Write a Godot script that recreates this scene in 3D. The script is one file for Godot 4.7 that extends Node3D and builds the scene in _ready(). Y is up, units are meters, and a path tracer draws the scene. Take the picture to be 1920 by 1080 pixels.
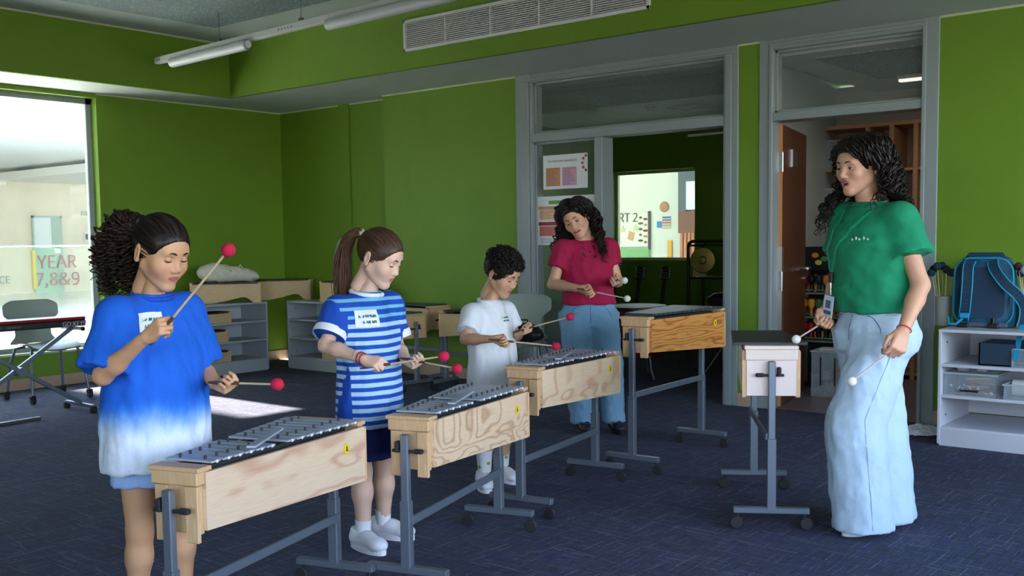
extends Node3D

# ---------------------------------------------------------------- mesh builder
class MB:
	var v := PackedVector3Array()
	var n := PackedVector3Array()
	var uv := PackedVector2Array()
	var c := PackedColorArray()
	var ix := PackedInt32Array()
	var col := Color(1, 1, 1)
	var colored := false

	func vert(p: Vector3, nn: Vector3, u := Vector2.ZERO) -> int:
		v.append(p); n.append(nn); uv.append(u); c.append(col)
		return v.size() - 1

	func tri(a: int, b: int, d: int) -> void:
		var x := (v[b] - v[a]).cross(v[d] - v[a])
		if x.dot(n[a] + n[b] + n[d]) > 0.0:
			ix.append(a); ix.append(d); ix.append(b)
		else:
			ix.append(a); ix.append(b); ix.append(d)

	func flat(pts: Array, outward: Vector3, uvs := []) -> void:
		var nn: Vector3 = (pts[1] - pts[0]).cross(pts[2] - pts[0]).normalized()
		if nn.dot(outward) < 0.0: nn = -nn
		var s := v.size()
		for i in pts.size():
			vert(pts[i], nn, uvs[i] if uvs.size() > i else Vector2.ZERO)
		for i in range(1, pts.size() - 1):
			tri(s, s + i, s + i + 1)

	func box(at: Vector3, size: Vector3, bev := 0.0, xf := Transform3D.IDENTITY) -> MB:
		var h := size * 0.5
		bev = minf(bev, minf(h.x, minf(h.y, h.z)) * 0.9)
		var q := func(s: Vector3, ax: int) -> Vector3:   # corner s inset for face ax
			var p := Vector3(s.x * (h.x - (0.0 if ax == 0 else bev)), s.y * (h.y - (0.0 if ax == 1 else bev)), s.z * (h.z - (0.0 if ax == 2 else bev)))
			return xf * (at + p)
		var ctr: Vector3 = xf * at
		for ax in 3:
			for sg in [-1.0, 1.0]:
				var pts := []
				for k in [[-1, -1], [1, -1], [1, 1], [-1, 1]]:
					var s := Vector3.ZERO
					s[ax] = sg; s[(ax + 1) % 3] = k[0]; s[(ax + 2) % 3] = k[1]
					pts.append(q.call(s, ax))
				var o := Vector3.ZERO; o[ax] = sg
				flat(pts, xf.basis * o)
		if bev > 0.0:
			for ax in 3:
				var a1 := (ax + 1) % 3
				var a2 := (ax + 2) % 3
				for s1 in [-1.0, 1.0]:
					for s2 in [-1.0, 1.0]:
						var e0 := Vector3.ZERO; e0[ax] = -1.0; e0[a1] = s1; e0[a2] = s2
						var e1 := e0; e1[ax] = 1.0
						var pts := [q.call(e0, a1), q.call(e1, a1), q.call(e1, a2), q.call(e0, a2)]
						flat(pts, (pts[0] + pts[1] + pts[2] + pts[3]) * 0.25 - ctr)
			for sx in [-1.0, 1.0]:
				for sy in [-1.0, 1.0]:
					for sz in [-1.0, 1.0]:
						var s := Vector3(sx, sy, sz)
						var pts := [q.call(s, 0), q.call(s, 1), q.call(s, 2)]
						flat(pts, xf.basis * s)
		return self

	func span(a: Vector3, b: Vector3, bev := 0.0) -> MB:
		return box((a + b) * 0.5, (b - a).abs(), bev)

	# bar of rectangular section between two points
	func bar(a: Vector3, b: Vector3, w: float, t: float, bev := 0.0, up := Vector3.UP) -> MB:
		var z := (b - a).normalized()
		if absf(z.dot(up)) > 0.98: up = Vector3.RIGHT
		var x := up.cross(z).normalized()
		var y := z.cross(x)
		return box(Vector3.ZERO, Vector3(w, t, a.distance_to(b)), bev, Transform3D(Basis(x, y, z), (a + b) * 0.5))

	func tube(pts: Array, radii: Array, sides := 10, caps := true) -> MB:
		var m := pts.size()
		var t0: Vector3 = (pts[1] - pts[0]).normalized()
		var up := Vector3.UP if absf(t0.y) < 0.9 else Vector3.RIGHT
		var a: Vector3 = up.cross(t0).normalized()
		var base := v.size()
		for i in m:
			var p: Vector3 = pts[i]
			var tn: Vector3 = (pts[mini(i + 1, m - 1)] - pts[maxi(i - 1, 0)]).normalized()
			a = (a - tn * a.dot(tn)).normalized()
			var b := tn.cross(a)
			var r: float = radii[mini(i, radii.size() - 1)]
			for s in sides + 1:
				var th := TAU * s / sides
				var o := a * cos(th) + b * sin(th)
				vert(p + o * r, o, Vector2(float(s) / sides, float(i) / (m - 1)))
		for i in m - 1:
			for s in sides:
				var k := base + i * (sides + 1) + s
				tri(k, k + 1, k + sides + 2)
				tri(k, k + sides + 2, k + sides + 1)
		if caps:
			for e in [0, m - 1]:
				var p: Vector3 = pts[e]
				var tn: Vector3 = (pts[0] - pts[1]).normalized() if e == 0 else (pts[m - 1] - pts[m - 2]).normalized()
				var cc := vert(p, tn)
				var st := v.size()
				for s in sides + 1: vert(v[base + e * (sides + 1) + s], tn)
				for s in sides: tri(cc, st + s, st + s + 1)
		return self

	func cyl(a: Vector3, b: Vector3, r: float, sides := 16) -> MB:
		return tube([a, b], [r, r], sides, true)

	# profile of Vector2(radius, height) turned round local y
	func lathe(prof: Array, segs := 24, xf := Transform3D.IDENTITY) -> MB:
		for i in prof.size() - 1:
			var p0: Vector2 = prof[i]
			var p1: Vector2 = prof[i + 1]
			var d := p1 - p0
			if d.length() < 1e-6: continue
			var nn := Vector2(d.y, -d.x).normalized()
			var base := v.size()
			for s in segs + 1:
				var th := TAU * s / segs
				var cd := Vector3(cos(th), 0, sin(th))
				var nm := (xf.basis * (cd * nn.x + Vector3.UP * nn.y)).normalized()
				vert(xf * (cd * p0.x + Vector3.UP * p0.y), nm, Vector2(float(s) / segs, p0.y))
				vert(xf * (cd * p1.x + Vector3.UP * p1.y), nm, Vector2(float(s) / segs, p1.y))
			for s in segs:
				var k := base + s * 2
				tri(k, k + 1, k + 3); tri(k, k + 3, k + 2)
		return self

	func ellipsoid(xf: Transform3D, us := 16, vs := 10) -> MB:
		var base := v.size()
		for j in vs + 1:
			var ph := PI * j / vs
			for i in us + 1:
				var th := TAU * i / us
				var o := Vector3(sin(ph) * cos(th), cos(ph), sin(ph) * sin(th))
				vert(xf * o, (xf.basis.inverse().transposed() * o).normalized(), Vector2(float(i) / us, float(j) / vs))
		for j in vs:
			for i in us:
				var k := base + j * (us + 1) + i
				tri(k, k + 1, k + us + 2); tri(k, k + us + 2, k + us + 1)
		return self

	func ball(p: Vector3, r: float, us := 14, vs := 9) -> MB:
		return ellipsoid(Transform3D(Basis().scaled(Vector3(r, r, r)), p), us, vs)

	# polygon in local xy, thickness along z (centred)
	func prism(poly: PackedVector2Array, depth: float, xf := Transform3D.IDENTITY) -> MB:
		var t := Geometry2D.triangulate_polygon(poly)
		for sg in [-1.0, 1.0]:
			var nn := xf.basis * Vector3(0, 0, sg)
			var s := v.size()
			for p in poly: vert(xf * Vector3(p.x, p.y, sg * depth * 0.5), nn, p)
			for k in range(0, t.size(), 3): tri(s + t[k], s + t[k + 1], s + t[k + 2])
		var area := 0.0
		for i in poly.size():
			area += poly[i].cross(poly[(i + 1) % poly.size()])
		for i in poly.size():
			var a := poly[i]
			var b := poly[(i + 1) % poly.size()]
			var o := Vector2(b.y - a.y, a.x - b.x) * signf(area)
			flat([xf * Vector3(a.x, a.y, -depth * 0.5), xf * Vector3(b.x, b.y, -depth * 0.5), xf * Vector3(b.x, b.y, depth * 0.5), xf * Vector3(a.x, a.y, depth * 0.5)], xf.basis * Vector3(o.x, o.y, 0))
		return self

	# grid surface from a function of (u, v) in 0..1
	func patch(f: Callable, us: int, vs: int, outward: Vector3) -> MB:
		var base := v.size()
		var P := []
		for j in vs + 1:
			for i in us + 1:
				P.append(f.call(float(i) / us, float(j) / vs))
		for j in vs + 1:
			for i in us + 1:
				var dx: Vector3 = P[j * (us + 1) + mini(i + 1, us)] - P[j * (us + 1) + maxi(i - 1, 0)]
				var dy: Vector3 = P[mini(j + 1, vs) * (us + 1) + i] - P[maxi(j - 1, 0) * (us + 1) + i]
				var nn := dx.cross(dy).normalized()
				if nn.dot(outward) < 0.0: nn = -nn
				vert(P[j * (us + 1) + i], nn, Vector2(float(i) / us, float(j) / vs))
		for j in vs:
			for i in us:
				var k := base + j * (us + 1) + i
				tri(k, k + 1, k + us + 2); tri(k, k + us + 2, k + us + 1)
		return self

	func mesh() -> ArrayMesh:
		var a := []
		a.resize(Mesh.ARRAY_MAX)
		a[Mesh.ARRAY_VERTEX] = v
		a[Mesh.ARRAY_NORMAL] = n
		a[Mesh.ARRAY_TEX_UV] = uv
		if colored: a[Mesh.ARRAY_COLOR] = c
		a[Mesh.ARRAY_INDEX] = ix
		var m := ArrayMesh.new()
		m.add_surface_from_arrays(Mesh.PRIMITIVE_TRIANGLES, a)
		return m

# ---------------------------------------------------------------- distance field on a grid, meshed as surface nets
class SDF:
	var o: Vector3
	var cs: float
	var nx: int
	var ny: int
	var nz: int
	var d := PackedFloat32Array()

	func _init(lo: Vector3, hi: Vector3, cell: float) -> void:
		o = lo; cs = cell
		nx = int(ceil((hi.x - lo.x) / cell)) + 1
		ny = int(ceil((hi.y - lo.y) / cell)) + 1
		nz = int(ceil((hi.z - lo.z) / cell)) + 1
		d.resize(nx * ny * nz)
		d.fill(1.0)

	func lo_i(p: float, q: float) -> int:
		return maxi(0, int(floor((p - q) / cs)))

	# tapered capsule; cut 1: flat end at b, 2: flat end at a
	func cap(a: Vector3, b: Vector3, ra: float, rb: float, k := 0.02, cut := 0) -> void:
		var m := maxf(ra, rb) + k + cs * 2.0
		var l := a.min(b) - Vector3(m, m, m)
		var hh := a.max(b) + Vector3(m, m, m)
		var i0 := lo_i(l.x, o.x); var j0 := lo_i(l.y, o.y); var k0 := lo_i(l.z, o.z)
		var i1 := mini(nx - 1, int((hh.x - o.x) / cs)); var j1 := mini(ny - 1, int((hh.y - o.y) / cs)); var k1 := mini(nz - 1, int((hh.z - o.z) / cs))
		var ab := b - a
		var len2 := maxf(ab.length_squared(), 1e-9)
		var ln := sqrt(len2)
		var p := Vector3.ZERO
		for kk in range(k0, k1 + 1):
			p.z = o.z + kk * cs
			for j in range(j0, j1 + 1):
				p.y = o.y + j * cs
				var at := (kk * ny + j) * nx
				for i in range(i0, i1 + 1):
					p.x = o.x + i * cs
					var ap := p - a
					var tr := ap.dot(ab) / len2
					var t := clampf(tr, 0.0, 1.0)
					var q := (ap - ab * t).length() - ra - (rb - ra) * t
					if cut > 0:
						if cut & 1: q = maxf(q, (tr - 1.0) * ln)
						if cut & 2: q = maxf(q, -tr * ln)
					var e := d[at + i]
					var h := maxf(k - absf(e - q), 0.0)
					d[at + i] = minf(e, q) - (h * h * 0.25 / k if k > 0.0 else 0.0)

	func ell(cn: Vector3, r: Vector3, k := 0.02, sub := false, bs := Basis.IDENTITY) -> void:
		var mr := maxf(r.x, maxf(r.y, r.z)) if bs != Basis.IDENTITY else 0.0
		var m := (Vector3(mr, mr, mr) if mr > 0.0 else r) + Vector3.ONE * (k + cs * 2.0)
		var i0 := lo_i(cn.x - m.x, o.x); var j0 := lo_i(cn.y - m.y, o.y); var k0 := lo_i(cn.z - m.z, o.z)
		var i1 := mini(nx - 1, int((cn.x + m.x - o.x) / cs)); var j1 := mini(ny - 1, int((cn.y + m.y - o.y) / cs)); var k1 := mini(nz - 1, int((cn.z + m.z - o.z) / cs))
		var inv := bs.inverse()
		var turned := bs != Basis.IDENTITY
		var p := Vector3.ZERO
		for kk in range(k0, k1 + 1):
			p.z = o.z + kk * cs - cn.z
			for j in range(j0, j1 + 1):
				p.y = o.y + j * cs - cn.y
				var at := (kk * ny + j) * nx
				for i in range(i0, i1 + 1):
					p.x = o.x + i * cs - cn.x
					var w := (inv * p if turned else p) / r
					var l0 := w.length()
					var l1 := (w / r).length()
					var q := (l0 * (l0 - 1.0) / l1) if l1 > 1e-6 else -minf(r.x, minf(r.y, r.z))
					var e := d[at + i]
					if sub:
						var h := maxf(k - absf(e + q), 0.0)
						d[at + i] = maxf(e, -q) + (h * h * 0.25 / k if k > 0.0 else 0.0)
					else:
						var h := maxf(k - absf(e - q), 0.0)
						d[at + i] = minf(e, q) - (h * h * 0.25 / k if k > 0.0 else 0.0)

	# sections [y, cx, cz, r_left, r_front], elliptical, flat ends
	func stack(secs: Array, left: Vector3, fwd: Vector3, k := 0.02) -> void:
		var y0: float = secs[0][0]
		var y1: float = secs[secs.size() - 1][0]
		var sg := 0
		for j in range(lo_i(y0 - 3.0 * cs, o.y), mini(ny - 1, int((y1 + 3.0 * cs - o.y) / cs)) + 1):
			var y := o.y + j * cs
			var yc := clampf(y, y0, y1)
			while sg < secs.size() - 2 and yc > float(secs[sg + 1][0]): sg += 1
			var A: Array = secs[sg]
			var B: Array = secs[sg + 1]
			var t := clampf((yc - A[0]) / maxf(B[0] - A[0], 1e-6), 0.0, 1.0)
			var ts := t * t * (3.0 - 2.0 * t)
			t = t * 0.5 + ts * 0.5
			var cx: float = lerpf(A[1], B[1], t)
			var cz: float = lerpf(A[2], B[2], t)
			var ru: float = lerpf(A[3], B[3], t)
			var rw: float = lerpf(A[4], B[4], t)
			var edge := maxf(y0 - y, y - y1)
			var sm := minf(ru, rw) * 0.6 + maxf(ru, rw) * 0.4
			var reach := maxf(ru, rw) + k + cs * 2.0
			for kk in range(lo_i(cz - reach, o.z), mini(nz - 1, int((cz + reach - o.z) / cs)) + 1):
				var dz := o.z + kk * cs - cz
				var at := (kk * ny + j) * nx
				for i in range(lo_i(cx - reach, o.x), mini(nx - 1, int((cx + reach - o.x) / cs)) + 1):
					var dx := o.x + i * cs - cx
					var u := (dx * left.x + dz * left.z) / ru
					var w := (dx * fwd.x + dz * fwd.z) / rw
					var q := maxf((sqrt(u * u + w * w) - 1.0) * sm, edge)
					var e := d[at + i]
					var h := maxf(k - absf(e - q), 0.0)
					d[at + i] = minf(e, q) - h * h * 0.25 / k

	func val(p: Vector3) -> float:
		var g := (p - o) / cs
		var i := clampi(int(g.x), 0, nx - 2); var j := clampi(int(g.y), 0, ny - 2); var k := clampi(int(g.z), 0, nz - 2)
		var f := g - Vector3(i, j, k)
		var s := 0.0
		for q in 8:
			var wx := f.x if q & 1 else 1.0 - f.x
			var wy := f.y if q & 2 else 1.0 - f.y
			var wz := f.z if q & 4 else 1.0 - f.z
			s += d[((k + (q >> 2 & 1)) * ny + j + (q >> 1 & 1)) * nx + i + (q & 1)] * wx * wy * wz
		return s

	# walk from p along dir until the surface
	func hit(p: Vector3, dir: Vector3, most := 0.5) -> Vector3:
		var t := 0.0
		while t < most:
			if val(p + dir * t) < 0.0: return p + dir * t
			t += cs * 0.25
		return p

	func net(mb: MB, xf := Transform3D.IDENTITY, bend = null, paint = null, map = null) -> void:
		var idx := PackedInt32Array()
		idx.resize(nx * ny * nz)
		idx.fill(-1)
		var P := PackedVector3Array()
		var far := cs * 2.2
		var ex := [[0, 1], [2, 3], [4, 5], [6, 7], [0, 2], [1, 3], [4, 6], [5, 7], [0, 4], [1, 5], [2, 6], [3, 7]]
		var off := PackedInt32Array([0, 1, nx, nx + 1, nx * ny, nx * ny + 1, nx * ny + nx, nx * ny + nx + 1])
		var cells := PackedInt32Array()
		var vv := PackedFloat32Array()
		vv.resize(8)
		for k in nz - 1:
			for j in ny - 1:
				var at := (k * ny + j) * nx
				for i in nx - 1:
					var e := d[at + i]
					if e > far or e < -far: continue
					var neg := 0
					for q in 8:
						vv[q] = d[at + i + off[q]]
						if vv[q] < 0.0: neg += 1
					if neg == 0 or neg == 8: continue
					var s := Vector3.ZERO
					var cnt := 0
					for g in ex:
						var a := vv[g[0]]
						var b := vv[g[1]]
						if (a < 0.0) != (b < 0.0):
							var t := a / (a - b)
							var A := Vector3(g[0] & 1, g[0] >> 1 & 1, g[0] >> 2 & 1)
							var B := Vector3(g[1] & 1, g[1] >> 1 & 1, g[1] >> 2 & 1)
							s += A + (B - A) * t
							cnt += 1
					idx[at + i] = P.size()
					P.append(o + (Vector3(i, j, k) + s / cnt) * cs)
					cells.append(at + i)
		var Q := PackedInt32Array()
		var step := [1, nx, nx * ny]
		for cell in cells:
			var i := cell % nx
			var j := (cell / nx) % ny
			var k := cell / (nx * ny)
			var a := d[cell] < 0.0
			for ax in 3:
				var u: int = step[(ax + 1) % 3]
				var w: int = step[(ax + 2) % 3]
				var b := d[cell + step[ax]] < 0.0
				if a == b: continue
				var pu: int = [i, j, k][(ax + 1) % 3]
				var pw: int = [i, j, k][(ax + 2) % 3]
				if pu == 0 or pw == 0: continue
				var q0 := idx[cell]; var q1 := idx[cell - u]; var q2 := idx[cell - u - w]; var q3 := idx[cell - w]
				if q0 < 0 or q1 < 0 or q2 < 0 or q3 < 0: continue
				if a:
					Q.append(q0); Q.append(q1); Q.append(q2); Q.append(q0); Q.append(q2); Q.append(q3)
				else:
					Q.append(q0); Q.append(q2); Q.append(q1); Q.append(q0); Q.append(q3); Q.append(q2)
		var N := PackedVector3Array()
		N.resize(P.size())
		var addn := func():
			N.fill(Vector3.ZERO)
			for t in range(0, Q.size(), 3):
				var x := (P[Q[t + 1]] - P[Q[t]]).cross(P[Q[t + 2]] - P[Q[t]])
				N[Q[t]] += x; N[Q[t + 1]] += x; N[Q[t + 2]] += x
			for t in N.size(): N[t] = N[t].normalized()
		addn.call()
		if bend != null:
			for t in P.size(): P[t] = bend.call(P[t], N[t])
			addn.call()
		var base := mb.v.size()
		for t in P.size():
			if paint != null: mb.col = paint.call(P[t], N[t])
			mb.vert(xf * P[t], (xf.basis * N[t]).normalized(), map.call(P[t], N[t]) if map != null else Vector2.ZERO)
		for t in range(0, Q.size(), 3):
			mb.tri(base + Q[t], base + Q[t + 1], base + Q[t + 2])

# ---------------------------------------------------------------- scene helpers
var used := {}
var M := {}
var rng := RandomNumberGenerator.new()
var nz := FastNoiseLite.new()

func numbered(called: String) -> String:
	if not used.has(called):
		used[called] = 0
		return called
	used[called] += 1
	return "%s_%03d" % [called, used[called]]

func tag(o: Node3D, label: String, category: String, group := "", kind := "") -> void:
	if label: o.set_meta("label", label)
	if category: o.set_meta("category", category)
	if group: o.set_meta("group", group)
	if kind: o.set_meta("kind", kind)

func thing(called: String, label: String, category: String, at := Vector3.ZERO, turn := 0.0, group := "") -> Node3D:
	var o := Node3D.new()
	o.name = numbered(called)
	add_child(o)
	o.position = at
	o.rotation.y = turn
	tag(o, label, category, group)
	return o

func part(parent: Node3D, called: String, m, mat: Material, label := "") -> MeshInstance3D:
	var o := MeshInstance3D.new()
	o.name = called
	o.mesh = m.mesh() if m is MB else m
	o.material_override = mat
	o.cast_shadow = GeometryInstance3D.SHADOW_CASTING_SETTING_ON
	if label: o.set_meta("label", label)
	parent.add_child(o, true)
	return o

func single(called: String, m, mat: Material, label: String, category: String, at := Vector3.ZERO, turn := 0.0, group := "") -> MeshInstance3D:
	var o := part(self, numbered(called), m, mat)
	o.position = at
	o.rotation.y = turn
	tag(o, label, category, group)
	return o

func struct(called: String, m, mat: Material, label: String, category := "wall", parent: Node3D = null) -> MeshInstance3D:
	var o := part(parent if parent else self, called if parent else numbered(called), m, mat)
	if not parent:
		o.set_meta("kind", "structure")
		o.set_meta("label", label)
		o.set_meta("category", category)
	return o

func copy(src: Node3D, at: Vector3, turn: float, label := "", group := "") -> Node3D:
	var r := src.duplicate()
	r.name = numbered(String(src.name).rstrip("0123456789").rstrip("_") if String(src.name).right(3).is_valid_int() else String(src.name))
	add_child(r)
	r.position = at
	r.rotation.y = turn
	if label: r.set_meta("label", label)
	if group: r.set_meta("group", group)
	return r

func mat(c: Color, rough := 0.6, metal := 0.0) -> StandardMaterial3D:
	var m := StandardMaterial3D.new()
	m.albedo_color = c
	m.roughness = rough
	m.metallic = metal
	return m

func rgb(r: int, g: int, b: int) -> Color:
	return Color(r / 255.0, g / 255.0, b / 255.0)

func noise_tex(seed_: int, freq: float, cols: Array, size := 512, octaves := 4, type := FastNoiseLite.TYPE_SIMPLEX_SMOOTH) -> NoiseTexture2D:
	var f := FastNoiseLite.new()
	f.seed = seed_
	f.noise_type = type
	f.frequency = freq
	f.fractal_octaves = octaves
	var g := Gradient.new()
	var off := PackedFloat32Array()
	var cc := PackedColorArray()
	for k in cols.size():
		off.append(float(k) / (cols.size() - 1)); cc.append(cols[k])
	g.offsets = off; g.colors = cc
	var t := NoiseTexture2D.new()
	t.width = size; t.height = size
	t.seamless = true
	t.noise = f
	t.color_ramp = g
	return t

func tri_mat(tex: Texture2D, scale: Vector3, rough := 0.6, world := false) -> StandardMaterial3D:
	var m := mat(Color(1, 1, 1), rough)
	m.albedo_texture = tex
	m.uv1_triplanar = true
	m.uv1_world_triplanar = world
	m.uv1_scale = scale
	return m

func bump(m: StandardMaterial3D, seed_: int, freq: float, cm: float) -> StandardMaterial3D:
	m.heightmap_enabled = true
	m.heightmap_texture = noise_tex(seed_, freq, [Color(0, 0, 0), Color(1, 1, 1)], 256, 3)
	m.heightmap_scale = cm
	return m

# plywood / pine figure: wavy annual rings stretched along u
func wood_tex(seed_: int, light: Color, dark: Color, rings: float, stretch: float, wob: float, w := 512, h := 256) -> ImageTexture:
	var f := FastNoiseLite.new()
	f.seed = seed_
	f.frequency = 1.0
	f.fractal_octaves = 3
	var im := Image.create(w, h, false, Image.FORMAT_RGB8)
	for y in h:
		for x in w:
			var u := float(x) / w
			var vv := float(y) / h
			# fold the axes into rings so that the texture repeats
			var q := f.get_noise_3d(cos(u * TAU) * stretch, sin(u * TAU) * stretch, sin(vv * PI) * 1.1)
			var ring := sin((sin(vv * PI) * 1.0 + q * wob) * rings)
			ring = pow(ring * 0.5 + 0.5, 4.0)
			var fine := f.get_noise_2d(x * 0.012, y * 0.35) * 0.25
			im.set_pixel(x, y, light.lerp(dark, clampf(ring * 0.75 + fine + 0.08, 0.0, 1.0)))
	return ImageTexture.create_from_image(im)

func text_mesh(s: String, size_m: float, depth := 0.004) -> TextMesh:
	var t := TextMesh.new()
	var f := SystemFont.new()
	f.font_names = PackedStringArray(["Droid Sans"])
	t.font = f
	t.text = s
	t.font_size = 64
	t.pixel_size = size_m / 46.0
	t.depth = depth
	return t

# ---------------------------------------------------------------- materials
func make_materials() -> void:
	rng.seed = 7
	nz.seed = 11
	nz.frequency = 1.0
	nz.fractal_octaves = 3
	# painted walls
	M.green = tri_mat(noise_tex(3, 0.004, [rgb(101, 138, 27), rgb(107, 144, 31), rgb(104, 141, 29)]), Vector3(0.5, 0.5, 0.5), 0.62, true)
	bump(M.green, 5, 0.06, 0.03)
	M.grey_paint = tri_mat(noise_tex(4, 0.004, [rgb(184, 194, 190), rgb(192, 202, 198)]), Vector3(0.5, 0.5, 0.5), 0.6, true)
	M.frame = mat(rgb(144, 156, 154), 0.42)
	M.trim_pale = mat(rgb(190, 200, 165), 0.6)
	M.base = tri_mat(noise_tex(9, 0.02, [rgb(176, 150, 126), rgb(192, 166, 140)]), Vector3(1, 6, 1), 0.55, true)
	M.white = mat(rgb(222, 224, 222), 0.5)
	M.hall_white = mat(rgb(226, 228, 222), 0.45)
	M.hall_cream = mat(rgb(224, 216, 190), 0.6)
	M.hall_floor = mat(rgb(220, 220, 212), 0.16)
	# carpet tile: dark navy pile with grey hatch
	var im := Image.create(1024, 1024, false, Image.FORMAT_RGB8)
	im.fill(rgb(50, 54, 76))
	for k in 9000:
		var l := rng.randf()
		var tone := rgb(32, 35, 54).lerp(rgb(104, 108, 128), l * l)
		if rng.randf() < 0.25: tone = rgb(40, 46, 92)
		var across := rng.randf() < 0.5
		var ln := rng.randi_range(14, 90)
		var tk := rng.randi_range(1, 3)
		im.fill_rect(Rect2i(rng.randi_range(0, 1023), rng.randi_range(0, 1023), ln if across else tk, tk if across else ln), tone)
	M.carpet = tri_mat(ImageTexture.create_from_image(im), Vector3(0.55, 0.55, 0.55), 0.95, true)
	bump(M.carpet, 21, 0.12, 0.25)
	M.vinyl = tri_mat(noise_tex(31, 0.03, [rgb(126, 112, 120), rgb(140, 126, 132)]), Vector3(1, 1, 1), 0.35, true)
	# speckled acoustic ceiling
	var sp := Image.create(1024, 1024, false, Image.FORMAT_RGB8)
	sp.fill(rgb(120, 138, 140))
	for k in 2600:
		var s := rng.randi_range(3, 8)
		sp.fill_rect(Rect2i(rng.randi_range(0, 1023), rng.randi_range(0, 1023), s, rng.randi_range(3, 7)), rgb(196, 214, 208) if rng.randf() < 0.7 else rgb(62, 76, 82))
	M.speckle = tri_mat(ImageTexture.create_from_image(sp), Vector3(0.7, 0.7, 0.7), 0.9, true)
	# woods
	M.pine = tri_mat(wood_tex(2, rgb(226, 198, 164), rgb(182, 140, 104), 16.0, 0.34, 1.3), Vector3(1.25, 2.6, 2.6), 0.42)
	M.pine_b = tri_mat(wood_tex(8, rgb(228, 202, 168), rgb(194, 150, 110), 9.0, 0.30, 1.5), Vector3(1.25, 2.4, 2.4), 0.42)
	M.pine_c = tri_mat(wood_tex(15, rgb(224, 198, 166), rgb(196, 150, 122), 8.0, 0.22, 1.1), Vector3(1.2, 2.4, 2.4), 0.42)
	M.fir = tri_mat(wood_tex(23, rgb(216, 150, 78), rgb(150, 84, 30), 22.0, 0.22, 0.7), Vector3(1.2, 2.8, 2.8), 0.4)
	M.beech = tri_mat(noise_tex(33, 0.02, [rgb(224, 190, 148), rgb(206, 168, 124), rgb(218, 184, 140)]), Vector3(6, 0.8, 6), 0.42)
	M.beech_h = tri_mat(noise_tex(34, 0.02, [rgb(226, 192, 150), rgb(208, 170, 126), rgb(220, 186, 142)]), Vector3(0.8, 6, 6), 0.42)
	M.maple = tri_mat(noise_tex(35, 0.02, [rgb(206, 180, 134), rgb(194, 166, 120), rgb(202, 176, 130)]), Vector3(0.8, 5, 5), 0.45)
	M.door = tri_mat(noise_tex(36, 0.02, [rgb(112, 68, 42), rgb(96, 56, 34), rgb(104, 62, 38)]), Vector3(7, 0.7, 7), 0.4)
	M.lipping = tri_mat(noise_tex(37, 0.02, [rgb(196, 134, 82), rgb(180, 118, 70)]), Vector3(6, 0.8, 6), 0.4)
	M.shelf_wood = tri_mat(noise_tex(38, 0.02, [rgb(190, 148, 112), rgb(172, 128, 94)]), Vector3(0.8, 5, 5), 0.5)
	# metals, plastics
	M.steel = mat(rgb(120, 130, 142), 0.38, 0.55)
	M.chrome = mat(rgb(200, 202, 205), 0.2, 0.95)
	M.brushed = mat(rgb(168, 160, 152), 0.34, 0.85)
	M.bar_metal = mat(rgb(172, 180, 194), 0.4, 0.2)
	M.bar_dark = mat(rgb(52, 66, 58), 0.4)
	M.bar_black = mat(rgb(26, 26, 28), 0.42)
	M.black = mat(rgb(18, 18, 20), 0.45)
	M.rubber = mat(rgb(34, 35, 38), 0.7)
	M.pin = mat(rgb(26, 28, 36), 0.5)
	M.pin_tip = mat(rgb(220, 222, 230), 0.35)
	M.shelf_grey = mat(rgb(164, 172, 178), 0.5)
	M.shelf_back = mat(rgb(190, 204, 208), 0.5)
	M.cab_white = mat(rgb(206, 208, 214), 0.42)
	M.chair = mat(rgb(146, 160, 148), 0.42)
	M.yellow = mat(rgb(228, 200, 40), 0.5)
	M.red_key = mat(rgb(150, 22, 30), 0.3)
	M.paper = mat(rgb(232, 234, 232), 0.7)
	M.glass = mat(Color(0.86, 0.93, 0.9, 0.06), 0.03)
	M.glass.transparency = BaseMaterial3D.TRANSPARENCY_ALPHA
	M.glass_thin = mat(Color(0.7, 0.86, 0.8, 0.02), 0.03)
	M.glass_thin.metallic_specular = 0.08
	M.glass_thin.transparency = BaseMaterial3D.TRANSPARENCY_ALPHA
	M.glass_green = mat(Color(0.66, 0.86, 0.76, 0.32), 0.05)
	M.glass_green.transparency = BaseMaterial3D.TRANSPARENCY_ALPHA
	M.bin = mat(Color(0.80, 0.86, 0.88, 0.20), 0.12)
	M.bin.transparency = BaseMaterial3D.TRANSPARENCY_ALPHA
	M.crimson = tri_mat(noise_tex(41, 0.2, [rgb(170, 14, 54), rgb(206, 26, 72)], 128), Vector3(12, 12, 12), 0.85)
	M.felt_white = tri_mat(noise_tex(42, 0.2, [rgb(220, 218, 206), rgb(240, 238, 228)], 128), Vector3(12, 12, 12), 0.85)
	M.stick = mat(rgb(206, 182, 148), 0.45)
	M.stick_grey = mat(rgb(184, 176, 172), 0.4)
	M.stick_dark = mat(rgb(96, 62, 42), 0.5)

# ---------------------------------------------------------------- the setting
const ZW := -6.947     # face of the wall with the two doors
const ZR := -7.115     # its recessed stretch by the corner
const XL := -9.008     # face of the window wall
const XR := 1.9
const ZB := 3.2
const SOF := 2.648
const CEIL := 3.14

func V(x: float, y: float, z: float) -> Vector3:
	return Vector3(x, y, z)

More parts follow.
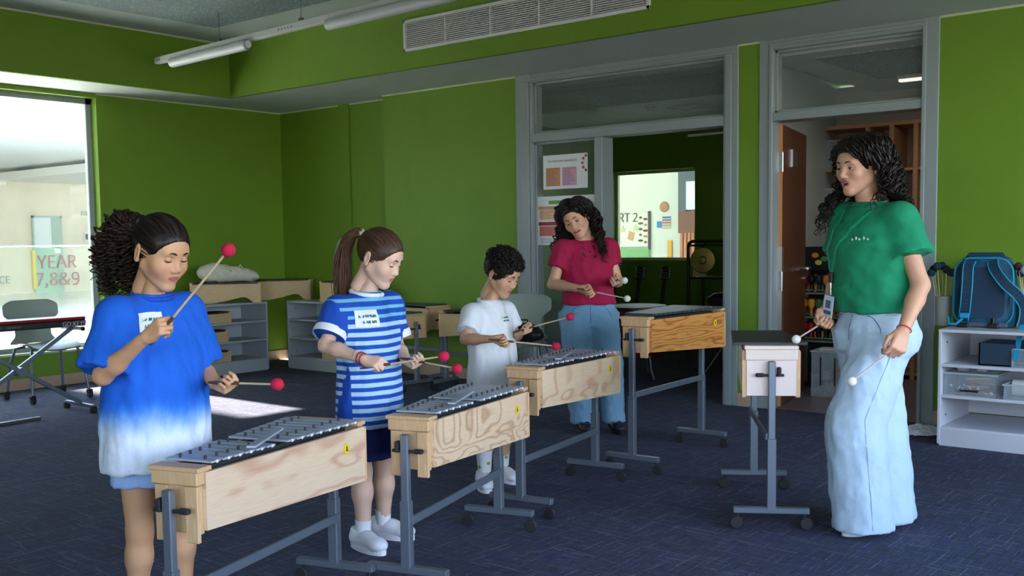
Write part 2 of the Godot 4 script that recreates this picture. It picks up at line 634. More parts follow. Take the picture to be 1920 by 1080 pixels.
func build_setting() -> void:
	var m := MB.new()
	struct("floor", MB.new().span(V(XL - 0.2, -0.1, ZB + 0.2), V(XR + 0.2, 0, -7.0)), M.carpet, "dark navy hatched carpet of the music room", "floor")
	struct("floor", MB.new().span(V(-8.2, -0.1, -7.0), V(-3.45, 0, -11.1)), M.carpet, "dark carpet of the practice room behind the wide door", "floor")
	struct("floor", MB.new().span(V(-3.44, -0.1, -7.0), V(0.5, 0.002, -9.6)), M.vinyl, "mauve vinyl floor of the store room", "floor")
	# wall with the doors
	struct("wall_door", MB.new().span(V(-7.242, 0, ZW), V(-5.607, SOF, ZW - 0.15)), M.green, "green wall between the corner recess and the wide door frame")
	struct("wall_door", MB.new().span(V(-3.52, 0, ZW), V(-3.354, SOF, ZW - 0.15)), M.green, "narrow green pier between the two door frames")
	struct("wall_door", MB.new().span(V(-2.108, 0, ZW), V(XR, SOF, ZW - 0.15)), M.green, "bright green wall right of the store room door")
	struct("wall_door", MB.new().span(V(XL - 0.15, 0, ZR), V(-7.242, SOF, ZR - 0.15)), M.green, "recessed green wall behind the shelf units in the corner")
	# window wall
	struct("wall_left", MB.new().span(V(XL, 0, -7.2), V(XL - 0.16, SOF, -5.015)), M.green, "green wall between the big window and the corner")
	struct("wall_left", MB.new().span(V(XL, 0, -5.015), V(XL - 0.16, 0.315, -2.6)), M.green, "low green wall under the big window")
	struct("wall_left", MB.new().span(V(XL, 2.605, -5.015), V(XL - 0.16, SOF, -2.6)), M.green, "narrow green strip above the big window")
	struct("wall_left", MB.new().span(V(XL, 0, -2.6), V(XL - 0.16, SOF, ZB)), M.green, "green wall past the near side of the big window")
	# walls out of view, with the windows that light the room
	struct("wall_right", MB.new().span(V(XR, 0, ZB), V(XR + 0.16, 0.75, -7.1)), M.green, "green parapet under the side windows")
	struct("wall_right", MB.new().span(V(XR, 2.55, ZB), V(XR + 0.16, CEIL, -7.1)), M.green, "green strip above the side windows")
	for zz in [[-7.1, -6.2], [-3.9, -3.6], [-1.3, -1.0], [1.4, 3.2]]:
		struct("wall_right", MB.new().span(V(XR, 0.75, zz[0]), V(XR + 0.16, 2.55, zz[1])), M.green, "green pier between the side windows")
	struct("wall_behind", MB.new().span(V(XL, 0, ZB), V(XR, 0.75, ZB + 0.16)), M.green, "green parapet under the rear windows")
	struct("wall_behind", MB.new().span(V(XL, 2.55, ZB), V(XR, CEIL, ZB + 0.16)), M.green, "green strip above the rear windows")
	for xx in [[XL, -1.6], [0.0, 0.3], [1.7, XR]]:
		struct("wall_behind", MB.new().span(V(xx[0], 0.75, ZB), V(xx[1], 2.55, ZB + 0.16)), M.green, "green pier between the rear windows")
	# ceiling, soffits, bulkheads
	struct("ceiling", MB.new().span(V(XL - 0.2, CEIL, ZB + 0.2), V(XR + 0.2, CEIL + 0.12, -7.2)), M.grey_paint, "smooth grey margin of the raised ceiling", "ceiling")
	struct("ceiling", MB.new().span(V(-7.75, CEIL - 0.012, 2.6), V(1.6, CEIL, -5.45)), M.speckle, "blue grey speckled acoustic ceiling field", "ceiling")
	struct("ceiling", MB.new().span(V(XL - 0.16, SOF, -6.03), V(XR, SOF + 0.1, -7.26)), M.grey_paint, "grey soffit along the wall with the doors", "ceiling")
	struct("ceiling", MB.new().span(V(XL - 0.16, SOF, ZB), V(-8.365, SOF + 0.1, -6.03)), M.grey_paint, "grey soffit along the window wall", "ceiling")
	var gx0 := -5.975
	var gx1 := -3.705
	for q in [[-8.345, SOF - 0.008, gx0, CEIL], [gx1, SOF - 0.008, XR, CEIL], [gx0, SOF - 0.008, gx1, 2.795], [gx0, 3.005, gx1, CEIL]]:
		struct("wall_bulkhead", MB.new().span(V(q[0], q[1], -6.01), V(q[2], q[3], -6.05)), M.green, "green bulkhead round the air grille above the doors")
	struct("wall_bulkhead", MB.new().span(V(-8.345, SOF - 0.008, -6.05), V(-8.385, CEIL, ZB)), M.green, "green bulkhead above the big window")
	# closed void over the soffit
	struct("wall_void", MB.new().span(V(XL - 0.2, SOF, -7.20), V(XR + 0.2, CEIL + 0.12, -7.30)), M.grey_paint, "plain wall closing the void over the soffit")
	struct("wall_void", MB.new().span(V(XR, SOF, -5.9), V(XR + 0.16, CEIL + 0.12, -7.30)), M.grey_paint, "plain wall closing the end of the void over the soffit")
	# thin pale trims where walls meet the soffit
	var ti := 1
	for s in [[V(-7.25, SOF - 0.014, ZW + 0.008), V(-5.607, SOF, ZW)], [V(-3.52, SOF - 0.014, ZW + 0.008), V(-3.354, SOF, ZW)], [V(-2.108, SOF - 0.014, ZW + 0.008), V(XR, SOF, ZW)], [V(XL, SOF - 0.014, ZR + 0.008), V(-7.25, SOF, ZR)], [V(XL, SOF - 0.014, ZR), V(XL + 0.008, SOF, -5.015)]]:
		struct("trim_%d" % ti, MB.new().span(s[0], s[1]), M.trim_pale, "thin pale bead where the green wall meets the soffit", "trim")
		ti += 1
	struct("trim_%d" % ti, MB.new().span(V(-8.345, CEIL - 0.016, -6.01), V(-8.332, CEIL, ZB)), M.trim_pale, "thin pale bead along the top of the window bulkhead", "trim")
	# skirting
	var sk := 0.1
	for s in [["left", V(XL, 0, -7.1), V(XL + 0.014, sk, -1.0)], ["recess", V(XL, 0, ZR), V(-7.242, sk, ZR + 0.014)], ["door", V(-7.242, 0, ZW), V(-5.607, sk, ZW + 0.014)], ["pier", V(-3.52, 0, ZW), V(-3.354, sk, ZW + 0.014)], ["right", V(-2.108, 0, ZW), V(XR, sk, ZW + 0.014)]]:
		struct("baseboard_" + s[0], MB.new().span(s[1], s[2], 0.003), M.base, "tan skirting board along the green wall", "skirting")
	# the big window
	var w1 := struct("window_1", MB.new().span(V(XL - 0.10, 0.315, -5.015), V(XL - 0.145, 2.605, -4.965)).span(V(XL - 0.10, 2.555, -5.015), V(XL - 0.145, 2.605, -2.6)).span(V(XL - 0.10, 0.315, -5.015), V(XL - 0.145, 0.36, -2.6)).span(V(XL - 0.10, 0.315, -2.6), V(XL - 0.145, 2.605, -2.65)), M.frame, "slim grey frame of the big window onto the white hall", "window")
	struct("pane", MB.new().span(V(XL - 0.118, 0.35, -4.97), V(XL - 0.126, 2.56, -2.64)), M.glass, "", "", w1)
	struct("sill", MB.new().span(V(XL + 0.012, 0.30, -5.015), V(XL - 0.16, 0.318, -2.6)), M.trim_pale, "", "", w1)
	build_frames()
	build_rooms_behind()
	build_hall()

func frame_rect(m: MB, x0: float, y0: float, x1: float, y1: float, z: float) -> void:
	# raised glazing bead round an opening
	var t := 0.018
	for s in [[x0, y0, x1, y0 + t], [x0, y1 - t, x1, y1], [x0, y0, x0 + t, y1], [x1 - t, y0, x1, y1]]:
		m.span(V(s[0], s[1], z), V(s[2], s[3], z + 0.02), 0.002)

func build_frames() -> void:
	var z0 := ZW + 0.012
	var z1 := ZW - 0.15
	# wide frame: sidelight, door, transom
	var m := MB.new()
	for s in [[-5.607, 0, -5.44, SOF], [-3.64, 0, -3.52, SOF], [-5.44, 2.575, -3.64, SOF], [-5.44, 2.075, -3.64, 2.15], [-4.795, 0, -4.717, 2.075], [-5.44, 0, -4.795, 0.12]]:
		m.span(V(s[0], s[1], z0), V(s[2], s[3], z1), 0.004)
	# outer step of the frame
	m.span(V(-5.54, 0.0, z0 + 0.012), V(-5.46, SOF - 0.06, z0), 0.003)
	m.span(V(-5.54, SOF - 0.06, z0 + 0.012), V(-3.55, SOF - 0.035, z0), 0.003)
	m.span(V(-3.62, 0.0, z0 + 0.012), V(-3.57, SOF - 0.06, z0), 0.003)
	frame_rect(m, -5.44, 2.15, -3.64, 2.575, ZW - 0.05)
	frame_rect(m, -5.44, 0.12, -4.795, 2.075, ZW - 0.05)
	var f1 := struct("trim_door_frame", m, M.frame, "wide grey steel frame with sidelight, transom and practice room doorway", "door frame")
	struct("pane", MB.new().span(V(-5.44, 2.15, ZW - 0.055), V(-3.64, 2.575, ZW - 0.063)), M.glass, "", "", f1)
	struct("pane", MB.new().span(V(-5.44, 0.12, ZW - 0.055), V(-4.795, 2.075, ZW - 0.063)), M.glass, "", "", f1)
	# store room frame
	m = MB.new()
	for s in [[-3.354, 0, -3.25, SOF], [-2.212, 0, -2.108, SOF], [-3.25, 2.575, -2.212, SOF], [-3.25, 2.075, -2.212, 2.135]]:
		m.span(V(s[0], s[1], z0), V(s[2], s[3], z1), 0.004)
	m.span(V(-3.275, 0.0, z0 + 0.012), V(-3.25, SOF - 0.05, z0), 0.003)
	m.span(V(-2.212, 0.0, z0 + 0.012), V(-2.187, SOF - 0.05, z0), 0.003)
	m.span(V(-3.275, SOF - 0.05, z0 + 0.012), V(-2.187, SOF - 0.025, z0), 0.003)
	frame_rect(m, -3.25, 2.135, -2.212, 2.575, ZW - 0.05)
	var f2 := struct("trim_door_frame", m, M.frame, "grey steel frame with transom round the store room doorway", "door frame")
	struct("pane", MB.new().span(V(-3.25, 2.135, ZW - 0.055), V(-2.212, 2.575, ZW - 0.063)), M.glass, "", "", f2)
	# practice room door, swung open into the practice room, seen on its edge
	var d := struct("door_1", MB.new().span(V(-3.68, 0.01, ZW - 0.16), V(-3.64, 2.06, ZW - 1.02), 0.003), M.door, "brown practice room door standing open, seen on edge", "door")
	struct("lipping", MB.new().span(V(-3.682, 0.01, ZW - 0.147), V(-3.638, 2.062, ZW - 0.16)), M.lipping, "", "", d)
	struct("kick_plate", MB.new().span(V(-3.688, 0.2, ZW - 0.142), V(-3.636, 1.22, ZW - 0.19)), M.brushed, "", "", d)
	struct("closer_arm", MB.new().span(V(-4.0, 2.03, ZW - 0.10), V(-3.68, 2.045, ZW - 0.13)), M.brushed, "", "", d)
	# store room door: hinged left, open inwards at a slant
	var hinge := V(-3.225, 0, ZW - 0.10)
	var dn := Node3D.new()
	dn.name = "door_2"
	add_child(dn)
	dn.position = hinge
	dn.rotation.y = deg_to_rad(103.0)
	tag(dn, "brown store room door standing open with a small sign and steel edge plate", "door", "", "structure")
	part(dn, "leaf", MB.new().span(V(0.012, 0.01, -0.045), V(0.93, 2.06, 0.0), 0.002), M.door)
	part(dn, "lipping", MB.new().span(V(0.0, 0.01, -0.046), V(0.014, 2.061, 0.001)), M.lipping)
	part(dn, "edge_plate", MB.new().span(V(-0.003, 0.2, -0.05), V(0.06, 1.18, 0.004)), M.brushed)
	part(dn, "hinge", MB.new().span(V(-0.006, 1.72, -0.05), V(0.002, 1.86, 0.004)).cyl(V(-0.008, 1.72, 0.004), V(-0.008, 1.86, 0.004), 0.007, 10), M.chrome)
	part(dn, "hinge", MB.new().span(V(-0.006, 0.86, -0.05), V(0.002, 1.0, 0.004)).cyl(V(-0.008, 0.86, 0.004), V(-0.008, 1.0, 0.004), 0.007, 10), M.chrome)
	var sg := part(dn, "door_sign", MB.new().span(V(0.33, 1.78, -0.001), V(0.52, 1.90, 0.008), 0.002), mat(rgb(92, 84, 76), 0.4))
	part(sg, "holder_edge", MB.new().span(V(0.322, 1.775, -0.001), V(0.332, 1.905, 0.012)), M.chrome)
	part(dn, "handle", MB.new().cyl(V(0.86, 1.0, 0.0), V(0.86, 1.0, 0.055), 0.011, 10).cyl(V(0.86, 1.0, 0.05), V(0.75, 1.0, 0.05), 0.010, 10).cyl(V(0.86, 0.92, 0.0), V(0.86, 0.92, 0.015), 0.02, 14), M.chrome)
	part(dn, "closer_arm", MB.new().span(V(0.05, 2.03, -0.08), V(0.42, 2.045, -0.055)), M.brushed)

func build_rooms_behind() -> void:
	# practice room
	var zb := -10.92
	struct("wall_practice", MB.new().span(V(-8.05, 0, ZW - 0.15), V(-7.9, 2.7, zb)), M.green, "dark green side wall of the practice room")
	struct("wall_practice", MB.new().bar(V(-3.475, 1.35, ZW - 0.15), V(-4.05, 1.35, zb), 0.04, 2.7), M.green, "green wall between practice room and store room")
	for s in [[-8.05, 0.0, -7.29, 2.7], [-6.10, 0.0, -3.45, 2.7], [-7.29, 0.0, -6.10, 0.985], [-7.29, 2.09, -6.10, 2.7]]:
		struct("wall_practice", MB.new().span(V(s[0], s[1], zb), V(s[2], s[3], zb - 0.16)), M.green, "green far wall round the practice room window")
	struct("ceiling_practice", MB.new().span(V(-8.05, 2.66, ZW - 0.15), V(-3.43, 2.8, zb - 0.16)), M.grey_paint, "grey practice room ceiling", "ceiling")
	struct("ceiling_practice", MB.new().span(V(-7.3, 2.65, -7.7), V(-3.9, 2.66, -9.2)), M.speckle, "speckled field of the practice room ceiling", "ceiling")
	var wm := MB.new()
	for s in [[-7.29, 0.985, -7.25, 2.09], [-6.14, 0.985, -6.10, 2.09], [-7.25, 0.985, -6.14, 1.02], [-7.25, 2.055, -6.14, 2.09]]:
		wm.span(V(s[0], s[1], zb - 0.09), V(s[2], s[3], zb - 0.14))
	var w := struct("window_2", wm, M.trim_pale, "pale framed window in the far wall of the practice room", "window")
	struct("pane", MB.new().span(V(-7.25, 1.02, zb - 0.11), V(-6.14, 2.055, zb - 0.118)), M.glass, "", "", w)
	var det := thing("smoke_detector", "small white smoke detector on the practice room ceiling", "detector", V(-5.9, 2.66, -9.6))
	part(det, "base", MB.new().lathe([Vector2(0.0, -0.02), Vector2(0.06, -0.02), Vector2(0.065, 0.0)], 20), M.white)
	part(det, "sensor", MB.new().lathe([Vector2(0.0, -0.055), Vector2(0.032, -0.05), Vector2(0.042, -0.02)], 20), M.white)
	var df := thing("ceiling_diffuser", "square grey air diffuser in the practice room ceiling", "air vent", V(-5.55, 2.655, -9.9))
	for k in 3:
		var r := 0.2 - k * 0.06
		var q := MB.new()
		q.span(V(-r, -0.02, -r), V(r, -0.008, -r + 0.02)).span(V(-r, -0.02, r - 0.02), V(r, -0.008, r)).span(V(-r, -0.02, -r), V(-r + 0.02, -0.008, r)).span(V(r - 0.02, -0.02, -r), V(r, -0.008, r))
		part(df, "ring", q, M.white)
	for p in [V(-6.5, 2.65, -9.35), V(-4.3, 2.65, -8.3)]:
		var l := thing("downlight", "small recessed downlight in the practice room ceiling", "ceiling light", p, 0, "practice room downlights")
		part(l, "trim", MB.new().lathe([Vector2(0.03, -0.004), Vector2(0.048, -0.006), Vector2(0.05, 0.0)], 20), M.chrome)
		part(l, "lens", MB.new().lathe([Vector2(0.0, -0.003), Vector2(0.03, -0.003)], 16), M.white)
	# store room
	struct("wall_store", MB.new().bar(V(-3.435, 1.31, ZW - 0.15), V(-3.80, 1.31, -9.42), 0.03, 2.62), M.grey_paint, "grey side wall of the store room")
	struct("wall_store", MB.new().span(V(0.5, 0, ZW - 0.15), V(0.6, 2.62, -9.6)), M.grey_paint, "grey end wall of the store room")
	struct("wall_store", MB.new().span(V(-3.83, 0, -9.42), V(0.6, 2.62, -9.6)), mat(rgb(176, 168, 152), 0.6), "beige back wall of the store room")
	struct("ceiling_store", MB.new().span(V(-3.42, 2.55, ZW - 0.15), V(0.6, 2.7, -9.6)), M.grey_paint, "grey store room ceiling", "ceiling")
	struct("ceiling_store", MB.new().span(V(-3.1, 2.54, -7.3), V(0.3, 2.552, -8.6)), M.speckle, "speckled field of the store room ceiling", "ceiling")
	var sl := thing("ceiling_strip_light", "slim white strip light on the store room ceiling", "ceiling light", V(-2.35, 2.46, -8.2))
	part(sl, "housing", MB.new().box(V(0, 0.012, 0), V(0.9, 0.03, 0.06), 0.006), M.white)
	var gl := mat(rgb(250, 246, 238), 0.4)
	gl.emission_enabled = true
	gl.emission = rgb(255, 246, 232)
	gl.emission_energy_multiplier = 1.2
	part(sl, "diffuser", MB.new().box(V(0, -0.012, 0), V(0.88, 0.02, 0.05), 0.006), gl)
	var al := AreaLight3D.new()
	al.name = "strip_lamp_light"
	sl.add_child(al)
	al.area_size = Vector2(0.86, 0.05)
	al.position = V(0, -0.03, 0)
	al.rotation.x = -PI / 2
	al.light_color = Color(1.0, 0.95, 0.88)
	al.light_energy = 0.5
	al.area_range = 8.0
	al.shadow_enabled = true
	part(sl, "wire", MB.new().cyl(V(-0.3, 0.02, 0), V(-0.3, 0.085, 0), 0.004, 6).cyl(V(0.3, 0.02, 0), V(0.3, 0.085, 0), 0.004, 6), M.steel)

func build_hall() -> void:
	struct("floor_hall", MB.new().span(V(-30, -0.3, 12), V(XL - 0.16, -0.005, -30)).span(V(XL - 0.16, -0.3, -11.08), V(4, -0.005, -30)), M.hall_floor, "glossy white floor of the hall outside the windows", "floor")
	struct("wall_hall", MB.new().span(V(-28, 0, 12), V(-28.2, 3.3, -30)), M.hall_cream, "cream far wall of the hall seen through the big window")
	struct("wall_hall", MB.new().span(V(-30, 0, -17), V(4, 2.5, -17.2)), mat(rgb(206, 218, 196), 0.6), "pale wall across the hall seen through the practice room window")
	struct("wall_hall", MB.new().span(V(-30, 0, 12), V(XL - 0.16, 6, 12.2)), M.hall_white, "white near end wall of the hall")
	struct("ceiling_hall", MB.new().span(V(-30, 3.4, -10.4), V(4, 3.78, -11.4)), mat(rgb(196, 206, 190), 0.6), "pale beam along the hall skylight", "ceiling")
	struct("ceiling_hall", MB.new().span(V(-30, 3.0, -12.6), V(4, 3.2, -17.2)), M.hall_white, "white lowered ceiling along the far side of the hall, extended to block sky light", "ceiling")  # stretched beyond the ceiling proper to keep direct sky off the pale wall
	struct("ceiling_hall", MB.new().span(V(-16, 3.0, -11.42), V(4, 3.2, -12.6)), M.hall_white, "added white slab blocking sky light outside the practice room", "ceiling")  # added cover, so only bounced light reaches the wall behind the practice window
	struct("ceiling_hall", MB.new().span(V(-28.2, 3.3, 12), V(-19.5, 3.5, -17.2)), M.hall_white, "white lowered ceiling along the hall end, widened to dim the far wall", "ceiling")  # widened into the hall to cut sky light on the cream wall
	# added unseen roof, slit left open to shape the streak of sun on the carpet
	struct("ceiling_hall", MB.new().span(V(-17.5, 6.0, -4.50), V(XL - 0.16, 6.2, 12)), M.hall_white, "added white roof slab out of view, blocking sun near the big window", "ceiling")
	struct("ceiling_hall", MB.new().span(V(-17.5, 6.0, -7.2), V(XL - 0.16, 6.2, -5.30)), M.hall_white, "added white roof slab out of view, past the slit for the sun streak", "ceiling")
	# facades above and beside our room, so that sky comes in only at openings
	struct("wall_hall", MB.new().span(V(XL - 0.16, SOF, 12), V(XL - 0.3, 6.2, -11.2)), M.hall_white, "white hall wall above the big window")
	struct("wall_hall", MB.new().span(V(XL - 0.16, 0, -7.2), V(XL - 0.3, SOF, -11.2)), M.hall_white, "white hall wall beside the practice room")
	# door and lettering on the far wall
	var d := thing("glazed_door", "pale green glazed door in the far wall of the hall", "door", V(-27.98, 0, -13.97))
	part(d, "frame", MB.new().span(V(0, 0, -0.42), V(0.06, 2.1, -0.37)).span(V(0, 0, 0.37), V(0.06, 2.1, 0.42)).span(V(0, 2.05, -0.42), V(0.06, 2.1, 0.42)), mat(rgb(168, 190, 172), 0.5))
	part(d, "leaf", MB.new().span(V(0.0, 0.0, -0.37), V(0.04, 1.22, 0.37)), mat(rgb(150, 196, 168), 0.4))
	part(d, "pane", MB.new().span(V(0.01, 1.22, -0.12), V(0.03, 2.05, 0.37)), mat(rgb(222, 234, 232), 0.2))
	part(d, "jamb", MB.new().span(V(0.0, 1.22, -0.37), V(0.05, 2.05, -0.12)), mat(rgb(160, 184, 168), 0.4))
	single("wall_stripe", MB.new().span(V(0, 0, 0), V(0.09, 1.05, 0.08)), M.yellow, "yellow upright stripe beside the green glazed door", "stripe", V(-27.97, 0.1, -13.58))
	var t := thing("wall_lettering", "pink lettering on the hall wall reading YEAR 7,8&9", "lettering", V(-27.9, 0, -14.19))
	for q in [["YEAR", 0.83], ["7,8&9", 0.35]]:
		var o := part(t, "letters", text_mesh(q[0], 0.36, 0.02), mat(rgb(160, 56, 88), 0.6))
		o.position.y = q[1]
		o.rotation.y = PI / 2
	var ce := thing("wall_lettering", "small grey lettering ending in CE on the hall wall", "lettering", V(-27.9, 0.38, -12.72))
	var co := part(ce, "letters", text_mesh("CE", 0.2, 0.02), mat(rgb(150, 160, 146), 0.6))
	co.rotation.y = PI / 2
	var ts := thing("toilet_sign", "small white toilet sign on the cream hall wall", "sign", V(-27.97, 1.38, -15.17))
	part(ts, "plate", MB.new().span(V(0, 0, -0.14), V(0.02, 0.28, 0.14)), M.white)
	part(ts, "pictogram", MB.new().span(V(0.02, 0.06, -0.1), V(0.026, 0.22, -0.03)).span(V(0.02, 0.06, 0.03), V(0.026, 0.22, 0.1)), M.black)
	var gv := single("wall_vent", MB.new().span(V(0, 0, 0), V(0.03, 0.12, 0.34), 0.004), mat(rgb(170, 172, 160), 0.6), "small grey vent high on the cream hall wall", "vent", V(-27.98, 2.12, -15.33))
	for z in [-11.6, -14.2]:
		single("ceiling_lamp", MB.new().lathe([Vector2(0.0, -0.03), Vector2(0.24, -0.03), Vector2(0.25, 0.0)], 20), M.white, "round white lamp under the lowered hall ceiling", "ceiling light", V(-26.5, 3.3, z), 0, "hall ceiling lamps")
	# glass balustrade with a slim rail
	var b := thing("glass_balustrade", "frameless glass balustrade with slim top rail in the hall", "balustrade", V(-12.2, 0, 0))
	for k in 7:
		part(b, "pane", MB.new().span(V(-0.006, 0.05, -11.0 + k * 1.6), V(0.006, 1.25, -9.43 + k * 1.6)), M.glass_thin)
		part(b, "clamp", MB.new().box(V(0, 1.2, -9.415 + k * 1.6), V(0.03, 0.05, 0.06), 0.004), M.steel)
	part(b, "rail", MB.new().span(V(-0.01, 1.25, -11.0), V(0.01, 1.268, 0.2)), M.steel)
	# what the practice room window shows
	var bd := thing("display_board", "pale display board with ART 2 lettering and cut-out food pictures", "board", V(-11.08, 1.1, -16.98))
	part(bd, "panel", MB.new().span(V(-1.6, 0, 0), V(0.62, 0.66, 0.02), 0.003), mat(rgb(214, 222, 200), 0.7))
	part(bd, "edge", MB.new().span(V(0.60, -0.05, 0), V(0.64, 0.68, 0.035)), mat(rgb(70, 78, 66), 0.6))
	part(bd, "letters", text_mesh("ART 2", 0.17, 0.01), mat(rgb(74, 84, 66), 0.6)).position = V(0.08, 0.565, 0.028)
	var cols := [rgb(60, 104, 60), rgb(150, 60, 44), rgb(120, 96, 60), rgb(176, 140, 90)]
	for k in 10:
		var e := part(bd, "cut_out", MB.new().ellipsoid(Transform3D(Basis().scaled(V(0.036 + 0.012 * (k % 3), 0.024, 0.006)), V(0.43 + 0.11 * (k % 2), 0.56 - 0.11 * (k / 2) - 0.03 * (k % 2), 0.024)), 12, 6), mat(cols[k % 4], 0.7))
	part(bd, "card", MB.new().box(V(0.20, 0.22, 0.026), V(0.13, 0.16, 0.012), 0.0, Transform3D(Basis(Vector3.BACK, -0.3), V(-0.04, 0.06, 0))), mat(rgb(196, 160, 110), 0.7))
	part(bd, "star", MB.new().prism(star(0.07), 0.012, Transform3D(Basis(), V(0.03, 0.34, 0.026))), mat(rgb(206, 204, 120), 0.7))
	part(bd, "star", MB.new().prism(star(0.07), 0.012, Transform3D(Basis(), V(0.32, 0.36, 0.026))), mat(rgb(206, 204, 120), 0.7))
	single("low_panel", MB.new().span(V(-1.6, 0, 0), V(0.62, 0.55, 0.05)), mat(rgb(120, 176, 108), 0.6), "green low panel under the hall display board", "panel", V(-11.08, 0.52, -16.98))
	var pm := single("wall_plaque", MB.new().lathe([Vector2(0.0, 0.02), Vector2(0.085, 0.016), Vector2(0.1, 0.0)], 20, Transform3D(Basis(Vector3.RIGHT, PI / 2), Vector3.ZERO)), mat(rgb(168, 128, 92), 0.6), "round tan plaque on the pale hall wall", "plaque", V(-10.137, 1.85, -16.98))
	var nt := thing("wall_notice", "small notice with coloured stripes on the pale hall wall", "notice", V(-10.14, 1.44, -16.99))
	for k in 5:
		part(nt, "stripe", MB.new().span(V(-0.04, 0.05 * k, 0), V(0.14, 0.05 * k + 0.025, 0.01)), mat([rgb(206, 190, 90), rgb(150, 160, 140), rgb(190, 80, 70), rgb(80, 110, 160), rgb(70, 90, 130)][k], 0.6))
	part(nt, "figure", MB.new().span(V(-0.16, 0.02, 0), V(-0.06, 0.14, 0.012)), mat(rgb(70, 132, 180), 0.6))
	var yp := single("wall_stripe", MB.new().span(V(0, 0, 0), V(0.09, 0.72, 0.02)), mat(rgb(214, 170, 60), 0.6), "ochre upright stripe on the pale hall wall", "stripe", V(-10.06, 0.5, -16.98))
	var sc := thing("slatted_screen", "brown slatted screen with a bright window at the end of the hall", "screen", V(-9.72, 0, -16.9))
	for k in 5:
		part(sc, "slat", MB.new().span(V(0.08 * k, 0, 0), V(0.08 * k + 0.055, 1.35, 0.06)), M.lipping)
	part(sc, "header", MB.new().span(V(-0.05, 1.35, -0.02), V(1.3, 1.75, 0.04)), mat(rgb(120, 84, 64), 0.6))
	part(sc, "window_panel", MB.new().span(V(0.1, 1.78, -0.02), V(1.3, 2.3, 0.02)), mat(rgb(226, 236, 240), 0.3))
	part(sc, "frame", MB.new().span(V(-0.05, 1.75, -0.04), V(0.1, 2.5, 0.04)).span(V(0.1, 2.3, -0.04), V(1.3, 2.5, 0.04)), mat(rgb(90, 104, 106), 0.6))

func star(r: float) -> PackedVector2Array:
	var p := PackedVector2Array()
	for k in 10:
		var a := TAU * k / 10.0 + PI / 2
		p.append(Vector2(cos(a), sin(a)) * (r if k % 2 == 0 else r * 0.42))
	return p

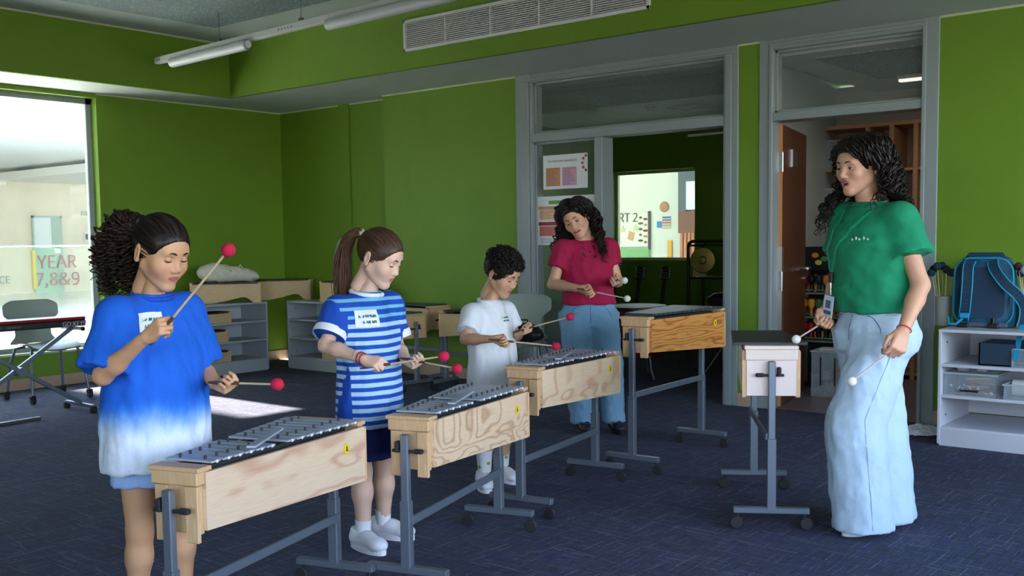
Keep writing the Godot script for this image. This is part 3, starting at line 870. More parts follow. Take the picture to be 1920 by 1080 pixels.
# ---------------------------------------------------------------- instruments
# treble and bass give the middle of each end on the floor plan
func barred(called: String, label: String, group: String, treble: Vector2, bass: Vector2, T: float, o: Dictionary) -> Node3D:
	var mid := (treble + bass) * 0.5
	var dr := bass - treble
	var L := dr.length()
	var t := thing(called, label, o.get("category", "metallophone"), V(mid.x, 0, mid.y), atan2(-dr.y, dr.x), group)
	var w1: float = o.get("w1", 0.15)
	var w2: float = o.get("w2", 0.285)
	var h1: float = o.get("h1", 0.165)
	var h2: float = o.get("h2", 0.19)
	var wood: Material = o.get("wood", M.pine)
	var capm: Material = o.get("cap", M.beech)
	var barm: Material = o.get("bar", M.bar_metal)
	var nb: int = o.get("bars", 15)
	var over: float = o.get("over", 0.0)
	var skip: int = o.get("skip", -1)
	var hx := L * 0.5
	# long side boards, taller at the bass end
	for sg in [1.0, -1.0]:
		var a := V(-hx + 0.035, 0, sg * (w1 * 0.5 + 0.005))
		var b := V(hx - 0.012, 0, sg * (w2 * 0.5 + 0.005))
		var ux := (b - a).normalized()
		var ln := a.distance_to(b)
		var sb := part(t, "side_board", MB.new().prism(PackedVector2Array([Vector2(0, T - 0.02 - h1), Vector2(ln, T - 0.02 - h2), Vector2(ln, T - 0.016), Vector2(0, T - 0.016)]), 0.014, Transform3D(Basis(ux, Vector3.UP, ux.cross(Vector3.UP)), a)), wood)
		var edge := MB.new()
		edge.box(b + ux * 0.004 + V(0, T - 0.018 - h2 * 0.5, 0), V(0.008, h2, 0.02), 0.002)
		part(sb, "edge_strip", edge, M.beech)
		if sg > 0:
			var st := MB.new()
			st.prism(PackedVector2Array(disc(0.0155, 0.020, 16)), 0.002, Transform3D(Basis(ux, Vector3.UP, ux.cross(Vector3.UP)), a + ux * (ln * 0.86) + V(0, T - 0.075, 0) + ux.cross(Vector3.UP) * 0.0085))
			var em := part(sb, "maker_label", st, M.yellow, "small yellow oval label with a black mark")
			var mk := MB.new()
			var fx := Transform3D(Basis(ux, Vector3.UP, ux.cross(Vector3.UP)), a + ux * (ln * 0.86) + V(0, T - 0.075, 0) + ux.cross(Vector3.UP) * 0.0102)
			mk.box(V(0, 0.002, 0), V(0.004, 0.014, 0.001), 0.0, fx).box(V(0, -0.006, 0), V(0.013, 0.003, 0.001), 0.0, fx)
			part(t, "label_mark", mk, M.black)
	# treble end: cap block over an end board and two battens
	part(t, "end_cap", MB.new().box(V(-hx + 0.028, T - 0.027, 0), V(0.052, 0.05, w1 + 0.012), 0.003).box(V(-hx + 0.03, T - 0.006, 0), V(0.062, 0.014, w1 + 0.03), 0.003), capm)
	part(t, "end_board", MB.new().box(V(-hx + 0.03, T - 0.055 - 0.07, 0), V(0.018, 0.14, w1 - 0.002), 0.002), M.beech)
	for sg in [1.0, -1.0]:
		part(t, "batten", MB.new().box(V(-hx + 0.016, T - 0.055 - 0.082, sg * (w1 * 0.5 - 0.022)), V(0.014, 0.164, 0.044), 0.002), M.beech)
	# bass end
	part(t, "end_cap", MB.new().box(V(hx - 0.018, T - 0.004, 0), V(0.05, 0.016, w2 + 0.012), 0.003), capm)
	part(t, "end_board", MB.new().box(V(hx - 0.008, T - 0.012 - h2 * 0.5, 0), V(0.018, h2, w2 - 0.006), 0.002), wood if o.has("plain_end") else M.beech)
	if o.get("plate", false):
		if o.has("plain_end"): part(t, "end_block", MB.new().box(V(hx + 0.009, T - 0.034, 0), V(0.016, 0.044, w2 + 0.004), 0.002), capm)
		else: part(t, "batten", MB.new().box(V(hx + 0.008, T - 0.034, 0), V(0.014, 0.045, w2 - 0.06), 0.002), M.beech)
	part(t, "rail", MB.new().bar(V(-hx + 0.05, T - 0.02, w1 * 0.28), V(hx - 0.03, T - 0.02, w2 * 0.28), 0.014, 0.02).bar(V(-hx + 0.05, T - 0.02, -w1 * 0.28), V(hx - 0.03, T - 0.02, -w2 * 0.28), 0.014, 0.02), M.rubber)
	# bars, each with its two pins
	var pitch := (L - 0.105) / nb
	var pin_mesh := MB.new().lathe([Vector2(0.0, 0.012), Vector2(0.004, 0.011), Vector2(0.0045, 0.0)], 8).mesh()
	for k in nb:
		if k == skip: continue
		var f := (k + 0.5) / nb
		var x := -hx + 0.065 + pitch * (k + 0.5)
		var bl := lerpf(w1, w2, f) + 0.012 + over
		var br := part(t, "bar", MB.new().box(Vector3.ZERO, V(pitch - o.get("gap", 0.006), o.get("thick", 0.007), bl), 0.0015), barm)
		br.position = V(x, T + 0.002 + o.get("thick", 0.007) * 0.5, 0)
		if o.get("pins", true):
			var pz := lerpf(w1, w2, f) * 0.29
			for sg in [1.0, -1.0]: part(br, "pin", pin_mesh, M.pin).position = V(0, 0.003, sg * pz)
			part(br, "tip", MB.new().ball(V(0, 0.0, bl * 0.5 + 0.002), 0.0055, 8, 6), M.pin_tip)
	# stand: posts, clamp, feet on castors, brace
	for sg in [-1.0, 1.0]:
		var px: float = sg * (hx + 0.022)
		part(t, "post", MB.new().box(V(px, 0.08 + (T - 0.14) * 0.5, 0), V(0.026, T - 0.14, 0.03), 0.003).box(V(px, 0.08 + T * 0.2, 0), V(0.034, T * 0.4, 0.038), 0.003), M.steel)
		part(t, "clamp", MB.new().cyl(V(px, T - 0.12, -0.05), V(px, T - 0.12, 0.06), 0.006, 10).box(V(px - sg * 0.006, T - 0.12, 0.05), V(0.02, 0.016, 0.035), 0.004).box(V(px, T - 0.105, -0.03), V(0.026, 0.04, 0.016), 0.004), M.rubber)
		var ft := part(t, "foot", MB.new().box(V(px, 0.082, 0), V(0.032, 0.026, 0.32), 0.003), M.steel)
		for q in [-1.0, 1.0]:
			var cs := part(ft, "castor", MB.new().cyl(V(px, 0.07, q * 0.14), V(px, 0.05, q * 0.14), 0.006, 8).lathe([Vector2(0.0, -0.011), Vector2(0.024, -0.011), Vector2(0.028, -0.006), Vector2(0.028, 0.006), Vector2(0.024, 0.011), Vector2(0.0, 0.011)], 20, Transform3D(Basis(Vector3.FORWARD, PI / 2), V(px + 0.002, 0.028, q * 0.147))), M.rubber)
			cs.set_meta("label", "small dark swivel castor")
	var by: float = o.get("brace", 0.30)
	part(t, "brace", MB.new().bar(V(-hx - 0.02, by, 0.02), V(hx + 0.02, by, 0.02), 0.012, 0.03, 0.002), M.steel)
	return t

func disc(rx: float, ry: float, n: int) -> PackedVector2Array:
	var p := PackedVector2Array()
	for k in n: p.append(Vector2(cos(TAU * k / n) * rx, sin(TAU * k / n) * ry))
	return p

func rrect(w: float, h: float, r: float, n := 5) -> PackedVector2Array:
	var p := PackedVector2Array()
	for q in [[1, 1, 0], [-1, 1, 1], [-1, -1, 2], [1, -1, 3]]:
		for k in n + 1:
			var a: float = PI / 2 * (q[2] + float(k) / n)
			p.append(Vector2(q[0] * (w * 0.5 - r) + cos(a) * r, q[1] * (h * 0.5 - r) + sin(a) * r))
	return p

# mallet from grip end a to head centre b
func mallet(label: String, a: Vector3, b: Vector3, head_r: float, head: Material, stick: Material, group := "") -> void:
	var t := thing("mallet", label, "mallet", a, 0, group)
	var e := b - a
	var dr := e.normalized()
	part(t, "stick", MB.new().tube([Vector3.ZERO, e - dr * head_r * 0.6], [0.0042, 0.0034], 10), stick)
	part(t, "grip", MB.new().tube([dr * -0.02, dr * 0.0, dr * 0.10, dr * 0.105], [0.0035, 0.0056, 0.0056, 0.004], 10), M.stick_dark)
	var up := Vector3.UP if absf(dr.y) < 0.9 else Vector3.RIGHT
	var x := up.cross(dr).normalized()
	part(t, "head", MB.new().ellipsoid(Transform3D(Basis(x * head_r, dr * head_r * 1.05, x.cross(dr) * head_r), e), 18, 12), head)

# small boxed xylophone for the shelves: long axis x, front +z
func small_xylophone(label: String, group: String, at: Vector3, turn: float, ln: float, h: float, dp: float, cut: bool) -> Node3D:
	var t := thing("boxed_xylophone", label, "xylophone", at, turn, group)
	for sg in [1.0, -1.0]:
		var poly := PackedVector2Array([Vector2(-ln * 0.5, 0), Vector2(ln * 0.5, 0), Vector2(ln * 0.5, h), Vector2(-ln * 0.5, h)])
		if cut:
			poly = PackedVector2Array([Vector2(-ln * 0.5, 0), Vector2(-ln * 0.2, 0.0), Vector2(ln * 0.0, h * 0.12), Vector2(ln * 0.14, h * 0.24), Vector2(ln * 0.22, h * 0.30), Vector2(ln * 0.28, h * 0.29), Vector2(ln * 0.33, h * 0.20), Vector2(ln * 0.38, h * 0.03), Vector2(ln * 0.40, 0), Vector2(ln * 0.5, 0), Vector2(ln * 0.5, h), Vector2(-ln * 0.5, h)])
		var fb := part(t, "side_board", MB.new().prism(poly, 0.014, Transform3D(Basis(), V(0, 0, sg * dp * 0.5))), M.maple)
		if cut and sg > 0:
			part(fb, "wedge_panel", MB.new().prism(PackedVector2Array([Vector2(-ln * 0.36, h * 0.02), Vector2(ln * 0.07, h * 0.26), Vector2(ln * 0.0, h * 0.66), Vector2(-ln * 0.40, h * 0.40)]), 0.006, Transform3D(Basis(), V(0, 0, dp * 0.5 + 0.009))), M.maple)
	for sg in [1.0, -1.0]:
		part(t, "end_board", MB.new().box(V(sg * (ln * 0.5 - 0.006), h * 0.5 + (0.008 if not cut else 0.0), 0), V(0.016, h + (0.02 if not cut else 0.0), dp + (0.03 if not cut else -0.02)), 0.002), M.beech)
	for sg in [1.0, -1.0]: part(t, "end_cap", MB.new().box(V(sg * (ln * 0.5 - 0.01), h + 0.006, 0), V(0.03, 0.016, dp + 0.02), 0.003), M.beech)
	var nb := 13
	var bm := MB.new().box(Vector3.ZERO, V((ln - 0.07) / nb - 0.006, 0.012, dp + 0.04), 0.002).mesh()
	for k in nb:
		var b := part(t, "bar", bm, M.bar_black)
		b.position = V(-ln * 0.5 + 0.035 + (ln - 0.07) / nb * (k + 0.5), h + 0.012, 0)
	return t

# low open shelf unit, width along x, front at z = 0, open towards +z
func shelf_unit(label: String, at: Vector3, turn: float, w: float, dp: float, h: float, shell: Material, back: Material, levels: Array, plinth := 0.115) -> Node3D:
	var t := thing("shelf_unit", label, "shelf", at, turn)
	for sg in [-1.0, 1.0]:
		var sp := part(t, "side_panel", MB.new().box(V(sg * (w * 0.5 - 0.009), h * 0.5, -dp * 0.5), V(0.018, h - 0.02, dp), 0.002), shell)
		part(sp, "shelf_pin", MB.new().cyl(V(sg * (w * 0.5 - 0.018), h * 0.88, -0.1), V(sg * (w * 0.5 - 0.024), h * 0.88, -0.1), 0.006, 8).cyl(V(sg * (w * 0.5 - 0.018), h * 0.25, -0.1), V(sg * (w * 0.5 - 0.024), h * 0.25, -0.1), 0.006, 8), M.steel)
	part(t, "top", MB.new().box(V(0, h - 0.009, -dp * 0.5), V(w, 0.018, dp + 0.006), 0.002), shell)
	part(t, "back_panel", MB.new().box(V(0, (h + plinth) * 0.5, -dp + 0.006), V(w - 0.036, h - plinth - 0.03, 0.008)), back)
	part(t, "plinth", MB.new().box(V(0, plinth * 0.5, -0.012), V(w - 0.02, plinth, 0.018), 0.002), shell)
	part(t, "shelf", MB.new().box(V(0, plinth, -dp * 0.5), V(w - 0.036, 0.018, dp - 0.016), 0.002), shell)
	for y in levels:
		part(t, "shelf", MB.new().box(V(0, y, -dp * 0.5), V(w - 0.036, 0.018, dp - 0.016), 0.002), shell)
	return t

func shell_chair(label: String, at: Vector3, turn: float) -> Node3D:
	# moulded shell: waisted back, scooped seat, tube legs on castors; faces +z
	var t := thing("shell_chair", label, "chair", at, turn)
	part(t, "seat", MB.new().patch(func(u: float, v: float) -> Vector3:
		var x := (u - 0.5) * 0.43 * (1.0 - 0.12 * pow(absf(v - 0.5) * 2.0, 4.0))
		return V(x, 0.45 + 0.02 * pow((u - 0.5) * 2.0, 2.0) - 0.03 * pow(maxf(v - 0.7, 0.0) / 0.3, 2.0), -0.2 + 0.4 * v), 14, 14, Vector3.UP).patch(func(u: float, v: float) -> Vector3:
		var x := (u - 0.5) * 0.43 * (1.0 - 0.12 * pow(absf(v - 0.5) * 2.0, 4.0))
		return V(x, 0.438 + 0.02 * pow((u - 0.5) * 2.0, 2.0) - 0.03 * pow(maxf(v - 0.7, 0.0) / 0.3, 2.0), -0.2 + 0.4 * v), 14, 14, Vector3.DOWN), M.chair)
	for q in [0.006, -0.006]:
		part(t, "backrest", MB.new().patch(func(u: float, v: float) -> Vector3:
			var wd: float = 0.30
			if v > 0.45: wd = lerpf(0.30, 0.46, smoothstep(0.45, 0.68, v))
			if v > 0.86: wd = 0.46 - 0.16 * pow((v - 0.86) / 0.14, 2.0)
			if v < 0.2: wd = lerpf(0.40, 0.30, smoothstep(0.0, 0.2, v))
			var x := (u - 0.5) * wd
			return V(x, 0.45 + 0.36 * v, -0.20 - 0.05 * v - 0.03 * (1.0 - pow(absf(u - 0.5) * 2.0, 2.0)) + q), 14, 20, V(0, 0, signf(q))), M.chair)
	for sx in [-1.0, 1.0]:
		for sz in [-1.0, 1.0]:
			var lg := part(t, "leg", MB.new().tube([V(sx * 0.13, 0.435, sz * 0.09), V(sx * 0.19, 0.42, sz * 0.14), V(sx * 0.215, 0.3, sz * 0.18), V(sx * 0.235, 0.07, sz * 0.215)], [0.012], 10), M.steel)
			part(lg, "castor", MB.new().lathe([Vector2(0.0, -0.016), Vector2(0.027, -0.014), Vector2(0.03, 0.0), Vector2(0.027, 0.014), Vector2(0.0, 0.016)], 16, Transform3D(Basis(Vector3.FORWARD, PI / 2), V(sx * 0.238, 0.03, sz * 0.225))).box(V(sx * 0.238, 0.055, sz * 0.22), V(0.04, 0.03, 0.045), 0.006), M.rubber)
	return t

func clear_bin(label: String, at: Vector3, turn: float, w: float, h: float, dp: float, group := "") -> Node3D:
	var t := thing("clear_bin", label, "bin", at, turn, group)
	var m := MB.new()
	var th := 0.004
	m.span(V(-w * 0.5, 0, -dp * 0.5), V(w * 0.5, th, dp * 0.5))
	m.span(V(-w * 0.5, 0, dp * 0.5 - th), V(w * 0.5, h, dp * 0.5)).span(V(-w * 0.5, 0, -dp * 0.5), V(w * 0.5, h, -dp * 0.5 + th))
	m.span(V(-w * 0.5, 0, -dp * 0.5), V(-w * 0.5 + th, h, dp * 0.5)).span(V(w * 0.5 - th, 0, -dp * 0.5), V(w * 0.5, h, dp * 0.5))
	part(t, "tub", m, M.bin)
	var rm := MB.new()
	for s in [[-w * 0.5 - 0.008, dp * 0.5 - 0.004, w * 0.5 + 0.008, dp * 0.5 + 0.008], [-w * 0.5 - 0.008, -dp * 0.5 - 0.008, w * 0.5 + 0.008, -dp * 0.5 + 0.004]]:
		rm.span(V(s[0], h - 0.012, s[1]), V(s[2], h, s[3]), 0.002)
	for s in [[-w * 0.5 - 0.008, w * -0.5 + 0.004], [w * 0.5 - 0.004, w * 0.5 + 0.008]]:
		rm.span(V(s[0], h - 0.012, -dp * 0.5), V(s[1], h, dp * 0.5), 0.002)
	part(t, "rim", rm, mat(Color(0.82, 0.86, 0.88, 0.55), 0.2))
	(t.get_node("rim") as MeshInstance3D).material_override.transparency = BaseMaterial3D.TRANSPARENCY_ALPHA
	return t

func build_objects() -> void:
	# the row of instruments on castor stands
	var g := "alto metallophones in the row of stands"
	barred("metallophone", "pine metallophone on stand before the girl in plain blue shirt", g, Vector2(-2.58, -1.62), Vector2(-2.83, -2.41), 0.62, {"wood": M.pine_c, "skip": 6, "brace": 0.26})
	barred("metallophone", "pine metallophone with wavy grain before the girl in striped shirt", g, Vector2(-2.59, -2.57), Vector2(-2.83, -3.34), 0.63, {"wood": M.pine, "skip": 6, "brace": 0.26})
	barred("metallophone", "pine metallophone on stand before the boy in white shirt", g, Vector2(-2.90, -3.61), Vector2(-3.03, -4.36), 0.678, {"wood": M.pine_b, "skip": 6, "brace": 0.26, "cap": M.beech})
	barred("bass_xylophone", "orange fir xylophone with dark green bars before woman in crimson", "", Vector2(-2.97, -4.66), Vector2(-3.02, -5.47), 0.835, {"category": "xylophone", "wood": M.fir, "bar": M.bar_dark, "pins": false, "gap": 0.003, "thick": 0.014, "w1": 0.15, "w2": 0.30, "h1": 0.17, "h2": 0.205, "over": 0.015, "brace": 0.42, "plate": true})
	barred("bass_xylophone", "pale xylophone with black bars seen end on beside woman in green", "", Vector2(-2.27, -4.66), Vector2(-1.91, -4.08), 0.785, {"category": "xylophone", "wood": mat(rgb(232, 214, 206), 0.45), "bar": M.bar_black, "pins": false, "gap": 0.003, "thick": 0.014, "w1": 0.14, "w2": 0.215, "h1": 0.18, "h2": 0.20, "over": 0.09, "brace": 0.40, "cap": mat(rgb(226, 208, 196), 0.45), "plain_end": true, "plate": true})
	# one bar of each metallophone lies loose across the others
	for q in [[V(-2.625, 0.641, -1.98), 126.0, "metallophone before the girl in plain blue shirt"], [V(-2.63, 0.651, -2.90), 118.0, "metallophone before the girl in striped shirt"], [V(-2.90, 0.699, -3.93), 116.0, "metallophone before the boy"]]:
		single("loose_bar", MB.new().box(V(0, 0.0035, 0), V(0.30, 0.007, 0.03), 0.0015), M.bar_metal, "loose grey metal bar lying slantwise on the " + q[2], "metal bar", q[0], deg_to_rad(q[1]), "loose metallophone bars")
	# instruments along the back wall
	var gb := "xylophones parked along the back wall"
	barred("xylophone", "birch xylophone parked against the wall behind striped girl", gb, Vector2(-7.0, -6.62), Vector2(-6.22, -6.60), 0.684, {"category": "xylophone", "wood": M.maple, "bar": M.bar_dark, "pins": false, "cap": M.maple, "w1": 0.15, "w2": 0.26, "thick": 0.012})
	barred("xylophone", "birch xylophone parked in front of another near the shelf unit", gb, Vector2(-6.75, -6.22), Vector2(-6.08, -6.14), 0.645, {"category": "xylophone", "wood": M.maple, "bar": M.bar_dark, "pins": false, "cap": M.maple, "w1": 0.15, "w2": 0.24, "thick": 0.012})
	barred("xylophone", "birch xylophone parked behind the boy in white shirt", gb, Vector2(-5.55, -6.40), Vector2(-5.91, -6.36), 0.668, {"category": "xylophone", "wood": M.maple, "bar": M.bar_dark, "pins": false, "cap": M.maple, "w1": 0.16, "w2": 0.22, "thick": 0.012})
	build_shelves()
	build_left_corner()
	build_ceiling_things()
	build_posters()
	build_practice_things()
	build_store_things()
	build_right_cabinet()

func build_shelves() -> void:
	var lv := [0.305, 0.49]
	shelf_unit("grey open shelf unit against the window wall holding three small xylophones", V(-8.34, 0, -5.835), PI / 2, 1.05, 0.42, 0.68, M.shelf_grey, M.shelf_back, lv)
	shelf_unit("grey open shelf unit standing against the recessed green wall", V(-7.75, 0, -6.55), 0.0, 1.06, 0.38, 0.68, M.shelf_grey, M.shelf_back, lv)
	var gs := "small xylophones inside the grey shelf units"
	for q in [[0.115, -5.62, 0.09, "bottom"], [0.305, -5.60, 0.10, "middle"], [0.49, -5.64, 0.09, "top"]]:
		small_xylophone("small boxed xylophone on the %s shelf of the unit by the window wall" % q[3], gs + " by the window", V(-8.47, q[0] + 0.009, q[1] - 0.06), PI / 2, 0.52, q[2], 0.16, false)
	for q in [[0.115, -7.56, 0.09, "bottom"], [0.305, -7.66, 0.10, "middle"], [0.49, -7.38, 0.10, "top"]]:
		small_xylophone("small boxed xylophone on the %s shelf of the unit by the recess" % q[3], gs + " by the recess", V(q[1] + 0.02, q[0] + 0.009, -6.68), 0.0, 0.52, q[2], 0.16, false)
	small_xylophone("maple xylophone with cut-away side on the shelf unit, cloth bag on it", "", V(-8.54, 0.68, -6.02), 0.95, 0.66, 0.185, 0.19, true)
	small_xylophone("maple xylophone with cut-away side bridging the two shelf units", "", V(-8.53, 0.68, -6.70), deg_to_rad(43.0), 0.60, 0.19, 0.19, true)
	var x3 := small_xylophone("maple xylophone on the shelf unit behind the striped girl", "", V(-7.52, 0.68, -6.70), 0.0, 0.60, 0.185, 0.19, true)
	# soft cloth bag slumped on the first xylophone
	var s := SDF.new(V(-0.34, -0.03, -0.2), V(0.34, 0.24, 0.2), 0.012)
	s.ell(V(-0.12, 0.09, 0), V(0.17, 0.095, 0.12), 0.04)
	s.ell(V(0.05, 0.075, 0), V(0.2, 0.075, 0.11), 0.05)
	s.ell(V(0.2, 0.05, 0.01), V(0.1, 0.048, 0.07), 0.05)
	var mb := MB.new()
	s.net(mb, Transform3D.IDENTITY, func(p: Vector3, n: Vector3) -> Vector3: return V(p.x, maxf(p.y, 0.0), p.z) + n * 0.012 * nz.get_noise_3dv(p * 9.0))
	var bag := thing("cloth_bag", "slumped off-white cloth bag lying on a xylophone", "bag", V(-8.51, 0.884, -6.03), 0.95)
	part(bag, "body", mb, tri_mat(noise_tex(51, 0.02, [rgb(196, 196, 178), rgb(212, 212, 196)]), V(2, 2, 2), 0.85))
	part(bag, "tie", MB.new().tube([V(0.10, 0.13, 0.05), V(0.12, 0.17, 0.06), V(0.14, 0.14, 0.07), V(0.16, 0.12, 0.07)], [0.006], 8), mat(rgb(220, 220, 206), 0.8))
	part(bag, "print", MB.new().ellipsoid(Transform3D(Basis().scaled(V(0.02, 0.012, 0.004)), V(0.02, 0.105, 0.098)), 10, 6).ellipsoid(Transform3D(Basis().scaled(V(0.012, 0.01, 0.004)), V(0.1, 0.085, 0.09)), 10, 6), mat(rgb(176, 120, 104), 0.8))

func build_left_corner() -> void:
	# keyboard on an X stand, its back towards the room
	var k := thing("keyboard", "red and black electronic keyboard with GO:KEYS lettering on X stand", "keyboard", V(-7.5, 0.65, -3.46))
	part(k, "case", MB.new().box(V(0, 0.03, 0), V(0.26, 0.05, 0.98), 0.008), M.black)
	part(k, "top_panel", MB.new().box(V(0.02, 0.064, 0), V(0.22, 0.022, 0.98), 0.008), M.red_key)
	var lt := part(k, "lettering", text_mesh("GO:KEYS", 0.034, 0.002), mat(rgb(206, 206, 206), 0.5), "light grey GO:KEYS lettering")
	lt.position = V(0.1315, 0.026, -0.395)
	lt.rotation.y = PI / 2
	part(k, "socket_row", MB.new().span(V(0.129, 0.02, 0.0), V(0.132, 0.036, 0.1)).span(V(0.129, 0.02, 0.14), V(0.132, 0.036, 0.2)), mat(rgb(70, 70, 74), 0.4))
	for sz in 15:
		part(k, "white_key", MB.new().box(V(-0.15, 0.055, -0.42 + sz * 0.06), V(0.09, 0.018, 0.056), 0.003), M.white)
	var st := thing("keyboard_stand", "grey steel X stand under the red keyboard", "stand", V(-7.5, 0, -3.47))
	part(st, "leg", MB.new().bar(V(0.02, 0.06, -0.47), V(0.02, 0.635, 0.42), 0.03, 0.026, 0.003, Vector3.RIGHT), M.steel)
	part(st, "leg", MB.new().bar(V(-0.012, 0.06, 0.45), V(-0.012, 0.635, -0.44), 0.03, 0.026, 0.003, Vector3.RIGHT), M.steel)
	part(st, "pivot", MB.new().cyl(V(-0.05, 0.345, -0.02), V(0.06, 0.345, -0.02), 0.035, 18), M.steel)
	for z in [-0.47, 0.45]:
		var ft := part(st, "foot", MB.new().bar(V(-0.2, 0.05, z), V(0.2, 0.05, z), 0.026, 0.024, 0.003), M.steel)
		part(ft, "rubber_end", MB.new().box(V(-0.2, 0.025, z), V(0.04, 0.05, 0.045), 0.008).box(V(0.2, 0.025, z), V(0.04, 0.05, 0.045), 0.008), M.rubber)
	for z in [-0.44, 0.42]:
		var ar := part(st, "support_arm", MB.new().bar(V(-0.16, 0.635, z), V(0.15, 0.635, z), 0.026, 0.022, 0.003), M.steel)
		part(ar, "rubber_end", MB.new().ball(V(0.15, 0.635, z), 0.017, 10, 8), M.rubber)
	single("metal_bar", MB.new().box(Vector3.ZERO, V(0.03, 0.025, 0.34), 0.004), M.chrome, "short bright metal bar lying on the carpet near the keyboard stand", "metal bar", V(-7.32, 0.0125, -3.38), 0.1)
	shell_chair("grey green shell chair behind the red keyboard, under the window", V(-8.31, 0, -4.1), PI / 2)
	shell_chair("grey green shell chair behind the boy, black bag on its seat", V(-5.18, 0, -6.42), 0.5)
	# bag and mallets on that seat
	var s := SDF.new(V(-0.2, -0.02, -0.14), V(0.2, 0.2, 0.14), 0.012)
	s.ell(V(0, 0.07, 0), V(0.14, 0.075, 0.08), 0.03)
	s.ell(V(0.07, 0.05, 0.02), V(0.1, 0.055, 0.07), 0.03)
	var mb := MB.new()
	s.net(mb, Transform3D.IDENTITY, func(p: Vector3, n: Vector3) -> Vector3: return V(p.x, maxf(p.y, 0.0), p.z) + n * 0.008 * nz.get_noise_3dv(p * 12.0))
	var bg := thing("hand_bag", "small black bag lying on the grey shell chair", "bag", V(-5.10, 0.452, -6.38), 0.5)
	part(bg, "body", mb, M.black)
	part(bg, "handle", MB.new().tube([V(-0.08, 0.12, 0.02), V(-0.05, 0.17, 0.02), V(0.03, 0.17, 0.02), V(0.06, 0.11, 0.02)], [0.007], 8), M.black)
	for q in [[V(-5.20, 0.476, -6.27), V(-5.05, 0.476, -6.24)], [V(-5.22, 0.476, -6.22), V(-5.08, 0.476, -6.19)]]:
		mallet("crimson headed mallet lying on the chair seat beside the black bag", q[1], q[0], 0.022, M.crimson, M.stick, "mallets on the chair seat")

func build_ceiling_things() -> void:
	# suspended track with two tube lamps
	var t := thing("track_light", "long white suspended lighting rail with two tube lamps", "ceiling light", V(-5.0, 2.86, -4.98), deg_to_rad(-3.0))
	part(t, "rail", MB.new().box(V(0, 0, 0), V(6.4, 0.055, 0.05), 0.004), M.white)
	var hl := MB.new()
	for x in [-3.17, -3.14, -3.11, -1.35, -1.31, -1.27, -1.23, -1.19]: hl.cyl(V(x, 0, 0.0245), V(x, 0, 0.0262), 0.006, 8)
	part(t, "screw_hole", hl, M.black)
	for x in [-2.75, 1.2]: pass
	for x in [[-2.9, -1.75], [-0.75, 0.55]]:
		part(t, "lamp_tube", MB.new().tube([V(x[0], -0.055, 0.03), V(x[0] + 0.01, -0.055, 0.03), V(x[1] - 0.01, -0.055, 0.03), V(x[1], -0.055, 0.03)], [0.03, 0.042, 0.042, 0.03], 16), mat(rgb(214, 220, 222), 0.4))
	for x in [-2.2, -1.1, 0.4, 1.8]:
		part(t, "hanger", MB.new().box(V(x, 0.04, 0), V(0.03, 0.03, 0.03), 0.003).cyl(V(x, 0.04, 0), V(x, 0.268, 0), 0.003, 6), M.steel)
	# air grille in the bulkhead
	var g := thing("air_grille", "long white air grille set in the green bulkhead", "air vent", V(-4.84, 2.90, -6.008))
	var w := 2.31
	var h := 0.25
	part(g, "frame", MB.new().span(V(-w * 0.5, h * 0.5 - 0.025, 0), V(w * 0.5, h * 0.5, 0.02), 0.003).span(V(-w * 0.5, -h * 0.5, 0), V(w * 0.5, -h * 0.5 + 0.025, 0.02), 0.003).span(V(-w * 0.5, -h * 0.5, 0), V(-w * 0.5 + 0.028, h * 0.5, 0.02), 0.003).span(V(w * 0.5 - 0.028, -h * 0.5, 0), V(w * 0.5, h * 0.5, 0.02), 0.003), M.white)
	part(g, "duct", MB.new().span(V(-1.13, -0.10, -0.40), V(1.13, 0.10, -0.395)).span(V(-1.135, -0.105, -0.40), V(1.135, -0.10, -0.04)).span(V(-1.135, 0.10, -0.40), V(1.135, 0.105, -0.04)).span(V(-1.135, -0.105, -0.40), V(-1.13, 0.105, -0.04)).span(V(1.13, -0.105, -0.40), V(1.135, 0.105, -0.04)), M.steel)
	for k in 13:
		part(g, "blade", MB.new().box(V(0, -h * 0.5 + 0.033 + k * 0.0153, 0.012), V(w - 0.05, 0.005, 0.012), 0.0), M.white)
	for k in 4:
		part(g, "mullion", MB.new().box(V(-w * 0.5 + 0.46 * (k + 1), 0, 0.013), V(0.01, h - 0.04, 0.014), 0.0), M.white)
	var fm := MB.new()
	for k in 150: fm.box(V(-w * 0.5 + 0.03 + k * 0.015, 0, 0.005), V(0.0022, h - 0.05, 0.005))
	var fo := part(g, "fins", fm, M.white)
	fo.set_meta("kind", "stuff")

func lines_tex(w: int, h: int, bg: Color, boxes: Array) -> ImageTexture:
	var im := Image.create(w, h, false, Image.FORMAT_RGB8)
	im.fill(bg)
	for b in boxes: im.fill_rect(Rect2i(b[0], b[1], b[2], b[3]), b[4])
	return ImageTexture.create_from_image(im)

func sheet(called: String, label: String, at: Vector3, w: float, h: float, tex: Texture2D) -> Node3D:
	var t := thing(called, label, "poster", at)
	var m := MB.new().box(V(0, 0, -0.001), V(w, h, 0.0015))
	part(t, "paper", m, M.paper)
	var f := MB.new()
	f.flat([V(-w * 0.5, h * 0.5, 0.0002), V(w * 0.5, h * 0.5, 0.0002), V(w * 0.5, -h * 0.5, 0.0002), V(-w * 0.5, -h * 0.5, 0.0002)], Vector3.BACK, [Vector2(0, 0), Vector2(1, 0), Vector2(1, 1), Vector2(0, 1)])
	var pm := mat(Color(1, 1, 1), 0.6)
	pm.albedo_texture = tex
	part(t, "print", f, pm)
	return t

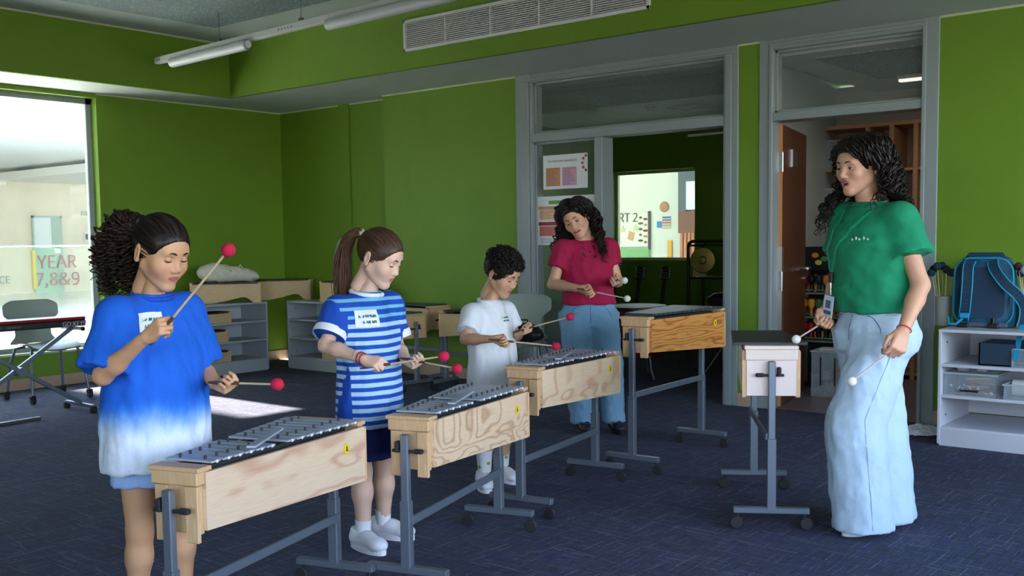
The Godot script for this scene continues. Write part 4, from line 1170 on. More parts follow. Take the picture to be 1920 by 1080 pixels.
func build_posters() -> void:
	var w := rgb(228, 232, 230)
	var bx := [[30, 130, 150, 190, rgb(196, 138, 96)], [200, 130, 150, 190, rgb(206, 160, 176)]]
	for k in 11:
		bx.append([40, 142 + k * 16, 120 - (k * 37) % 50, 4, rgb(120, 84, 72) if k < 6 else rgb(110, 110, 150)])
		bx.append([210, 142 + k * 16, 126 - (k * 53) % 60, 4, rgb(130, 96, 120) if k < 5 else rgb(96, 106, 170)])
	var p1 := sheet("classroom_poster", "white landscape poster with orange and pink text boxes on the sidelight", V(-5.13, 1.82, -6.995), 0.46, 0.285, lines_tex(460, 352, w, bx))
	var tt := part(p1, "heading", text_mesh("Our Classroom Expectations", 0.0175, 0.0006), mat(rgb(50, 54, 60), 0.6))
	tt.position = V(-0.03, 0.092, 0.0008)
	for k in 5:
		var a := PI / 2 + PI * (k + 0.5) / 5.0
		part(p1, "dot", MB.new().prism(disc(0.012, 0.012, 14), 0.0006, Transform3D(Basis(), V(0.228 + cos(a) * 0.05, 0.062 + sin(a) * 0.062, 0.0008))), mat(rgb(176, 62, 48), 0.6))
	bx = [[40, 92, 210, 30, rgb(206, 150, 110)], [50, 124, 190, 92, rgb(226, 186, 150)], [40, 236, 210, 34, rgb(150, 40, 52)], [50, 276, 190, 92, rgb(206, 120, 112)], [330, 92, 210, 30, rgb(206, 150, 110)], [340, 124, 190, 92, rgb(214, 176, 150)], [330, 236, 210, 34, rgb(150, 40, 52)], [340, 276, 190, 92, rgb(206, 120, 112)], [150, 40, 280, 34, rgb(96, 160, 84)]]
	for k in 6:
		bx.append([60, 386 + k * 9, 150 - (k * 31) % 60, 3, rgb(90, 104, 140)])
		bx.append([340, 386 + k * 9, 150 - (k * 47) % 60, 3, rgb(90, 104, 140)])
		bx.append([60, 134 + k * 13, 160 - (k * 29) % 60, 4, rgb(190, 130, 96)])
		bx.append([60, 286 + k * 13, 160 - (k * 41) % 60, 4, rgb(170, 70, 70)])
	var p2 := sheet("class_chart", "white chart with green heading and peach and red boxes behind the woman", V(-5.145, 1.415, -6.995), 0.62, 0.41, lines_tex(620, 450, w, bx))

func build_practice_things() -> void:
	# round drum
	var d := thing("floor_drum", "round floor drum with pale skin and dark red shell in the practice room", "drum", V(-4.98, 0, -7.86))
	part(d, "shell", MB.new().lathe([Vector2(0.0, 0.2), Vector2(0.2, 0.2), Vector2(0.25, 0.4), Vector2(0.265, 0.60), Vector2(0.262, 0.62)], 36), mat(rgb(96, 24, 26), 0.35))
	part(d, "hoop", MB.new().lathe([Vector2(0.262, 0.615), Vector2(0.278, 0.618), Vector2(0.278, 0.648), Vector2(0.262, 0.65)], 36), M.black)
	part(d, "skin", MB.new().lathe([Vector2(0.27, 0.648), Vector2(0.264, 0.658), Vector2(0.0, 0.659)], 36), mat(rgb(196, 208, 176), 0.5))
	for k in 3:
		var a := TAU * k / 3.0 + 0.4
		part(d, "leg", MB.new().tube([V(cos(a) * 0.19, 0.24, sin(a) * 0.19), V(cos(a) * 0.22, 0.1, sin(a) * 0.22), V(cos(a) * 0.26, 0.012, sin(a) * 0.26)], [0.012], 8), M.steel)
	# guitars leaning against the far wall
	for q in [[-6.96, 0.955, "guitar leaning under the practice room window, farthest from the gong rack"], [-6.62, 0.915, "guitar leaning under the practice room window, middle of three"], [-6.27, 0.915, "guitar leaning under the practice room window, nearest the gong rack"]]:
		var gt := thing("guitar", "dark " + q[2], "guitar", V(q[0] - 0.03, 0.0, -10.42))
		gt.rotation = Vector3(-0.16, 0.25, -0.06)
		var s: float = q[1] / 0.98
		var bp := PackedVector2Array()
		for k in 28:
			var a := TAU * k / 28.0
			var r := 0.17 + 0.03 * cos(2.0 * a) - 0.02 * sin(a)
			bp.append(Vector2(cos(a) * r * 0.85, 0.22 + sin(a) * r * 1.25) * s)
		part(gt, "body", MB.new().prism(bp, 0.09), mat(rgb(104, 52, 26), 0.3))
		part(gt, "neck", MB.new().span(V(-0.025, 0.4, 0.035) * s, V(0.025, 0.82, 0.055) * s, 0.004), mat(rgb(30, 22, 18), 0.45))
		var hd := part(gt, "headstock", MB.new().prism(PackedVector2Array([Vector2(-0.026, 0.81) * s, Vector2(0.026, 0.81) * s, Vector2(0.042, 0.86) * s, Vector2(0.038, 0.985) * s, Vector2(0.0, 1.0) * s, Vector2(-0.038, 0.985) * s, Vector2(-0.042, 0.86) * s]), 0.022, Transform3D(Basis(Vector3.RIGHT, 0.0), V(0, 0, 0.04))), mat(rgb(24, 20, 18), 0.45))
		var pg := MB.new()
		for k in 4:
			for sx in [-0.026, 0.0, 0.026]: pg.ball(V(sx, 0.855 + k * 0.032, 0.053) * s, 0.0055, 8, 6)
			for sx in [-0.055, 0.055]: pg.ball(V(sx, 0.87 + k * 0.035, 0.04) * s, 0.008, 8, 6)
		part(hd, "tuning_pegs", pg, M.pin_tip)
		part(gt, "strings", MB.new().span(V(-0.014, 0.25, 0.058) * s, V(-0.012, 0.82, 0.06) * s).span(V(0.012, 0.25, 0.058) * s, V(0.014, 0.82, 0.06) * s), M.chrome)
	# rack with a gong
	var r := thing("gong_rack", "black tube rack with shelves standing in the practice room", "rack", V(-4.90, 0, -9.0))
	part(r, "frame", MB.new().tube([V(-0.2, 0, 0), V(-0.2, 1.16, 0), V(-0.19, 1.2, 0), V(-0.16, 1.22, 0), V(0.5, 1.22, 0), V(0.53, 1.2, 0), V(0.54, 1.16, 0), V(0.54, 0, 0)], [0.016], 10), M.black)
	part(r, "frame", MB.new().tube([V(-0.2, 0, -0.3), V(-0.2, 1.16, -0.3), V(-0.16, 1.22, -0.3), V(0.5, 1.22, -0.3), V(0.54, 1.16, -0.3), V(0.54, 0, -0.3)], [0.016], 10), M.black)
	for y in [0.2, 0.55, 0.86]:
		part(r, "shelf", MB.new().box(V(0.17, y, -0.15), V(0.72, 0.02, 0.3), 0.003), M.black)
	part(r, "crossbar", MB.new().cyl(V(-0.2, 1.18, -0.05), V(0.54, 1.18, -0.05), 0.01, 8), M.black)
	var gm := mat(rgb(206, 172, 104), 0.22, 1.0)
	var gg := thing("gong", "round brass gong hanging in the black rack", "gong", V(-4.93, 1.035, -8.985), 0.25)
	part(gg, "disc", MB.new().lathe([Vector2(0.0, 0.018), Vector2(0.03, 0.016), Vector2(0.04, 0.008), Vector2(0.12, 0.004), Vector2(0.128, -0.01), Vector2(0.12, -0.004), Vector2(0.0, 0.0)], 40, Transform3D(Basis(Vector3.RIGHT, PI / 2), Vector3.ZERO)), gm)
	part(gg, "cord", MB.new().tube([V(-0.05, 0.11, 0), V(-0.04, 0.16, -0.03)], [0.003], 6).tube([V(0.05, 0.11, 0), V(0.04, 0.16, -0.03)], [0.003], 6), M.black)
	single("card_sheet", MB.new().box(Vector3.ZERO, V(0.14, 0.2, 0.004)), mat(rgb(206, 180, 140), 0.7), "tan card leaning in the black rack beside the gong", "card", V(-5.03, 0.975, -9.10), 0.1)
	var s2 := SDF.new(V(-0.3, -0.02, -0.16), V(0.3, 0.26, 0.16), 0.015)
	s2.ell(V(0, 0.08, 0), V(0.26, 0.085, 0.12), 0.03)
	s2.ell(V(0.1, 0.14, 0), V(0.1, 0.07, 0.09), 0.04)
	var mb := MB.new()
	s2.net(mb, Transform3D.IDENTITY, func(p: Vector3, n: Vector3) -> Vector3: return V(p.x, maxf(p.y, 0.0), p.z) + n * 0.02 * nz.get_noise_3dv(p * 7.0))
	single("soft_case", mb, M.black, "slumped black soft case on the middle shelf of the gong rack", "case", V(-4.72, 0.56, -9.15))
	# things on the floor behind: pedal stand legs and a small red drum
	var ps := thing("music_stand", "black tripod music stand in the practice room", "stand", V(-4.35, 0, -8.3))
	part(ps, "pole", MB.new().cyl(V(0, 0.15, 0), V(0, 0.62, 0), 0.012, 10), M.chrome)
	for k in 3:
		var a := TAU * k / 3.0
		part(ps, "leg", MB.new().cyl(V(0, 0.28, 0), V(cos(a) * 0.22, 0.012, sin(a) * 0.22), 0.01, 8), M.chrome)
	part(ps, "desk", MB.new().box(V(0, 0.66, 0), V(0.3, 0.12, 0.02), 0.004), M.black)

func build_store_things() -> void:
	# wooden pigeon-hole shelving
	var t := thing("wooden_shelving", "tall wooden pigeon hole shelving in the store room", "shelving", V(-3.0, 0, -9.40))
	var x0 := -0.84
	for x in [-0.81, -0.345, -0.135, 0.07, 0.6, 1.1]:
		part(t, "upright", MB.new().span(V(x - 0.02, 0, 0), V(x + 0.02, 2.22, 0.36), 0.002), M.shelf_wood)
	part(t, "top", MB.new().span(V(x0, 2.2, 0), V(1.12, 2.235, 0.365), 0.002), M.shelf_wood)
	part(t, "back_panel", MB.new().span(V(x0, 0, 0.002), V(1.12, 2.2, 0.01)), mat(rgb(150, 116, 92), 0.6))
	for y in [0.05, 0.72, 1.10, 1.47, 1.84]:
		part(t, "shelf", MB.new().span(V(-0.79, y - 0.012, 0.01), V(-0.365, y + 0.012, 0.355), 0.002), M.shelf_wood)
	for q in [[-0.325, -0.155], [-0.115, 0.05], [0.09, 0.58], [0.62, 1.08]]:
		for y in [0.05, 0.9, 1.35, 1.82]:
			part(t, "shelf", MB.new().span(V(q[0], y - 0.012, 0.01), V(q[1], y + 0.012, 0.355), 0.002), M.shelf_wood)
	# bins with odds and ends
	var gb := "clear bins on the store room shelving"
	for q in [[1.852, 0.26, "tall cluttered"], [1.482, 0.2, "squat cluttered"], [1.112, 0.22, "low cluttered"]]:
		clear_bin(q[2] + " clear plastic bin on the store room shelving", V(-3.58, q[0], -9.2), 0.0, 0.36, q[1], 0.28, gb)
	var r2 := RandomNumberGenerator.new()
	r2.seed = 5
	for q in [1.866, 1.494, 1.124]:
		for k in 5:
			var c: Color = [rgb(150, 150, 156), rgb(110, 70, 96), rgb(190, 190, 196), rgb(90, 60, 50), rgb(206, 196, 160)][k]
			var hh := 0.10 + r2.randf() * 0.05
			single("shaker", MB.new().lathe([Vector2(0.0, 0.0), Vector2(0.022, 0.002), Vector2(0.026, hh * 0.5), Vector2(0.012, hh), Vector2(0.0, hh + 0.006)], 14), mat(c, 0.4, 0.3 if k % 2 == 0 else 0.0), "small %s shaker in the %s bin of the store room shelving" % [["grey", "purple", "silver", "brown", "cream"][k], "upper" if q > 1.8 else ("middle" if q > 1.4 else "lower")], "shaker", V(-3.70 + k * 0.06, q, -9.17 + 0.06 * (k % 2)), 0, "shakers in the store room bins")
	single("silver_bell", MB.new().lathe([Vector2(0.0, 0.09), Vector2(0.02, 0.088), Vector2(0.035, 0.05), Vector2(0.05, 0.0), Vector2(0.0, 0.0)], 20), M.chrome, "small silver bell on the third shelf in the store room", "bell", V(-3.52, 1.345, -9.1))
	# black rack packed with small bottles of paint-bright maracas
	var k := thing("wire_rack", "black wire rack packed with bright hand percussion in the store room", "rack", V(-3.42, 0, -8.35))
	for sx in [-0.2, 0.2]:
		for sz in [-0.13, 0.13]:
			part(k, "upright", MB.new().cyl(V(sx, 0, sz), V(sx, 1.02, sz), 0.012, 8), M.black)
	for y in [0.38, 0.58, 0.78, 0.98]:
		part(k, "tray", MB.new().box(V(0, y, 0), V(0.42, 0.014, 0.28), 0.002).box(V(0, y + 0.03, 0.14), V(0.42, 0.008, 0.006)), mat(rgb(120, 140, 120), 0.5) if y < 0.9 else M.black)
	part(k, "back", MB.new().box(V(0, 0.55, -0.135), V(0.42, 0.95, 0.006)), M.black)
	var cols := [rgb(190, 30, 36), rgb(226, 176, 40), rgb(30, 40, 60), rgb(190, 30, 36), rgb(60, 120, 70), rgb(226, 120, 40), rgb(24, 24, 28)]
	var mm := MB.new().lathe([Vector2(0.0, 0.0), Vector2(0.011, 0.0), Vector2(0.012, 0.06), Vector2(0.03, 0.085), Vector2(0.034, 0.11), Vector2(0.026, 0.14), Vector2(0.0, 0.15)], 14).mesh()
	for yi in 3:
		for xi in 6:
			for zi in 2:
				var c: Color = cols[(yi * 5 + xi * 3 + zi * 2) % 7]
				single("maraca", mm, mat(c, 0.35), "small %s maraca on the %s tier of the black wire rack" % [["red", "yellow", "navy", "red", "green", "orange", "black"][(yi * 5 + xi * 3 + zi * 2) % 7], ["lowest", "middle", "upper"][yi]], "maraca", V(-3.42 - 0.165 + xi * 0.066, 0.387 + 0.2 * yi, -8.28 - zi * 0.085), 0, "maracas on the black wire rack")
	var bx := thing("print_box", "black carton with bright print on top of the wire rack", "carton", V(-3.42, 0.987, -8.33))
	part(bx, "carton", MB.new().box(V(0, 0.09, 0), V(0.3, 0.18, 0.2), 0.003), M.black)
	for q in [[-0.05, 0.11, rgb(226, 130, 40)], [0.03, 0.08, rgb(70, 140, 80)], [0.06, 0.13, rgb(196, 40, 44)], [-0.02, 0.05, rgb(220, 200, 70)]]:
		part(bx, "print", MB.new().prism(disc(0.03, 0.022, 10), 0.001, Transform3D(Basis(), V(q[0], q[1], 0.1008))), mat(q[2], 0.5))
	var cb := clear_bin("tall clear plastic bin on the store room floor near the open door", V(-3.15, 0.002, -7.86), 0.1, 0.27, 0.36, 0.3)
	part(cb, "lid_flap", MB.new().box(V(0, 0.352, -0.08), V(0.26, 0.02, 0.12), 0.004), mat(rgb(206, 210, 212), 0.4))
	part(cb, "strap", MB.new().box(V(-0.06, 0.20, 0.152), V(0.012, 0.22, 0.004)).box(V(0.05, 0.20, 0.152), V(0.012, 0.22, 0.004)), M.black)
	for q in [[V(-3.2, 0.01, -7.82), rgb(150, 150, 156)], [V(-3.1, 0.01, -7.86), rgb(176, 120, 128)], [V(-3.15, 0.01, -7.93), rgb(190, 194, 200)]]:
		single("cabasa", MB.new().lathe([Vector2(0.0, 0.0), Vector2(0.014, 0.0), Vector2(0.014, 0.10), Vector2(0.05, 0.12), Vector2(0.05, 0.19), Vector2(0.0, 0.2)], 16), mat(q[1], 0.3, 0.4), "cabasa standing in the tall clear bin by the open door", "cabasa", q[0], 0, "cabasas in the floor bin")

func build_right_cabinet() -> void:
	var zc := -6.3
	shelf_unit("white open shelf unit under the blue backpack", V(-1.14, 0, zc), 0.0, 1.5, 0.60, 0.695, M.cab_white, M.cab_white, [0.295, 0.48], 0.105)
	# contents
	var db := thing("dark_bin", "dark teal plastic bin with a clear scoop front on the top shelf", "bin", V(-1.42, 0.489, -6.50))
	part(db, "tub", MB.new().span(V(-0.26, 0, -0.16), V(0.28, 0.008, 0.14)).span(V(-0.26, 0, 0.13), V(-0.06, 0.13, 0.14)).span(V(0.10, 0, 0.13), V(0.28, 0.13, 0.14)).span(V(-0.26, 0, -0.16), V(-0.252, 0.13, 0.14)).span(V(0.272, 0, -0.16), V(0.28, 0.13, 0.14)).span(V(-0.26, 0, -0.16), V(0.28, 0.13, -0.15)), mat(rgb(44, 66, 84), 0.3))
	part(db, "scoop_front", MB.new().span(V(-0.07, 0.0, 0.141), V(0.11, 0.1, 0.145)), M.bin)
	part(db, "scoop_rim", MB.new().span(V(-0.075, 0.1, 0.14), V(0.115, 0.108, 0.147)).span(V(-0.08, 0, 0.14), V(-0.07, 0.108, 0.147)).span(V(0.11, 0, 0.14), V(0.12, 0.108, 0.147)), mat(rgb(140, 160, 166), 0.3))
	for q in [0, 1]:
		mallet("wooden drumstick like mallet lying in the dark scoop bin", V(-1.48 + 0.05 * q, 0.506, -6.40 - 0.03 * q), V(-1.33 + 0.02 * q, 0.56, -6.42), 0.012, M.stick, M.stick, "mallets in the dark bin")
	var mb := clear_bin("wide clear bin full of wooden hand percussion on the middle shelf", V(-1.72, 0.304, -6.47), 0.0, 0.29, 0.135, 0.26)
	part(mb, "handle", MB.new().box(V(0, 0.03, 0.133), V(0.1, 0.012, 0.012), 0.003), M.black)
	var r3 := RandomNumberGenerator.new()
	r3.seed = 9
	for k in 7:
		var a := V(-1.83 + r3.randf() * 0.1, 0.325 + 0.012 * k, -6.38 - 0.02 * (k % 5))
		single("rhythm_stick", MB.new().tube([Vector3.ZERO, V(0.11 + r3.randf() * 0.04, 0.012 - 0.02 * r3.randf(), 0.0)], [0.008], 8), M.stick if k % 2 == 0 else M.lipping, "wooden rhythm stick in the wide clear bin", "rhythm stick", a, 0, "rhythm sticks in the clear bin")
	for k in 16:
		single("jingle_bell", MB.new().ball(Vector3.ZERO, 0.009, 8, 6), M.chrome if k % 3 else M.felt_white, "tiny silver bell in the wide clear bin", "bell", V(-1.84 + r3.randf() * 0.25, 0.322 + r3.randf() * 0.07, -6.352 - r3.randf() * 0.02), 0, "bells in the clear bin")
	for k in 5:
		single("egg_shaker", MB.new().ellipsoid(Transform3D(Basis().scaled(V(0.024, 0.018, 0.018)), Vector3.ZERO), 12, 8), mat(rgb(120, 34, 48), 0.4), "dark red egg shaker in the wide clear bin", "shaker", V(-1.80 + 0.045 * k, 0.328, -6.40 - 0.02 * (k % 2)), 0, "egg shakers in the clear bin")
	for q in [[-1.81, 0.06], [-1.70, 0.05]]:
		single("white_tub", MB.new().lathe([Vector2(0.0, 0.0), Vector2(q[1] * 0.55, 0.0), Vector2(q[1] * 0.6, 0.03), Vector2(0.0, 0.03)], 20), M.white, "small white tub behind the wide clear bin", "tub", V(q[0], 0.435, -6.52), 0, "white tubs on the wide clear bin")
	clear_bin("long shallow clear bin on the middle shelf beside the full one", V(-1.32, 0.304, -6.46), 0.0, 0.42, 0.09, 0.28)
	var tin := single("paper_roll", MB.new().cyl(V(-0.19, 0.05, 0), V(0.19, 0.05, 0), 0.048, 20), M.white, "white paper roll lying in the long shallow bin", "paper roll", V(-1.32, 0.310, -6.46))
	# mallet pots on top
	for q in [[-1.955, rgb(150, 158, 150), "between door frame and blue backpack", 0.0], [-1.47, rgb(190, 196, 190), "under the loose strap of the backpack", 1.0]]:
		var pt := thing("mallet_pot", "pale grey pot of mallets " + q[2], "pot", V(q[0], 0.695, -6.60))
		part(pt, "cup", MB.new().lathe([Vector2(0.0, 0.0), Vector2(0.045, 0.0), Vector2(0.05, 0.18), Vector2(0.045, 0.18), Vector2(0.042, 0.01), Vector2(0.0, 0.01)], 24), mat(q[1], 0.5))
		for k in 7:
			var a: float = TAU * k / 7.0 + q[3]
			var bt: Vector3 = V(q[0] + cos(a) * 0.015, 0.72, -6.60 + sin(a) * 0.015)
			var tp: Vector3 = V(q[0] + cos(a) * 0.062 + (-0.012 if q[3] == 0.0 else 0.0), 1.02 + 0.02 * (k % 3), -6.60 + sin(a) * 0.05)
			mallet("long %s headed mallet in the pot %s" % [["teal", "black", "dark blue"][k % 3] if q[3] == 0.0 else ["blue", "grey", "maroon"][k % 3], q[2]], bt, tp, 0.024, mat([rgb(14, 62, 70), rgb(20, 22, 26), rgb(16, 50, 66)][k % 3] if q[3] == 0.0 else [rgb(20, 40, 110), rgb(150, 156, 150), rgb(60, 30, 40)][k % 3], 0.9), M.stick, "mallets in the pot " + q[2])
	build_backpack()
	# crumpled cloth on the carpet
	var f := MB.new()
	f.patch(func(u: float, v: float) -> Vector3:
		var x := (u - 0.5) * 0.30
		var z := (v - 0.5) * 0.2
		var h := 0.05 * (1.0 - pow(absf(u - 0.5) * 2.0, 2.0)) * (1.0 - pow(absf(v - 0.5) * 2.0, 2.0)) + 0.022 * absf(nz.get_noise_3d(u * 2.6, v * 2.6, 3.0))
		return V(x + 0.02 * nz.get_noise_2d(u * 2.0, v * 3.0), 0.003 + h, z + 0.03 * nz.get_noise_2d(v * 3.0, u * 2.0)), 30, 24, Vector3.UP)
	single("crumpled_cloth", f, mat(rgb(216, 218, 224), 0.8), "crumpled white cloth on the carpet between door frame and shelf unit", "cloth", V(-2.07, 0.0, -6.62), 0.5)

func build_backpack() -> void:
	var t := thing("backpack", "dark blue school backpack with turquoise piping on the white shelf unit", "backpack", V(-1.71, 0.695, -6.58), deg_to_rad(4.0))
	var blue := tri_mat(noise_tex(61, 0.3, [rgb(20, 74, 100), rgb(28, 86, 114)], 128), V(8, 8, 8), 0.7)
	var cyan := mat(rgb(20, 150, 190), 0.55)
	var dark := mat(rgb(22, 56, 80), 0.7)
	var s := SDF.new(V(-0.24, -0.02, -0.17), V(0.24, 0.46, 0.14), 0.011)
	s.stack([[0.0, 0, -0.02, 0.17, 0.085], [0.06, 0, -0.02, 0.185, 0.1], [0.2, 0, -0.02, 0.182, 0.1], [0.34, 0, -0.02, 0.165, 0.085], [0.41, 0, -0.02, 0.135, 0.065], [0.43, 0, -0.02, 0.09, 0.04]], Vector3.RIGHT, Vector3.BACK, 0.02)
	var mb := MB.new()
	s.net(mb, Transform3D.IDENTITY, func(p: Vector3, n: Vector3) -> Vector3: return p + n * 0.006 * nz.get_noise_3dv(p * 9.0))
	part(t, "body", mb, blue)
	part(t, "back_pad", MB.new().prism(rrect(0.24, 0.3, 0.04), 0.02, Transform3D(Basis(Vector3.RIGHT, -0.06), V(0.0, 0.21, 0.078))), dark)
	# piping outline
	var pp := []
	for q in rrect(0.335, 0.40, 0.09, 8): pp.append(V(q.x * (1.0 - 0.12 * (q.y + 0.2)), q.y + 0.215, 0.052))
	pp.append(pp[0])
	part(t, "piping", MB.new().tube(pp, [0.006], 8, false), cyan)
	# shoulder straps with cyan edges
	for q in [[[V(-0.07, 0.40, 0.06), V(-0.075, 0.36, 0.105), V(-0.075, 0.25, 0.125), V(-0.085, 0.12, 0.12), V(-0.10, 0.05, 0.09)]], [[V(0.05, 0.40, 0.06), V(0.07, 0.35, 0.105), V(0.13, 0.27, 0.13), V(0.20, 0.20, 0.12), V(0.235, 0.12, 0.08), V(0.225, 0.02, 0.09)]]]:
		var c := Curve3D.new()
		for p in q[0]: c.add_point(p)
		var pl: Array = q[0]
		var sm := []
		for k in 25:
			var u := k / 24.0 * (pl.size() - 1)
			var i := mini(int(u), pl.size() - 2)
			var fr := u - i
			var p0: Vector3 = pl[maxi(i - 1, 0)]; var p1: Vector3 = pl[i]; var p2: Vector3 = pl[i + 1]; var p3: Vector3 = pl[mini(i + 2, pl.size() - 1)]
			sm.append(p1.cubic_interpolate(p2, p0, p3, fr))
		var st := MB.new()
		var e1 := []
		var e2 := []
		for k in 24:
			var a: Vector3 = sm[k]
			var b: Vector3 = sm[k + 1]
			st.bar(a, b + (b - a) * 0.15, 0.055, 0.01, 0.003, Vector3.BACK)
		for k in 25:
			var tn: Vector3 = (sm[mini(k + 1, 24)] - sm[maxi(k - 1, 0)]).normalized()
			var sd := Vector3.BACK.cross(tn).normalized()
			e1.append(sm[k] + sd * 0.028 + V(0, 0, 0.003)); e2.append(sm[k] - sd * 0.028 + V(0, 0, 0.003))
		var so := part(t, "shoulder_strap", st, dark)
		part(so, "piping", MB.new().tube(e1, [0.0045], 6).tube(e2, [0.0045], 6), cyan)
	part(t, "webbing", MB.new().bar(V(0.225, 0.03, 0.09), V(0.222, -0.03, 0.165), 0.028, 0.004).bar(V(0.222, -0.03, 0.165), V(0.222, -0.16, 0.29), 0.028, 0.004), cyan)
	part(t, "webbing", MB.new().tube([V(-0.10, 0.06, 0.09), V(-0.14, 0.02, 0.1), V(-0.18, 0.02, 0.09), V(-0.19, 0.06, 0.07)], [0.009], 8), cyan)
	part(t, "buckle", MB.new().box(V(-0.09, 0.075, 0.12), V(0.05, 0.03, 0.012), 0.003), cyan)
	part(t, "haul_handle", MB.new().tube([V(-0.11, 0.40, 0.0), V(-0.09, 0.435, 0.0), V(0.09, 0.435, 0.0), V(0.11, 0.40, 0.0)], [0.014], 10), dark)
	part(t, "trolley_tube", MB.new().cyl(V(-0.115, 0.02, 0.075), V(-0.105, 0.41, 0.06), 0.008, 8).cyl(V(0.065, 0.0, 0.085), V(0.065, 0.09, 0.085), 0.012, 8), M.black)
	part(t, "wheel_guard", MB.new().box(V(0.065, 0.015, 0.09), V(0.06, 0.03, 0.03), 0.006).box(V(-0.1, 0.015, 0.085), V(0.06, 0.03, 0.03), 0.006), M.black)
	part(t, "base_plate", MB.new().box(V(0, 0.02, 0.07), V(0.28, 0.03, 0.02), 0.006), mat(rgb(70, 90, 110), 0.5))

# ---------------------------------------------------------------- people
var head_cache := {}

func lin(c: Color) -> Color:
	return c.srgb_to_linear()

# canonical head: x to the person's left, y up, z forwards, eye line at y = 0, 0.23 m tall
func head_field(mouth: String, cell: float, kid: bool) -> SDF:
	var key := mouth + str(kid)
	if head_cache.has(key): return head_cache[key]
	var s := SDF.new(V(-0.105, -0.175, -0.135), V(0.105, 0.135, 0.135), cell)
	s.ell(V(0, 0.03, -0.014), V(0.074, 0.086, 0.096), 0.02)
	s.ell(V(0, 0.028, 0.03), V(0.064, 0.062, 0.062), 0.03)
	s.ell(V(0, -0.042, 0.030), V(0.055, 0.070, 0.058), 0.035)
	s.cap(V(0, -0.02, -0.018), V(0, -0.15, -0.040), 0.036 if kid else 0.044, 0.037 if kid else 0.045, 0.03)
	for x in [-1.0, 1.0]:
		s.cap(V(x * 0.047, -0.05, 0.0), V(x * 0.013, -0.1, 0.064), 0.016, 0.012, 0.025)
		s.ell(V(x * 0.038, -0.025 if not kid else -0.034, 0.062 if not kid else 0.058), V(0.024, 0.022, 0.022) if not kid else V(0.026, 0.026, 0.026), 0.028)
	s.ell(V(0, -0.098, 0.068), V(0.02, 0.015, 0.017), 0.02)
	s.cap(V(-0.034, 0.021, 0.076), V(0.034, 0.021, 0.076), 0.011, 0.011, 0.018)
	for x in [-1.0, 1.0]:
		s.ell(V(x * 0.032, 0.0, 0.096), V(0.017, 0.012, 0.016), 0.014, true)
	# nose
	var nt := V(0, -0.034, 0.103) if not kid else V(0, -0.032, 0.0985)
	s.cap(V(0, 0.012, 0.083) if not kid else V(0, 0.006, 0.082), nt + V(0, 0.004, 0), 0.0065, 0.0095, 0.012)
	s.ell(nt, V(0.0105, 0.009, 0.0105), 0.008)
	for x in [-1.0, 1.0]: s.ell(V(x * 0.0115, -0.037, 0.093), V(0.0075, 0.0065, 0.009), 0.006)
	# mouth
	s.ell(V(0, -0.062, 0.075), V(0.027, 0.018, 0.015), 0.018)
	var w := (0.019 if kid else 0.022) if mouth != "smile" else 0.027
	var cy := -0.0625 if mouth != "smile" else -0.0585
	for x in [-1.0, 1.0]:
		s.cap(V(x * w, cy, 0.080), V(x * 0.004, -0.0580, 0.0895), 0.0026, 0.0042, 0.004)
		s.cap(V(x * w * 0.9, cy - 0.001, 0.080), V(x * 0.002, -0.0685 - (0.006 if mouth == "open" else 0.0), 0.0890), 0.0026, 0.0050, 0.004)
	if mouth == "open": s.ell(V(0, -0.0645, 0.096), V(0.015, 0.0065, 0.016), 0.003, true)
	elif mouth == "smile": s.ell(V(0, -0.0625, 0.095), V(0.018, 0.004, 0.012), 0.003, true)
	else: s.ell(V(0, -0.0625, 0.096), V(0.02, 0.0012, 0.008), 0.003, true)
	# ears
	for x in [-1.0, 1.0]:
		var b := Basis(Vector3.UP, x * 0.45)
		s.ell(V(x * 0.079, -0.006, -0.012), V(0.008, 0.029, 0.018), 0.008, false, b)
		s.ell(V(x * 0.088, -0.006, -0.008), V(0.006, 0.018, 0.010), 0.005, true, b)
		s.ell(V(x * 0.079, -0.031, -0.008), V(0.007, 0.009, 0.009), 0.006)
	head_cache[key] = s
	return s

func cap_field(grow: float, hair_low: float) -> SDF:
	var key := "cap%f%f" % [grow, hair_low]
	if head_cache.has(key): return head_cache[key]
	var s := SDF.new(V(-0.13, -0.14, -0.16), V(0.13, 0.165, 0.13), 0.0062)
	s.ell(V(0, 0.031, -0.014), V(0.0768, 0.0892, 0.0990) + Vector3.ONE * grow, 0.02)
	s.ell(V(0, 0.032, 0.03), V(0.0662, 0.0645, 0.0640) + Vector3.ONE * grow, 0.03)
	s.ell(V(0, -0.060, 0.104), V(0.105, 0.126, 0.080), 0.004, true)
	for x in [-1.0, 1.0]: s.ell(V(x * 0.098, -0.012, 0.004), V(0.034, 0.036, 0.032), 0.008, true)
	s.ell(V(0, hair_low - 0.12, 0.03), V(0.16, 0.12, 0.15), 0.012, true)
	head_cache[key] = s
	return s

